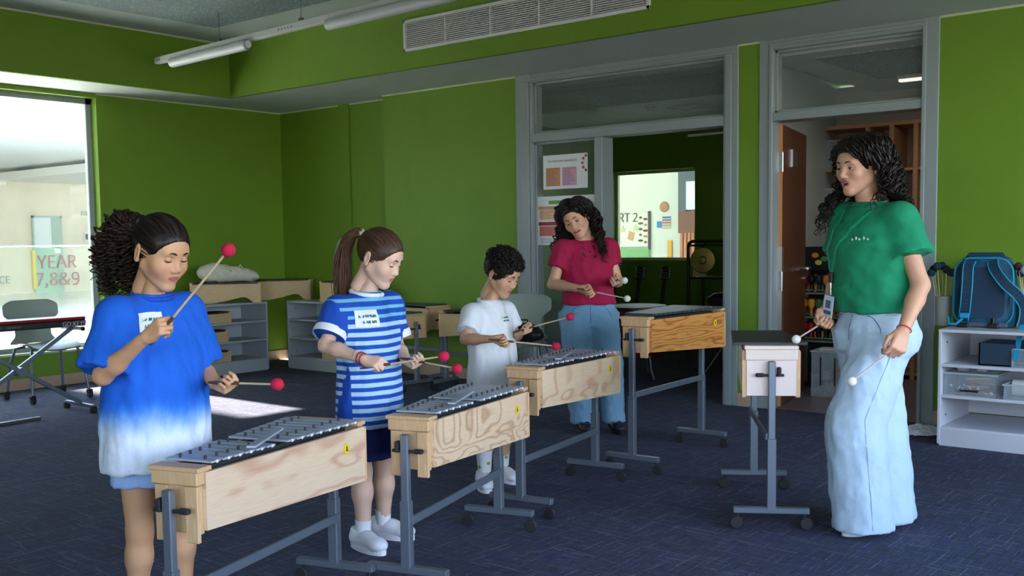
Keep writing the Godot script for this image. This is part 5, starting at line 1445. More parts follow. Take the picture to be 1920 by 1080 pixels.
func face_parts(p: Node3D, hf: SDF, xf: Transform3D, lid: float, iris: Color, brow: Color, open_mouth: bool, skin: Color) -> void:
	# eyeballs, lids, lashes, brows
	for x in [-1.0, 1.0]:
		var c := V(x * 0.0308, -0.001, 0.0752)
		var e := MB.new()
		e.colored = true
		e.col = Color(0.72, 0.70, 0.67)
		e.ball(Vector3.ZERO, 0.0130, 16, 12)
		var g := V(-x * 0.05, lid * 0.9 - 0.1, 1.0).normalized()
		var ib := Basis(Vector3.UP.cross(g).normalized(), g, Vector3.UP.cross(g).normalized().cross(g))
		e.col = lin(iris)
		e.lathe([Vector2(0.0, 0.01345), Vector2(0.0034, 0.0131), Vector2(0.0062, 0.0119)], 16, Transform3D(ib, Vector3.ZERO))
		e.col = Color(0.01, 0.01, 0.01)
		e.lathe([Vector2(0.0, 0.0137), Vector2(0.0030, 0.0134)], 14, Transform3D(ib, Vector3.ZERO))
		for k in e.v.size():
			e.v[k] = xf * (e.v[k] + c)
			e.n[k] = (xf.basis * e.n[k]).normalized()
		var em := mat(Color(1, 1, 1), 0.25)
		em.vertex_color_use_as_albedo = true
		part(p, "eye", e, em)
		var l := MB.new()
		var outw := xf.basis.z
		l.patch(func(u: float, v: float) -> Vector3:
			var az := lerpf(-1.25, 1.25, u)
			var el := lerpf((lid * (1.0 - 0.7 * pow(absf(u - 0.5) * 2.0, 2.0)) if lid > -0.05 else lid + 0.1 * pow(absf(u - 0.5) * 2.0, 2.0)), 1.35, v)
			return xf * (c + V(sin(az) * cos(el), sin(el), cos(az) * cos(el)) * 0.0139), 14, 8, outw)
		l.patch(func(u: float, v: float) -> Vector3:
			var az := lerpf(-1.25, 1.25, u)
			var el := lerpf(-0.30 * (1.0 - (0.8 if lid > -0.05 else 0.25) * pow(absf(u - 0.5) * 2.0, 2.0)), -1.35, v)
			return xf * (c + V(sin(az) * cos(el), sin(el), cos(az) * cos(el)) * 0.0134), 14, 6, outw)
		part(p, "eyelid", l, mat(skin.darkened(0.06), 0.5))
		var pts := []
		for k in 11:
			var u := k / 10.0
			var az := lerpf(-1.2, 1.2, u)
			var el := (lid * (1.0 - 0.7 * pow(absf(u - 0.5) * 2.0, 2.0)) if lid > -0.05 else lid + 0.1 * pow(absf(u - 0.5) * 2.0, 2.0)) - 0.03
			pts.append(xf * (c + V(sin(az) * cos(el), sin(el), cos(az) * cos(el)) * 0.0145))
		part(p, "lashes", MB.new().tube(pts, [0.0006, 0.0014, 0.0018, 0.0019, 0.0019, 0.0019, 0.0019, 0.0019, 0.0018, 0.0014, 0.0006], 6), mat(rgb(24, 16, 12), 0.6))
		var bp := []
		for k in 9:
			var u := k / 8.0
			var bq := hf.hit(V(x * lerpf(0.012, 0.053, u), 0.0195 + 0.0075 * sin(u * 2.3) - 0.004 * u, 0.13), V(-x * 0.35 * u, 0, -1).normalized(), 0.12)
			bp.append(xf * (bq + V(x * 0.0003 * u, 0.0, 0.0004)))
		part(p, "eyebrow", MB.new().tube(bp, [0.0014, 0.0028, 0.0032, 0.0032, 0.0030, 0.0027, 0.0023, 0.0017, 0.0007], 6), mat(brow, 0.8))
	if open_mouth:
		part(p, "teeth", MB.new().ellipsoid(Transform3D(xf.basis * Basis().scaled(V(0.014, 0.0032, 0.006)), xf * V(0, -0.0595, 0.084)), 12, 8), mat(rgb(222, 216, 204), 0.3))

# hand with palm, four curled fingers and a thumb, into the skin builder
func hand(mb: MB, W: Vector3, D: Vector3, T: Vector3, right: bool, sc: float, col: Color) -> Vector3:
	D = D.normalized()
	T = (T - D * T.dot(D)).normalized()
	var N := T.cross(D) if right else D.cross(T)
	var s := SDF.new(V(-0.062, -0.045, -0.032), V(0.075, 0.155, 0.075), 0.0042)
	s.cap(V(0, -0.045, 0), V(0, 0.0, 0), 0.024, 0.023, 0.01)
	var xs := [0.029, 0.0095, -0.0105, -0.028]
	var ln := [0.95, 1.05, 1.0, 0.8]
	var curl := [[0.75, 1.1, 0.7], [0.95, 1.35, 0.9], [1.0, 1.4, 0.9], [1.05, 1.4, 0.9]]
	for k in 4:
		var kn := V(xs[k], 0.083 - (0.006 if k == 3 else 0.0), -0.002)
		s.cap(V(xs[k] * 0.55, 0.005, 0.002), kn, 0.0145, 0.0108, 0.012)
	s.ell(V(0.018, 0.03, 0.010), V(0.018, 0.028, 0.014), 0.012)
	s.ell(V(-0.02, 0.03, 0.010), V(0.014, 0.028, 0.013), 0.012)
	for k in 4:
		var p := V(xs[k], 0.083 - (0.006 if k == 3 else 0.0), -0.002)
		var a := 0.0
		var seg := [0.040 * ln[k], 0.026 * ln[k], 0.021 * ln[k]]
		var rr := [0.0096, 0.0086, 0.0078, 0.0070]
		for q in 3:
			a += curl[k][q]
			var e: Vector3 = p + V(0.0, cos(a), sin(a)) * seg[q]
			s.cap(p, e, rr[q] * (0.9 if k == 3 else 1.0), rr[q + 1] * (0.9 if k == 3 else 1.0), 0.003)
			p = e
	var tp := [V(0.022, 0.016, 0.008), V(0.043, 0.045, 0.018), V(0.043, 0.078, 0.026), V(0.034, 0.100, 0.030)]
	for q in 3: s.cap(tp[q], tp[q + 1], [0.0145, 0.0108, 0.0098][q], [0.0108, 0.0098, 0.0078][q], 0.006)
	var b := Basis(T * sc, D * sc, N * sc)
	var xf := Transform3D(b, W)
	s.net(mb, xf, null, func(_p: Vector3, _n: Vector3) -> Color: return col)
	return xf * V(0.0, 0.078, 0.024)

func tube_hair(mb: MB, pts: Array, r: float, sides := 4) -> void:
	var rr := []
	for k in pts.size():
		var u := float(k) / (pts.size() - 1)
		rr.append(r * (1.0 - 0.75 * pow(u, 2.5)))
	mb.tube(pts, rr, sides, false)

# strand that leaves the scalp and falls, kept outside the head and the clothes
func fall(p: Vector3, d: Vector3, length: float, steps: int, grav: float, hc: Vector3, hr: float, body: SDF, clear := 0.012) -> Array:
	var out := [p]
	var st := length / steps
	for k in steps:
		d = (d + Vector3.DOWN * grav).normalized()
		p += d * st
		var o := p - hc
		if o.length() < hr: p = hc + o.normalized() * hr
		if body != null:
			var q := body.val(p)
			if q < -0.006 and k > 2: break
			if q < clear:
				var e := 0.01
				var gr := V(body.val(p + V(e, 0, 0)) - q, (body.val(p + V(0, e, 0)) - q) * 0.6, body.val(p + V(0, 0, e)) - q)
				if gr.length() > 1e-5: p += gr.normalized() * minf(clear - q, 0.03)
				if k > 3 and body.val(p) < 0.010: break
		out.append(p)
	return out

func wave(path: Array, amp: float, pitch: float, ph: float, fine: int) -> Array:
	var out := []
	var m := path.size()
	var tot := 0.0
	for k in fine + 1:
		var u := float(k) / fine * (m - 1)
		var i := mini(int(u), m - 2)
		var p: Vector3 = (path[i] as Vector3).lerp(path[i + 1], u - i)
		var tn: Vector3 = (path[mini(i + 2, m - 1)] - path[maxi(i - 1, 0)]).normalized()
		var a := tn.cross(V(0.3, 0.1, 0.9)).normalized()
		var b := tn.cross(a)
		if k > 0:
			tot += (p - (out[k - 1] as Vector3)).length() if amp < 0.001 else (path[0] as Vector3).distance_to(path[m - 1]) / fine
		var g := minf(1.0, k / (fine * 0.15))
		out.append(p + (a * cos(tot / pitch * TAU + ph) + b * sin(tot / pitch * TAU + ph)) * amp * g)
	return out

func shirt_tag(p: Node3D, f: SDF, bend: Callable, from: Vector3, dir: Vector3, w: float, h: float, seed_: int) -> void:
	var side := Vector3.UP.cross(-dir).normalized()
	var g := MB.new()
	var at := func(u: float, v: float) -> Vector3:
		return on(f, bend, from + side * (u - 0.5) * w + Vector3.UP * (0.5 - v) * h, dir, 0.003)
	g.patch(at, 8, 6, -dir)
	var o := part(p, "name_tag", g, mat(rgb(226, 230, 226), 0.6), "white paper name sticker with teal handwriting")
	var r := RandomNumberGenerator.new()
	r.seed = seed_
	var sc := MB.new()
	for row in 2:
		var x := 0.14 + 0.1 * row
		while x < 0.82:
			var lw := r.randf_range(0.05, 0.09)
			var pts := []
			for k in 7:
				var uu := x + lw * k / 6.0
				var vv := 0.38 + 0.34 * row + 0.09 * sin(k * 2.1 + r.randf() * 2.0)
				pts.append(at.call(uu, vv) - dir * 0.0012)
			sc.tube(pts, [0.0011], 5, false)
			x += lw + (0.02 if r.randf() < 0.75 else 0.07)
	part(o, "handwriting", sc, mat(rgb(24, 122, 120), 0.6))

func shoe(p: Node3D, called: String, heel: Vector3, dir: Vector3, ln: float, up: Color, sole: Color) -> void:
	var b := Basis(dir.cross(Vector3.UP).normalized(), Vector3.UP, -dir.normalized())
	var s := SDF.new(V(-0.06, 0.0, -0.16), V(0.06, 0.12, 0.16), 0.008)
	var k := ln / 0.24
	s.cap(V(0, 0.04, 0.075), V(0, 0.032, -0.06), 0.034, 0.034, 0.02)
	s.ell(V(0, 0.034, -0.075), V(0.042, 0.03, 0.045), 0.02)
	s.cap(V(0, 0.05, 0.07), V(0, 0.085, 0.065), 0.034, 0.034, 0.02, 1)
	s.ell(V(0, 0.055, 0.0), V(0.032, 0.03, 0.05), 0.02)
	var mb := MB.new()
	s.net(mb, Transform3D(b.scaled(Vector3.ONE) * Basis().scaled(V(k, k, k)), heel + dir.normalized() * 0.07 * k + V(0, 0.004, 0)))
	var o := part(p, called, mb, mat(up, 0.6))
	var sp := PackedVector2Array()
	for q in 24:
		var a := TAU * q / 24.0
		sp.append(Vector2(cos(a) * (0.04 + 0.006 * -sin(a)), sin(a) * 0.118) * k)
	part(o, "sole", MB.new().prism(sp, 0.022 * k, Transform3D(b * Basis(Vector3.RIGHT, PI / 2), heel + dir.normalized() * 0.07 * k + V(0, 0.012 * k, 0))), mat(sole, 0.7))
	var lc := MB.new()
	for q in 4:
		var z := -0.005 - 0.018 * q
		lc.tube([heel + dir.normalized() * 0.07 * k + b * (V(-0.022, 0.066 - 0.006 * q, z) * k), heel + dir.normalized() * 0.07 * k + b * (V(0, 0.078 - 0.007 * q, z - 0.004) * k), heel + dir.normalized() * 0.07 * k + b * (V(0.022, 0.066 - 0.006 * q, z) * k)], [0.003], 6)
	part(o, "laces", lc, mat(up.lightened(0.3), 0.7))

func skin_mat() -> StandardMaterial3D:
	if not M.has("skin"):
		var m := mat(Color(1, 1, 1), 0.52)
		m.vertex_color_use_as_albedo = true
		M.skin = m
	return M.skin

func head_basis(fwd: Vector3, pitch: float, roll: float) -> Basis:
	var l := Vector3.UP.cross(fwd).normalized()
	var f := (fwd.normalized() * cos(pitch) + Vector3.DOWN * sin(pitch)).normalized()
	var u := f.cross(l).normalized()
	var b := Basis(l, u, f)
	return Basis(f, roll) * b

# body skin: arms, neck, legs; then head and hands join the same mesh
func body(p: Node3D, J: Dictionary, o: Dictionary) -> Dictionary:
	var k: float = o.k
	var skin: Color = lin(o.skin)
	var mb := MB.new()
	mb.colored = true
	var lo := V(9, 9, 9)
	var hi := V(-9, -9, -9)
	for q in J:
		lo = lo.min(J[q]); hi = hi.max(J[q])
	var s := SDF.new(lo - V(0.12, 0.05, 0.12), hi + V(0.12, 0.02, 0.12), 0.0105)
	s.cap(J.neckb + V(0, -0.02, 0), J.head + V(0, -0.05, 0), 0.047 * k, 0.040 * k, 0.03)
	s.cap(J.neckb + V(0, -0.10, 0), J.hip, 0.065 * k, 0.08 * k, 0.03)
	for e in ["R", "L"]:
		s.cap(J.neckb + V(0, -0.085, 0), J["sh" + e] + V(0, -0.015, 0), 0.036 * k, 0.042 * k, 0.02)
		s.cap(J["sh" + e] + V(0, -0.012, 0), J["el" + e], 0.043 * k, 0.037 * k, 0.02)
		s.cap(J["el" + e], J["el" + e].lerp(J["wr" + e], 0.35), 0.037 * k, 0.037 * k, 0.015)
		s.cap(J["el" + e].lerp(J["wr" + e], 0.3), J["wr" + e], 0.037 * k, 0.024 * k, 0.015)
		s.cap(J.hip, J["hp" + e], 0.08 * k, 0.075 * k, 0.03)
		s.cap(J["hp" + e], J["kn" + e], 0.078 * k, 0.052 * k, 0.03)
		s.cap(J["kn" + e], J["kn" + e].lerp(J["an" + e], 0.35), 0.052 * k, 0.053 * k, 0.02)
		s.cap(J["kn" + e].lerp(J["an" + e], 0.3), J["an" + e], 0.053 * k, 0.034 * k, 0.02)
		s.cap(J["an" + e], J["an" + e] + (o.fwd as Vector3) * 0.05 + V(0, -0.03, 0), 0.030 * k, 0.022 * k, 0.01)
	s.net(mb, Transform3D.IDENTITY, null, func(_q: Vector3, _n: Vector3) -> Color: return skin)
	# head
	var hx := Transform3D(head_basis(o.face, o.pitch, o.get("roll", 0.0)) * Basis().scaled(Vector3.ONE * o.head), J.head)
	var lip: Color = lin(o.get("lip", rgb(176, 92, 92)))
	var hf := head_field(o.get("mouth", "closed"), 0.0037, o.k < 0.85)
	hf.net(mb, hx, null, func(q: Vector3, n: Vector3) -> Color:
		var c := skin
		if q.z > 0.07 and absf(q.y + 0.0635) < 0.016 and absf(q.x) < 0.03:
			var e := Vector2(q.x / (0.022 if o.get("mouth", "closed") != "smile" else 0.028), (q.y + 0.0638) / (0.0092 if o.get("mouth", "closed") != "open" else 0.0132)).length()
			c = c.lerp(lip, clampf((1.05 - e) * 6.0, 0.0, 1.0))
			if o.get("mouth", "closed") == "open" and e < 0.42: c = lin(rgb(70, 24, 24))
		var ck := maxf(0.0, 1.0 - (V(absf(q.x), q.y, q.z) - V(0.045, -0.03, 0.07)).length() / 0.04)
		c = c.lerp(lin(o.get("blush", (o.skin as Color).lerp(rgb(206, 96, 84), 0.35))), ck * (0.4 if o.k < 0.85 else 0.15))
		return c)
	var grips := {}
	for e in ["R", "L"]:
		var m: Vector3 = J["mal" + e] - J["ha" + e]
		grips[e] = hand(mb, J["wr" + e], J["ha" + e] - J["wr" + e], m, e == "R", 0.96 * k, skin)
	mb.col = skin
	part(p, "body", mb, skin_mat())
	face_parts(p, hf, hx, o.lid, o.get("iris", rgb(60, 38, 22)), o.hair, o.get("mouth", "closed") != "closed", o.skin)
	return {"xf": hx, "grip": grips, "sdf": s}

func hair_cap(p: Node3D, xf: Transform3D, m: Material, grow := 0.0, low := -0.055) -> MeshInstance3D:
	var mb := MB.new()
	cap_field(grow, low).net(mb, xf, func(q: Vector3, n: Vector3) -> Vector3: return q + n * 0.0012 * nz.get_noise_3d(q.x * 60.0, q.y * 60.0, q.z * 14.0))
	return part(p, "hair", mb, m)

func swept_strands(o: MeshInstance3D, xf: Transform3D, tie: Vector3, m: Material, seed_: int) -> void:
	# combed hair from the hairline back to the tie
	var r := RandomNumberGenerator.new()
	r.seed = seed_
	var c := V(0, 0.031, -0.006)
	var rad := V(0.0788, 0.0915, 0.1018)
	var f := cap_field(0.0, -0.055)
	var mb := MB.new()
	var ml := MB.new()
	var en := ((tie - c) / rad).normalized()
	var made := 0
	for k in 2600:
		var st := V(r.randfn(), r.randfn(), r.randfn() + 0.4).normalized()
		var q0 := f.val(c + st * rad * 0.965)
		if q0 > 0.0015 or (q0 < -0.0045 and r.randf() > 0.3): continue
		made += 1
		if made > 420: break
		var pts := []
		var bow := r.randf_range(0.006, 0.018)
		for q in 13:
			var u := q / 12.0
			pts.append(xf * (c + st.slerp(en, u) * rad * (0.985 + bow * sin(minf(1.0, u * 1.6) * PI * 0.5) + 0.01)))
		tube_hair(mb if k % 3 else ml, pts, r.randf_range(0.0018, 0.0028), 4)
	part(o, "combed_strands", ml, hair_mat((m as StandardMaterial3D).albedo_color.lightened(0.10)))
	part(o, "combed_strands", mb, m)

func hair_mat(c: Color) -> StandardMaterial3D:
	var m := mat(c, 0.42)
	m.metallic_specular = 0.4
	return m

func garment_cloth(c0: Color, c1: Color, seed_: int) -> StandardMaterial3D:
	var m := tri_mat(noise_tex(seed_, 0.25, [c0, c1], 256, 3), V(3, 3, 3), 0.88)
	return m

func torso_secs(J: Dictionary, rows: Array, fwd: Vector3) -> Array:
	# rows [y, half width, half depth, forward offset]
	var out := []
	for q in rows:
		var t := clampf((q[0] - J.hip.y) / (J.neckb.y - J.hip.y), -0.4, 1.1)
		var c: Vector3 = (J.hip as Vector3).lerp(J.neckb, t) if t > 0.0 else J.hip
		out.append([q[0], c.x + fwd.x * q[3], c.z + fwd.z * q[3], q[1], q[2]])
	return out

func make_shirt(J: Dictionary, fwd: Vector3, rows: Array, r0: float, r1: float, upto: float, cell := 0.0085) -> SDF:
	var left := Vector3.UP.cross(fwd).normalized()
	var s := SDF.new(V(-0.42, rows[0][0] - 0.03, -0.42), V(0.42, rows[rows.size() - 1][0] + 0.03, 0.42), cell)
	s.stack(torso_secs(J, rows, fwd), left, fwd, 0.02)
	for e in ["R", "L"]:
		var a: Vector3 = J["sh" + e]
		var b: Vector3 = a.lerp(J["el" + e], upto)
		s.cap(a.lerp(J.neckb + V(0, -0.06, 0), 0.45), a, r0 * 0.95, r0, 0.03)
		s.cap(a, b, r0, r1, 0.035, 1)
	return s

# point on a garment with its folds
func on(f: SDF, bend: Callable, from: Vector3, dir: Vector3, off: float) -> Vector3:
	var h := f.hit(from, dir)
	var e := 0.012
	var q := f.val(h)
	var n := V(f.val(h + V(e, 0, 0)) - q, f.val(h + V(0, e, 0)) - q, f.val(h + V(0, 0, e)) - q).normalized()
	return bend.call(h, n) + n * off

func folds(amp: float, fx: float, fy: float, seed_: float, ytop := 9.0) -> Callable:
	return func(p: Vector3, n: Vector3) -> Vector3:
		var am := amp * smoothstep(0.0, 0.10, ytop - p.y)
		var q := nz.get_noise_3d(p.x * fx + seed_, p.y * fy, p.z * fx)
		var g := nz.get_noise_3d(p.x * fx * 2.3, p.y * fy * 2.6 + p.x * 3.0, p.z * fx * 2.3 + seed_)
		var ridge := 1.0 - absf(q) * 2.6
		return p + n * am * (ridge * 0.55 + g * 0.7 - 0.2)

func collar(p: Node3D, f: SDF, J: Dictionary, fwd: Vector3, ru: float, rw: float, y: float, r: float, m: Material) -> void:
	var left := Vector3.UP.cross(fwd).normalized()
	var pts := []
	for k in 33:
		var a := TAU * k / 32.0
		pts.append(V(J.neckb.x, y - 0.006 - 0.010 * cos(a), J.neckb.z) + left * sin(a) * ru * (1.0 + 0.05 * cos(a)) + fwd * (cos(a) * rw * (1.05 + 0.06 * cos(a)) + 0.004))
	part(p, "collar", MB.new().tube(pts, [r], 10, false), m)

func cuff(p: Node3D, J: Dictionary, e: String, upto: float, r: float, w: float, m: Material) -> void:
	var a: Vector3 = J["sh" + e]
	var b: Vector3 = a.lerp(J["el" + e], upto)
	var d := (b - a).normalized()
	part(p, "sleeve_cuff", MB.new().tube([b - d * w, b - d * w * 0.5, b + d * 0.002], [r * 0.995, r + 0.003, r + 0.002], 28, false), m)

func planar(fwd: Vector3, top: float, w: float, h: float) -> Callable:
	var left := Vector3.UP.cross(fwd).normalized()
	return func(p: Vector3, _n: Vector3) -> Vector2: return Vector2(p.dot(left) / w + 0.5, (top - p.y) / h)

func mallets(who: String, P: Vector3, J: Dictionary, res: Dictionary, r: float, hm: Material, sm: Material) -> void:
	for e in ["R", "L"]:
		var g: Vector3 = res.grip[e]
		var dr: Vector3 = (J["mal" + e] - g).normalized()
		mallet("%s mallet held in the %s hand of %s" % ["red" if hm == M.crimson else "white", "right" if e == "R" else "left", who], P + g - dr * 0.055, P + J["mal" + e], r, hm, sm)

func add_legs(J: Dictionary, fwd: Vector3, hw: float, knee: float, ank: float) -> void:
	var left := Vector3.UP.cross(fwd).normalized()
	for e in ["R", "L"]:
		var sg := -1.0 if e == "R" else 1.0
		if not J.has("hp" + e): J["hp" + e] = J.hip + left * sg * hw + V(0, -0.03, 0)
		if not J.has("an" + e): J["an" + e] = V(J["hp" + e].x, ank, J["hp" + e].z) + left * sg * 0.015
		if not J.has("kn" + e): J["kn" + e] = (J["hp" + e] as Vector3).lerp(J["an" + e], knee) + fwd * 0.02

func build_people() -> void:
	girl_blue()
	girl_striped()
	boy_white()
	woman_crimson()
	woman_green()

func person(label: String, at: Vector3) -> Node3D:
	return thing("person", label, "person", at)

func girl_blue() -> void:
	var P := V(-3.06, 0, -1.87)
	var p := person("girl with curly ponytail in dip-dyed blue shirt, mallet raised", P)
	var fwd := V(1, 0, 0.12).normalized()
	var J := {"head": V(0.040, 1.232, -0.012), "neckb": V(-0.014, 1.085, -0.006), "shR": V(0.010, 1.020, 0.130), "shL": V(-0.022, 1.020, -0.130),
		"elR": V(0.040, 0.845, 0.205), "wrR": V(0.250, 0.975, 0.178), "haR": V(0.305, 1.010, 0.160), "malR": V(0.518, 1.233, 0.064),
		"elL": V(0.008, 0.830, -0.165), "wrL": V(0.186, 0.790, -0.118), "haL": V(0.255, 0.786, -0.116), "malL": V(0.434, 0.806, -0.162), "hip": V(0.0, 0.60, 0.010)}
	add_legs(J, fwd, 0.065, 0.5, 0.06)
	var skin := rgb(208, 158, 118)
	var hc := rgb(26, 18, 14)
	var res := body(p, J, {"k": 0.80, "skin": skin, "fwd": fwd, "face": V(0.97, 0, -0.12), "pitch": 0.36, "head": 0.99, "lid": -0.30, "hair": hc, "lip": rgb(178, 92, 92)})
	var xf: Transform3D = res.xf
	# shirt dyed from royal blue to near white at the hem
	var f := make_shirt(J, fwd, [[0.525, 0.185, 0.145, 0.02], [0.7, 0.178, 0.14, 0.02], [0.88, 0.165, 0.125, 0.012], [0.98, 0.155, 0.105, 0.0], [1.035, 0.125, 0.085, 0.0], [1.068, 0.085, 0.066, 0.0], [1.09, 0.064, 0.056, 0.004]], 0.066, 0.082, 0.93)
	var im := Image.create(256, 512, false, Image.FORMAT_RGB8)
	for y in 512:
		for x in 256:
			# dip-dye: the dye creeps up in uneven tongues
			var yy := 1.12 - y / 512.0 * 0.64 + 0.022 * nz.get_noise_2d(x * 0.02, y * 0.004) + 0.008 * nz.get_noise_2d(x * 0.12, y * 0.02)
			var t := smoothstep(0.77, 0.63, yy)
			var c := rgb(12, 94, 204).lerp(rgb(214, 226, 240), t)
			im.set_pixel(x, y, c.darkened(0.05 * nz.get_noise_2d(x * 0.3, y * 0.3)))
	var sm := mat(Color(1, 1, 1), 0.86)
	sm.albedo_texture = ImageTexture.create_from_image(im)
	var mb := MB.new()
	var fb := folds(0.012, 6.0, 2.2, 1.0, 1.09)
	f.net(mb, Transform3D.IDENTITY, fb, null, planar(fwd, 1.12, 0.8, 0.64))
	part(p, "shirt", mb, sm, "oversized shirt dip-dyed from royal blue to pale blue")
	collar(p, f, J, fwd, 0.066, 0.060, 1.090, 0.008, mat(rgb(12, 74, 184), 0.85))
	shirt_tag(p, f, fb, V(0.30, 1.005, 0.055), V(-1, 0, 0.0), 0.085, 0.06, 3)
	# shorts
	var left := Vector3.UP.cross(fwd).normalized()
	var s := SDF.new(V(-0.25, 0.44, -0.25), V(0.25, 0.66, 0.25), 0.011)
	s.stack([[0.47, 0.0, 0.01, 0.148, 0.115], [0.62, 0.0, 0.01, 0.14, 0.11]], left, fwd)
	var m2 := MB.new()
	s.net(m2, Transform3D.IDENTITY, folds(0.006, 8.0, 3.0, 4.0))
	part(p, "shorts", m2, garment_cloth(rgb(150, 182, 226), rgb(166, 196, 236), 71))
	for e in ["R", "L"]: shoe(p, "shoe", J["an" + e] * V(1, 0, 1) - fwd * 0.03, fwd, 0.22, rgb(226, 226, 230), rgb(240, 240, 240))
	# hair: combed back, big curly ponytail
	var hm := hair_mat(hc)
	var ho := hair_cap(p, xf, hm)
	var tie := V(0.0, 0.055, -0.108)
	swept_strands(ho, xf, tie, hm, 4)
	part(ho, "hair_tie", MB.new().ellipsoid(Transform3D(xf.basis * Basis().scaled(V(0.026, 0.026, 0.02)), xf * V(0, 0.058, -0.118)), 14, 10), M.black)
	var r := RandomNumberGenerator.new()
	r.seed = 12
	var cm := MB.new()
	var root := xf * V(0.0, 0.052, -0.125)
	var mid := V(-0.150, 1.205, 0.010)
	var rad := V(0.092, 0.150, 0.098)
	for k in 340:
		# from the tie to a point in the mass, then on down along its outside
		var th := r.randf() * TAU
		var el := r.randf_range(-0.9, 1.4)
		var q := V(cos(th) * cos(el), sin(el), sin(th) * cos(el)) * pow(r.randf(), 0.28)
		var to := mid + q * rad
		if (to - (J.head as Vector3)).length() < 0.098: continue
		var pth := []
		var dn := r.randf_range(0.05, 0.12)
		for t in 9:
			var u := t / 8.0
			var c1 := root.lerp(to, minf(1.0, u * 1.7))
			c1 += V(0, -dn * maxf(0.0, u - 0.45), 0) + V(0, 0.03 * sin(u * PI), 0)
			var e := (c1 - mid) / (rad * 1.06)
			if u > 0.3 and e.length() > 1.0: c1 = mid + e.normalized() * rad * 1.06
			pth.append(c1)
		tube_hair(cm, wave(pth, r.randf_range(0.009, 0.014), r.randf_range(0.030, 0.042), r.randf() * TAU, 50), r.randf_range(0.0034, 0.0050), 5)
	part(ho, "ponytail", cm, hair_mat(rgb(42, 29, 21)), "big ponytail of tight dark brown curls")
	mallets("the girl in dip-dyed blue", P, J, res, 0.0205, M.crimson, M.stick)

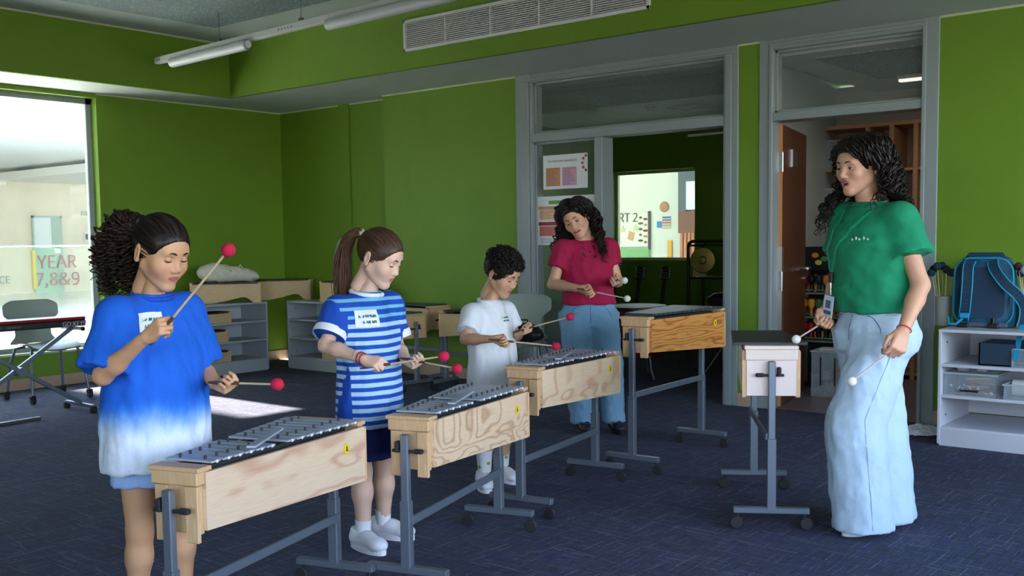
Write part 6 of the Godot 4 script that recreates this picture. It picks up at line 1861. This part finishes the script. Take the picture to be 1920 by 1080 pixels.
func girl_striped() -> void:
	var P := V(-3.14, 0, -2.90)
	var p := person("girl with straight ponytail in blue and white striped shirt", P)
	var fwd := V(0.98, 0, -0.12).normalized()
	var J := {"head": V(0.050, 1.190, -0.024), "neckb": V(-0.013, 1.045, 0.000), "shR": V(-0.022, 0.975, 0.140), "shL": V(-0.012, 0.980, -0.132),
		"elR": V(-0.005, 0.845, 0.225), "wrR": V(0.205, 0.802, 0.212), "haR": V(0.275, 0.790, 0.195), "malR": V(0.483, 0.817, 0.063),
		"elL": V(0.002, 0.805, -0.163), "wrL": V(0.165, 0.764, -0.062), "haL": V(0.235, 0.754, -0.052), "malL": V(0.423, 0.751, -0.076), "hip": V(0.0, 0.60, 0.010)}
	add_legs(J, fwd, 0.065, 0.5, 0.06)
	J.anR += V(0.03, 0, 0.0)
	var skin := rgb(224, 184, 160)
	var hc := rgb(66, 44, 30)
	var res := body(p, J, {"k": 0.78, "skin": skin, "fwd": fwd, "face": V(0.93, 0, -0.30), "pitch": 0.42, "head": 0.97, "lid": -0.28, "hair": rgb(70, 46, 32), "lip": rgb(196, 112, 110)})
	var xf: Transform3D = res.xf
	var f := make_shirt(J, fwd, [[0.50, 0.165, 0.125, 0.012], [0.68, 0.155, 0.12, 0.012], [0.85, 0.15, 0.112, 0.008], [0.94, 0.145, 0.098, 0.0], [0.995, 0.118, 0.08, 0.0], [1.028, 0.082, 0.064, 0.0], [1.05, 0.064, 0.055, 0.004]], 0.060, 0.064, 0.74)
	var blue := rgb(10, 70, 170)
	var im := Image.create(512, 512, false, Image.FORMAT_RGB8)
	im.fill(blue)
	for k in 18:
		var yc := int(512.0 * (k * 0.0338 + 0.02) / 0.64)
		var top := k < 2
		im.fill_rect(Rect2i(int(512 * (0.30 if k > 2 else 0.27)), yc, int(512 * (0.34 if k > 4 else 0.42)), 11 if k < 4 else 14), rgb(110, 178, 208) if k < 4 else rgb(172, 206, 230))
	var sm := mat(Color(1, 1, 1), 0.85)
	sm.albedo_texture = ImageTexture.create_from_image(im)
	var mb := MB.new()
	var fb := folds(0.009, 6.0, 2.5, 7.0, 1.05)
	f.net(mb, Transform3D.IDENTITY, fb, null, planar(fwd, 1.08, 0.8, 0.64))
	part(p, "shirt", mb, sm, "blue football shirt with pale blue stripes")
	collar(p, f, J, fwd, 0.066, 0.060, 1.050, 0.009, mat(rgb(224, 230, 236), 0.85))
	for e in ["R", "L"]: cuff(p, J, e, 0.74, 0.0665, 0.030, mat(rgb(226, 230, 238), 0.85))
	shirt_tag(p, f, fb, V(0.30, 0.945, 0.045), V(-1, 0, 0.12).normalized(), 0.095, 0.066, 8)
	var left := Vector3.UP.cross(fwd).normalized()
	var s := SDF.new(V(-0.25, 0.33, -0.25), V(0.25, 0.62, 0.25), 0.011)
	s.stack([[0.37, 0.01, 0.01, 0.152, 0.12], [0.60, 0.0, 0.01, 0.135, 0.105]], left, fwd)
	var m2 := MB.new()
	s.net(m2, Transform3D.IDENTITY, folds(0.006, 8.0, 3.0, 2.0))
	part(p, "shorts", m2, garment_cloth(rgb(22, 34, 96), rgb(30, 44, 112), 72))
	shoe(p, "shoe", J.anR * V(1, 0, 1) - fwd * 0.03, V(0.9, 0, 0.1), 0.225, rgb(224, 226, 232), rgb(240, 240, 244))
	shoe(p, "shoe", J.anL * V(1, 0, 1) - fwd * 0.03, V(0.95, 0, -0.25), 0.225, rgb(224, 226, 232), rgb(240, 240, 244))
	for e in ["R", "L"]: part(p, "sock", MB.new().tube([J["an" + e] + V(0, 0.06, 0), J["an" + e] + V(0, -0.0, 0)], [0.034, 0.031], 14), mat(rgb(226, 228, 232), 0.9))
	for k in 3:
		var c: Vector3 = (J.wrR as Vector3).lerp(J.elR, 0.03 + 0.075 * k)
		var d: Vector3 = (J.elR - J.wrR).normalized()
		var a := d.cross(Vector3.UP).normalized()
		var b := d.cross(a)
		var pts := []
		for q in 19:
			var th := TAU * q / 18.0
			pts.append(c + (a * cos(th) + b * sin(th)) * (0.0225 + 0.001 * k))
		part(p, "bracelet", MB.new().tube(pts, [0.0024], 6, false), mat([rgb(150, 26, 34), rgb(120, 24, 40), rgb(196, 170, 160)][k], 0.6))
	var hm := hair_mat(hc)
	var ho := hair_cap(p, xf, hm)
	var tie := V(0.0, 0.060, -0.106)
	swept_strands(ho, xf, tie, hm, 9)
	part(ho, "hair_tie", MB.new().ellipsoid(Transform3D(xf.basis * Basis().scaled(V(0.018, 0.018, 0.014)), xf * V(0, 0.062, -0.116)), 14, 10), mat(rgb(200, 190, 170), 0.7))
	var r := RandomNumberGenerator.new()
	r.seed = 31
	var cm := MB.new()
	for k in 300:
		var st := xf * (V(r.randf_range(-0.014, 0.014), 0.062 + r.randf_range(-0.014, 0.014), -0.112))
		var d := xf.basis * V(r.randf_range(-0.2, 0.2), 0.25 + r.randf_range(-0.2, 0.2), -1.0)
		var pth := fall(st, d.normalized(), r.randf_range(0.28, 0.37), 14, r.randf_range(0.42, 0.62), J.head + V(0.0, 0.02, 0), 0.102, f, 0.012)
		tube_hair(cm, wave(pth, 0.003, 0.16, r.randf() * TAU, 20), r.randf_range(0.0024, 0.0036))
	part(ho, "ponytail", cm, hair_mat(rgb(92, 62, 42)), "straight brown ponytail")
	mallets("the girl in the striped shirt", P, J, res, 0.0205, M.crimson, M.stick)

func boy_white() -> void:
	var P := V(-3.41, 0, -4.0)
	var p := person("boy with short dark curls in white t-shirt, two mallets in hand", P)
	var fwd := V(0.98, 0, 0.0).normalized()
	var J := {"head": V(0.052, 1.085, -0.028), "neckb": V(-0.017, 0.945, 0.000), "shR": V(-0.015, 0.88, 0.125), "shL": V(-0.012, 0.88, -0.122),
		"elR": V(0.010, 0.765, 0.210), "wrR": V(0.210, 0.778, 0.226), "haR": V(0.272, 0.782, 0.208), "malR": V(0.496, 0.749, 0.110),
		"elL": V(0.027, 0.755, -0.165), "wrL": V(0.150, 0.778, -0.052), "haL": V(0.215, 0.796, -0.040), "malL": V(0.442, 0.874, -0.078), "hip": V(0.0, 0.565, 0.0)}
	add_legs(J, fwd, 0.058, 0.5, 0.06)
	J.anR += V(0.02, 0, 0.02)
	var skin := rgb(206, 158, 124)
	var hc := rgb(22, 17, 14)
	var res := body(p, J, {"k": 0.73, "skin": skin, "fwd": fwd, "face": V(0.97, 0, -0.08), "pitch": 0.46, "head": 0.94, "lid": -0.30, "hair": hc, "lip": rgb(176, 100, 96)})
	var xf: Transform3D = res.xf
	var f := make_shirt(J, fwd, [[0.50, 0.152, 0.118, 0.01], [0.66, 0.142, 0.112, 0.01], [0.80, 0.136, 0.102, 0.006], [0.865, 0.128, 0.088, 0.0], [0.908, 0.102, 0.072, 0.0], [0.935, 0.074, 0.06, 0.0], [0.952, 0.058, 0.051, 0.004]], 0.054, 0.06, 0.70)
	var mb := MB.new()
	var fb := folds(0.009, 6.5, 2.6, 3.0, 0.952)
	f.net(mb, Transform3D.IDENTITY, fb)
	part(p, "shirt", mb, garment_cloth(rgb(224, 228, 234), rgb(236, 240, 244), 73), "plain white t-shirt")
	collar(p, f, J, fwd, 0.060, 0.055, 0.952, 0.006, mat(rgb(226, 230, 236), 0.85))
	shirt_tag(p, f, fb, V(0.30, 0.855, -0.02), V(-1, 0, 0), 0.075, 0.045, 15)
	var left := Vector3.UP.cross(fwd).normalized()
	var s := SDF.new(V(-0.25, 0.32, -0.25), V(0.25, 0.60, 0.25), 0.011)
	s.stack([[0.35, 0.0, -0.065, 0.072, 0.082], [0.55, 0.0, -0.055, 0.078, 0.09]], left, fwd, 0.02)
	s.stack([[0.35, 0.01, 0.075, 0.072, 0.082], [0.55, 0.0, 0.055, 0.078, 0.09]], left, fwd, 0.02)
	s.stack([[0.47, 0.0, 0.0, 0.13, 0.098], [0.57, 0.0, 0.0, 0.125, 0.095]], left, fwd, 0.02)
	var m2 := MB.new()
	s.net(m2, Transform3D.IDENTITY, folds(0.005, 8.0, 3.0, 2.0))
	part(p, "shorts", m2, garment_cloth(rgb(20, 24, 44), rgb(28, 32, 56), 74))
	shoe(p, "shoe", J.anR * V(1, 0, 1) - fwd * 0.02, V(0.75, 0, 0.6), 0.215, rgb(228, 228, 232), rgb(240, 240, 244))
	shoe(p, "shoe", J.anL * V(1, 0, 1) - fwd * 0.02, V(0.95, 0, 0.2), 0.215, rgb(228, 228, 232), rgb(240, 240, 244))
	for e in ["R", "L"]:
		var so := part(p, "sock", MB.new().tube([J["an" + e] + V(0, 0.13, 0), J["an" + e] + V(0, 0.02, 0)], [0.042, 0.034], 16), mat(rgb(230, 230, 234), 0.9))
		var pm := MB.new()
		for k in 5: pm.ellipsoid(Transform3D(Basis(Vector3.UP, k * 1.3) * Basis().scaled(V(0.011, 0.008, 0.003)), J["an" + e] + V(sin(k * 1.3) * 0.038, 0.05 + 0.018 * k, cos(k * 1.3) * 0.038)), 10, 6)
		part(so, "pattern", pm, mat(rgb(140, 160, 60), 0.8))
	var hm := hair_mat(hc)
	var ho := hair_cap(p, xf, hm, 0.002, -0.045)
	var r := RandomNumberGenerator.new()
	r.seed = 77
	var cm := MB.new()
	for k in 1500:
		var a := r.randf_range(-PI, PI)
		var el := r.randf_range(-0.7, 1.5)
		var d := V(sin(a) * cos(el), sin(el), cos(a) * cos(el))
		var st := V(0, 0.031, -0.008) + d * V(0.078, 0.091, 0.102)
		if cap_field(0.002, -0.045).val(st - d * 0.006) > 0.0015: continue
		var pts := []
		var t1 := d.cross(V(0.2, 1, 0.1)).normalized()
		var t2 := d.cross(t1)
		var ph := r.randf() * TAU
		var ln := r.randf_range(0.016, 0.036) * lerpf(0.25, 1.0, smoothstep(0.0, 0.5, d.y))
		for q in 12:
			var u := q / 11.0
			pts.append(xf * (st + d * ln * u + (t1 * cos(ph + u * 8.0) + t2 * sin(ph + u * 8.0)) * 0.0085 * minf(1.0, u * 4.0)))
		tube_hair(cm, pts, 0.0036)
	part(ho, "curls", cm, hm, "short tight black curls")
	mallets("the boy in white", P, J, res, 0.020, M.crimson, M.stick)

func denim(c0: Color, c1: Color, seed_: int) -> StandardMaterial3D:
	return tri_mat(noise_tex(seed_, 0.12, [c0, c1, c0.lerp(c1, 0.6)], 512, 5), V(2.6, 1.0, 2.6), 0.85)

func leg_secs(hp: Vector3, kn: Vector3, an: Vector3, rows: Array) -> Array:
	# rows [y, half width, half depth]
	var out := []
	for q in rows:
		var c: Vector3
		if q[0] > kn.y: c = kn.lerp(hp, clampf((q[0] - kn.y) / (hp.y - kn.y), 0.0, 1.3))
		else: c = an.lerp(kn, clampf((q[0] - an.y) / (kn.y - an.y), -0.1, 1.0))
		out.append([q[0], c.x, c.z, q[1], q[2]])
	return out

func woman_crimson() -> void:
	var P := V(-3.79, 0, -5.50)
	var p := person("woman with long dark wavy hair in crimson t-shirt and jeans", P)
	var sh := V(0.03, 0, -0.11)
	var fwd := V(0.633, 0, 0.774)
	var J := {"head": V(-0.150, 1.385, 0.165), "neckb": V(-0.135, 1.245, 0.091), "shR": V(-0.225, 1.185, 0.205), "shL": V(-0.030, 1.190, -0.025),
		"elR": V(-0.260, 0.965, 0.275), "wrR": V(0.000, 0.945, 0.335), "haR": V(0.075, 0.948, 0.325), "malR": V(0.280, 0.883, 0.226),
		"elL": V(0.030, 0.975, -0.050), "wrL": V(0.135, 0.978, 0.125), "haL": V(0.175, 0.976, 0.185), "malL": V(0.307, 0.998, 0.296), "hip": V(-0.110, 0.80, 0.080),
		"knR": V(-0.112, 0.424, 0.225), "anR": V(-0.105, 0.075, 0.180), "knL": V(0.040, 0.418, 0.060), "anL": V(0.050, 0.075, 0.040)}
	for q in J: J[q] += sh
	J.hpR = J.hip + V(-0.062, -0.03, 0.052)
	J.hpL = J.hip + V(0.062, -0.03, -0.052)
	var skin := rgb(214, 166, 134)
	var hc := rgb(30, 19, 15)
	var res := body(p, J, {"k": 0.93, "skin": skin, "fwd": fwd, "face": V(0.36, 0, 0.93), "pitch": 0.26, "roll": 0.40, "head": 1.03, "lid": -0.10, "hair": hc, "lip": rgb(176, 66, 76), "mouth": "smile"})
	var xf: Transform3D = res.xf
	var f := make_shirt(J, fwd, [[0.83, 0.178, 0.118, 0.012], [0.93, 0.165, 0.112, 0.012], [1.05, 0.168, 0.122, 0.016], [1.12, 0.165, 0.115, 0.012], [1.18, 0.145, 0.092, 0.004], [1.215, 0.105, 0.075, 0.0], [1.245, 0.066, 0.058, 0.004]], 0.066, 0.068, 0.52)
	var mb := MB.new()
	var fb := folds(0.010, 4.5, 4.0, 9.0, 1.245)
	f.net(mb, Transform3D.IDENTITY, fb)
	part(p, "shirt", mb, garment_cloth(rgb(158, 14, 62), rgb(172, 20, 70), 75), "plain crimson t-shirt")
	collar(p, f, J, fwd, 0.068, 0.062, 1.246, 0.006, mat(rgb(150, 14, 60), 0.85))
	jeans(p, J, fwd, [[0.06, 0.075, 0.075], [0.2, 0.076, 0.078], [0.42, 0.085, 0.09], [0.6, 0.098, 0.108], [0.76, 0.108, 0.118]], [[0.70, 0.176, 0.12], [0.77, 0.186, 0.125], [0.845, 0.160, 0.105]], denim(rgb(104, 152, 184), rgb(126, 170, 198), 81))
	for e in ["R", "L"]: shoe(p, "sandal", J["an" + e] * V(1, 0, 1) - fwd * 0.03, V(0.8, 0, 0.6), 0.235, rgb(34, 34, 44), rgb(24, 24, 28))
	for e in ["R", "L"]: part(p, "buckle", MB.new().box(J["an" + e] * V(1, 0, 1) + fwd * 0.09 + V(0, 0.075, 0), V(0.03, 0.012, 0.03), 0.003), M.chrome)
	var hm := hair_mat(hc)
	var ho := hair_cap(p, xf, hm, 0.003, -0.06)
	long_hair(ho, xf, J, f, 520, 55, 0.24, 0.42, 0.018, 0.085, hm, "long dark wavy hair", 0.25, 1.48)
	mallets("the woman in crimson", P, J, res, 0.0205, M.felt_white, M.stick_grey)

func long_hair(ho: MeshInstance3D, xf: Transform3D, J: Dictionary, f: SDF, n: int, seed_: int, l0: float, l1: float, amp: float, pitch: float, m: Material, label: String, part_x: float, puff: float) -> void:
	# locks leave the parting, lie over the scalp to ear height, then hang in front of and behind the shoulders
	var r := RandomNumberGenerator.new()
	r.seed = seed_
	var cm := MB.new()
	var c := V(0, 0.031, -0.008)
	var rad := V(0.082, 0.094, 0.103)
	for k in n:
		var sd := 1.0 if k % 2 == 0 else -1.0
		var back := pow(r.randf(), 0.8)
		var st := V(part_x + sd * 0.04, 1.0, lerpf(1.55, -0.75, back)).normalized()
		var en := V(sd * lerpf(0.98, 0.35, pow(back, 1.6)), r.randf_range(-0.35, 0.0), lerpf(0.20, -1.0, back)).normalized()
		var lift := r.randf_range(1.03, puff)
		var pth := []
		for q in 7:
			var u := q / 6.0
			pth.append(xf * (c + st.slerp(en, u) * rad * lerpf(1.03, lift, u)))
		var d: Vector3 = (pth[6] - pth[5]).normalized()
		var out := xf.basis * V(en.x, 0.0, en.z)
		var rest := fall(pth[6], (d + out.normalized() * 0.35).normalized(), r.randf_range(l0, l1), 16, r.randf_range(0.28, 0.5), xf * c, 0.108, f, 0.024 + amp * 1.5)
		for q in range(1, rest.size()): pth.append(rest[q])
		tube_hair(cm, wave(pth, amp * r.randf_range(0.6, 1.3), pitch * r.randf_range(0.8, 1.2), r.randf() * TAU, 46), r.randf_range(0.0036, 0.0056), 5)
	part(ho, "locks", cm, m, label)

func jeans(p: Node3D, J: Dictionary, fwd: Vector3, leg: Array, hips: Array, m: Material) -> void:
	var left := Vector3.UP.cross(fwd).normalized()
	var s := SDF.new(V(-0.36, 0.0, -0.36), V(0.36, hips[hips.size() - 1][0] + 0.03, 0.42), 0.0095)
	for e in ["R", "L"]: s.stack(leg_secs(J["hp" + e], J["kn" + e], J["an" + e], leg), left, fwd, 0.03)
	var hs := []
	for q in hips: hs.append([q[0], J.hip.x, J.hip.z, q[1], q[2]])
	s.stack(hs, left, fwd, 0.05)
	var mb := MB.new()
	var fb := folds(0.010, 5.0, 3.0, 5.0, hips[hips.size() - 1][0])
	s.net(mb, Transform3D.IDENTITY, fb)
	var jo := part(p, "jeans", mb, m)
	# fly seam and pocket edges
	var sm := MB.new()
	var top: float = hips[hips.size() - 1][0]
	var pts := []
	for k in 8:
		var y := top - 0.02 - 0.016 * k
		pts.append(on(s, fb, V(J.hip.x, y, J.hip.z) + fwd * 0.3, -fwd, 0.001))
	sm.tube(pts, [0.0022], 6)
	for sg in [-1.0, 1.0]:
		pts = []
		for k in 8:
			var u := k / 7.0
			pts.append(on(s, fb, V(J.hip.x, top - 0.025 - 0.07 * u * u, J.hip.z) + left * sg * (0.07 + 0.07 * u) + fwd * 0.3, -fwd, 0.001))
		sm.tube(pts, [0.002], 6)
	part(jo, "stitching", sm, mat(rgb(70, 110, 146), 0.8)).set_meta("kind", "stuff")
	for e in ["R", "L"]:
		var sg := -1.0 if e == "R" else 1.0
		pts = []
		var sc := leg_secs(J["hp" + e], J["kn" + e], J["an" + e], leg)
		for k in 22:
			var y := lerpf(leg[0][0] + 0.02, leg[leg.size() - 1][0], k / 21.0)
			var cc := leg_secs(J["hp" + e], J["kn" + e], J["an" + e], [[y, 0, 0]])
			pts.append(on(s, fb, V(cc[0][1], y, cc[0][2]) + left * sg * 0.3 + fwd * 0.05, -left * sg, 0.0004))
		part(jo, "side_seam", MB.new().tube(pts, [0.0025], 6), mat(rgb(150, 176, 198), 0.85))
	pts = []
	for k in 33:
		var a := TAU * k / 32.0
		var dd := left * sin(a) + fwd * cos(a)
		pts.append(s.hit(V(J.hip.x, top - 0.018, J.hip.z) + dd * 0.3, -dd) + dd * 0.002)
	part(jo, "waistband", MB.new().tube(pts, [0.006], 8, false), m)

func woman_green() -> void:
	var P := V(-1.565, 0, -4.376)
	var p := person("woman with long dark curls in green t-shirt and wide pale jeans", P)
	var fwd := V(-0.444, 0, 0.88).normalized()
	var J := {"head": V(-0.079, 1.546, 0.016), "neckb": V(-0.045, 1.385, -0.018), "shR": V(-0.165, 1.325, -0.085), "shL": V(0.105, 1.315, 0.055),
		"elR": V(-0.215, 1.060, -0.110), "wrR": V(-0.205, 0.930, 0.050), "haR": V(-0.205, 0.875, 0.105), "malR": V(-0.252, 0.818, 0.255),
		"elL": V(0.205, 1.048, 0.090), "wrL": V(0.190, 0.870, 0.245), "haL": V(0.183, 0.805, 0.285), "malL": V(0.079, 0.691, 0.490), "hip": V(0.000, 0.90, 0.010),
		"knL": V(-0.030, 0.50, 0.160), "anL": V(0.000, 0.075, 0.150), "knR": V(-0.020, 0.47, -0.055), "anR": V(0.020, 0.075, -0.060)}
	var left := Vector3.UP.cross(fwd).normalized()
	J.hpR = J.hip - left * 0.085 + V(0, -0.03, 0)
	J.hpL = J.hip + left * 0.085 + V(0, -0.03, 0)
	var skin := rgb(206, 156, 124)
	var hc := rgb(24, 17, 14)
	var res := body(p, J, {"k": 1.0, "skin": skin, "fwd": fwd, "face": V(-0.40, 0, 0.92), "pitch": 0.10, "head": 1.02, "lid": 0.10, "hair": hc, "lip": rgb(170, 92, 86), "mouth": "open"})
	var xf: Transform3D = res.xf
	var f := make_shirt(J, fwd, [[0.93, 0.19, 0.145, 0.01], [0.99, 0.198, 0.155, 0.012], [1.09, 0.19, 0.145, 0.014], [1.20, 0.19, 0.15, 0.02], [1.27, 0.182, 0.128, 0.01], [1.325, 0.155, 0.10, 0.0], [1.365, 0.11, 0.08, 0.0], [1.395, 0.07, 0.062, 0.004]], 0.070, 0.086, 0.56)
	var mb := MB.new()
	var fb := folds(0.013, 3.6, 4.4, 12.0, 1.395)
	f.net(mb, Transform3D.IDENTITY, fb)
	part(p, "shirt", mb, garment_cloth(rgb(6, 124, 84), rgb(10, 138, 94), 76), "plain green t-shirt")
	collar(p, f, J, fwd, 0.073, 0.066, 1.396, 0.006, mat(rgb(6, 118, 80), 0.85))
	# small white chest print
	var pr := MB.new()
	for k in 5:
		var c := on(f, fb, V(J.hip.x, 1.235 + 0.004 * (k % 2), J.hip.z) + left * (0.075 - 0.016 * k) + fwd * 0.4, -fwd, 0.001)
		pr.ellipsoid(Transform3D(Basis(left * 0.006, Vector3.UP * (0.005 + 0.003 * (k % 2)), fwd * 0.002), c + fwd * 0.002), 8, 6)
	part(p, "chest_print", pr, mat(rgb(220, 232, 226), 0.6), "small white chest print")
	jeans(p, J, fwd, [[0.025, 0.125, 0.13], [0.2, 0.122, 0.13], [0.46, 0.118, 0.13], [0.66, 0.115, 0.135], [0.84, 0.112, 0.135]], [[0.78, 0.172, 0.14], [0.87, 0.182, 0.145], [0.945, 0.165, 0.128]], denim(rgb(164, 190, 210), rgb(184, 206, 222), 82))
	for e in ["R", "L"]: shoe(p, "shoe", J["an" + e] * V(1, 0, 1) - fwd * 0.085, fwd, 0.24, rgb(226, 224, 226), rgb(236, 236, 238))
	# lanyard with badge
	var lm := mat(rgb(20, 150, 110), 0.6)
	var bad := on(f, fb, V(J.hip.x, 1.0, J.hip.z) - left * 0.10 + fwd * 0.4, -fwd, 0.012)
	var ln := MB.new()
	for sg in [-1.0, 1.0]:
		var pts := []
		for k in 12:
			var u := k / 11.0
			var y := lerpf(1.36, 1.06, u)
			pts.append(on(f, fb, V(J.neckb.x, y, J.neckb.z) + left * lerpf(sg * 0.085, -0.095, u) + fwd * 0.4, -fwd, 0.004))
		for k in 11: ln.bar(pts[k], pts[k + 1], 0.012, 0.0025, 0.0, fwd)
	var lo := part(p, "lanyard", ln, lm)
	part(lo, "buckle", MB.new().box(Vector3.ZERO, V(0.026, 0.045, 0.012), 0.003, Transform3D(Basis(left, Vector3.UP, fwd), bad + V(0, 0.075, 0))), M.black)
	part(lo, "clip", MB.new().cyl(bad + V(0, 0.055, 0), bad + V(0, 0.0, 0), 0.005, 8), M.chrome)
	part(lo, "badge", MB.new().box(V(0, -0.05, 0), V(0.06, 0.095, 0.005), 0.002, Transform3D(Basis(left, Vector3.UP, fwd) * Basis(Vector3.BACK, -0.15), bad + fwd * 0.006)), mat(rgb(190, 206, 214), 0.3))
	part(lo, "badge_print", MB.new().box(V(0, -0.04, 0.003), V(0.03, 0.034, 0.002), 0.0, Transform3D(Basis(left, Vector3.UP, fwd) * Basis(Vector3.BACK, -0.15), bad + fwd * 0.006)).box(V(0, -0.075, 0.003), V(0.044, 0.016, 0.002), 0.0, Transform3D(Basis(left, Vector3.UP, fwd) * Basis(Vector3.BACK, -0.15), bad + fwd * 0.006)), mat(rgb(70, 90, 130), 0.5))
	# red wrist string
	var c: Vector3 = (J.wrL as Vector3).lerp(J.elL, 0.05)
	var d: Vector3 = (J.elL - J.wrL).normalized()
	var a := d.cross(Vector3.UP).normalized()
	var b := d.cross(a)
	var pt := []
	for q in 19: pt.append(c + (a * cos(TAU * q / 18.0) + b * sin(TAU * q / 18.0)) * 0.0285)
	part(p, "bracelet", MB.new().tube(pt, [0.0022], 6, false), mat(rgb(200, 30, 36), 0.6))
	var hm := hair_mat(hc)
	var ho := hair_cap(p, xf, hm, 0.003, -0.06)
	long_hair(ho, xf, J, f, 720, 91, 0.20, 0.42, 0.014, 0.05, hm, "long dark curly hair", -0.1, 1.55)
	mallets("the woman in green", P, J, res, 0.0185, M.felt_white, M.stick_grey)

func _ready() -> void:
	# camera: a 35 mm lens at seated eye height, frame shifted up a little
	var cam := Camera3D.new()
	cam.name = "camera"
	add_child(cam)
	cam.position = Vector3(0, 1.25, 0)
	cam.rotation_order = EULER_ORDER_YXZ
	cam.rotation_degrees = Vector3(-4.4039, 39.2875, -0.7469)
	cam.near = 0.05
	cam.far = 200.0
	cam.projection = Camera3D.PROJECTION_FRUSTUM
	cam.size = 1080.0 * 0.05 / 1930.0
	cam.frustum_offset = Vector2(0, 60.0 * 0.05 / 1930.0)
	cam.current = true
	# daylight
	var env := Environment.new()
	env.background_mode = Environment.BG_SKY
	var sm := ProceduralSkyMaterial.new()
	sm.sky_top_color = Color(0.62, 0.74, 0.92)
	sm.sky_horizon_color = Color(0.92, 0.94, 0.96)
	sm.ground_horizon_color = Color(0.80, 0.80, 0.78)
	sm.ground_bottom_color = Color(0.62, 0.60, 0.57)
	sm.sun_angle_max = 1.0
	var sky := Sky.new()
	sky.sky_material = sm
	env.sky = sky
	env.background_energy_multiplier = 13.0
	env.tonemap_mode = Environment.TONE_MAPPER_LINEAR
	env.tonemap_exposure = 1.0
	env.sdfgi_enabled = true
	env.ssao_enabled = true
	env.ssil_enabled = true
	var we := WorldEnvironment.new()
	we.name = "environment"
	we.environment = env
	add_child(we)
	var sun := DirectionalLight3D.new()
	sun.name = "sun"
	add_child(sun)
	sun.look_at_from_position(Vector3(-7.66, 6.43, 0.0), Vector3.ZERO)
	sun.light_energy = 16.0
	sun.light_color = Color(1.0, 0.96, 0.9)
	sun.light_angular_distance = 1.2
	sun.shadow_enabled = true
	var t0 := Time.get_ticks_msec()
	make_materials()
	build_setting()
	print("setting ", Time.get_ticks_msec() - t0)
	build_objects()
	print("objects ", Time.get_ticks_msec() - t0)
	build_people()
	print("people ", Time.get_ticks_msec() - t0)
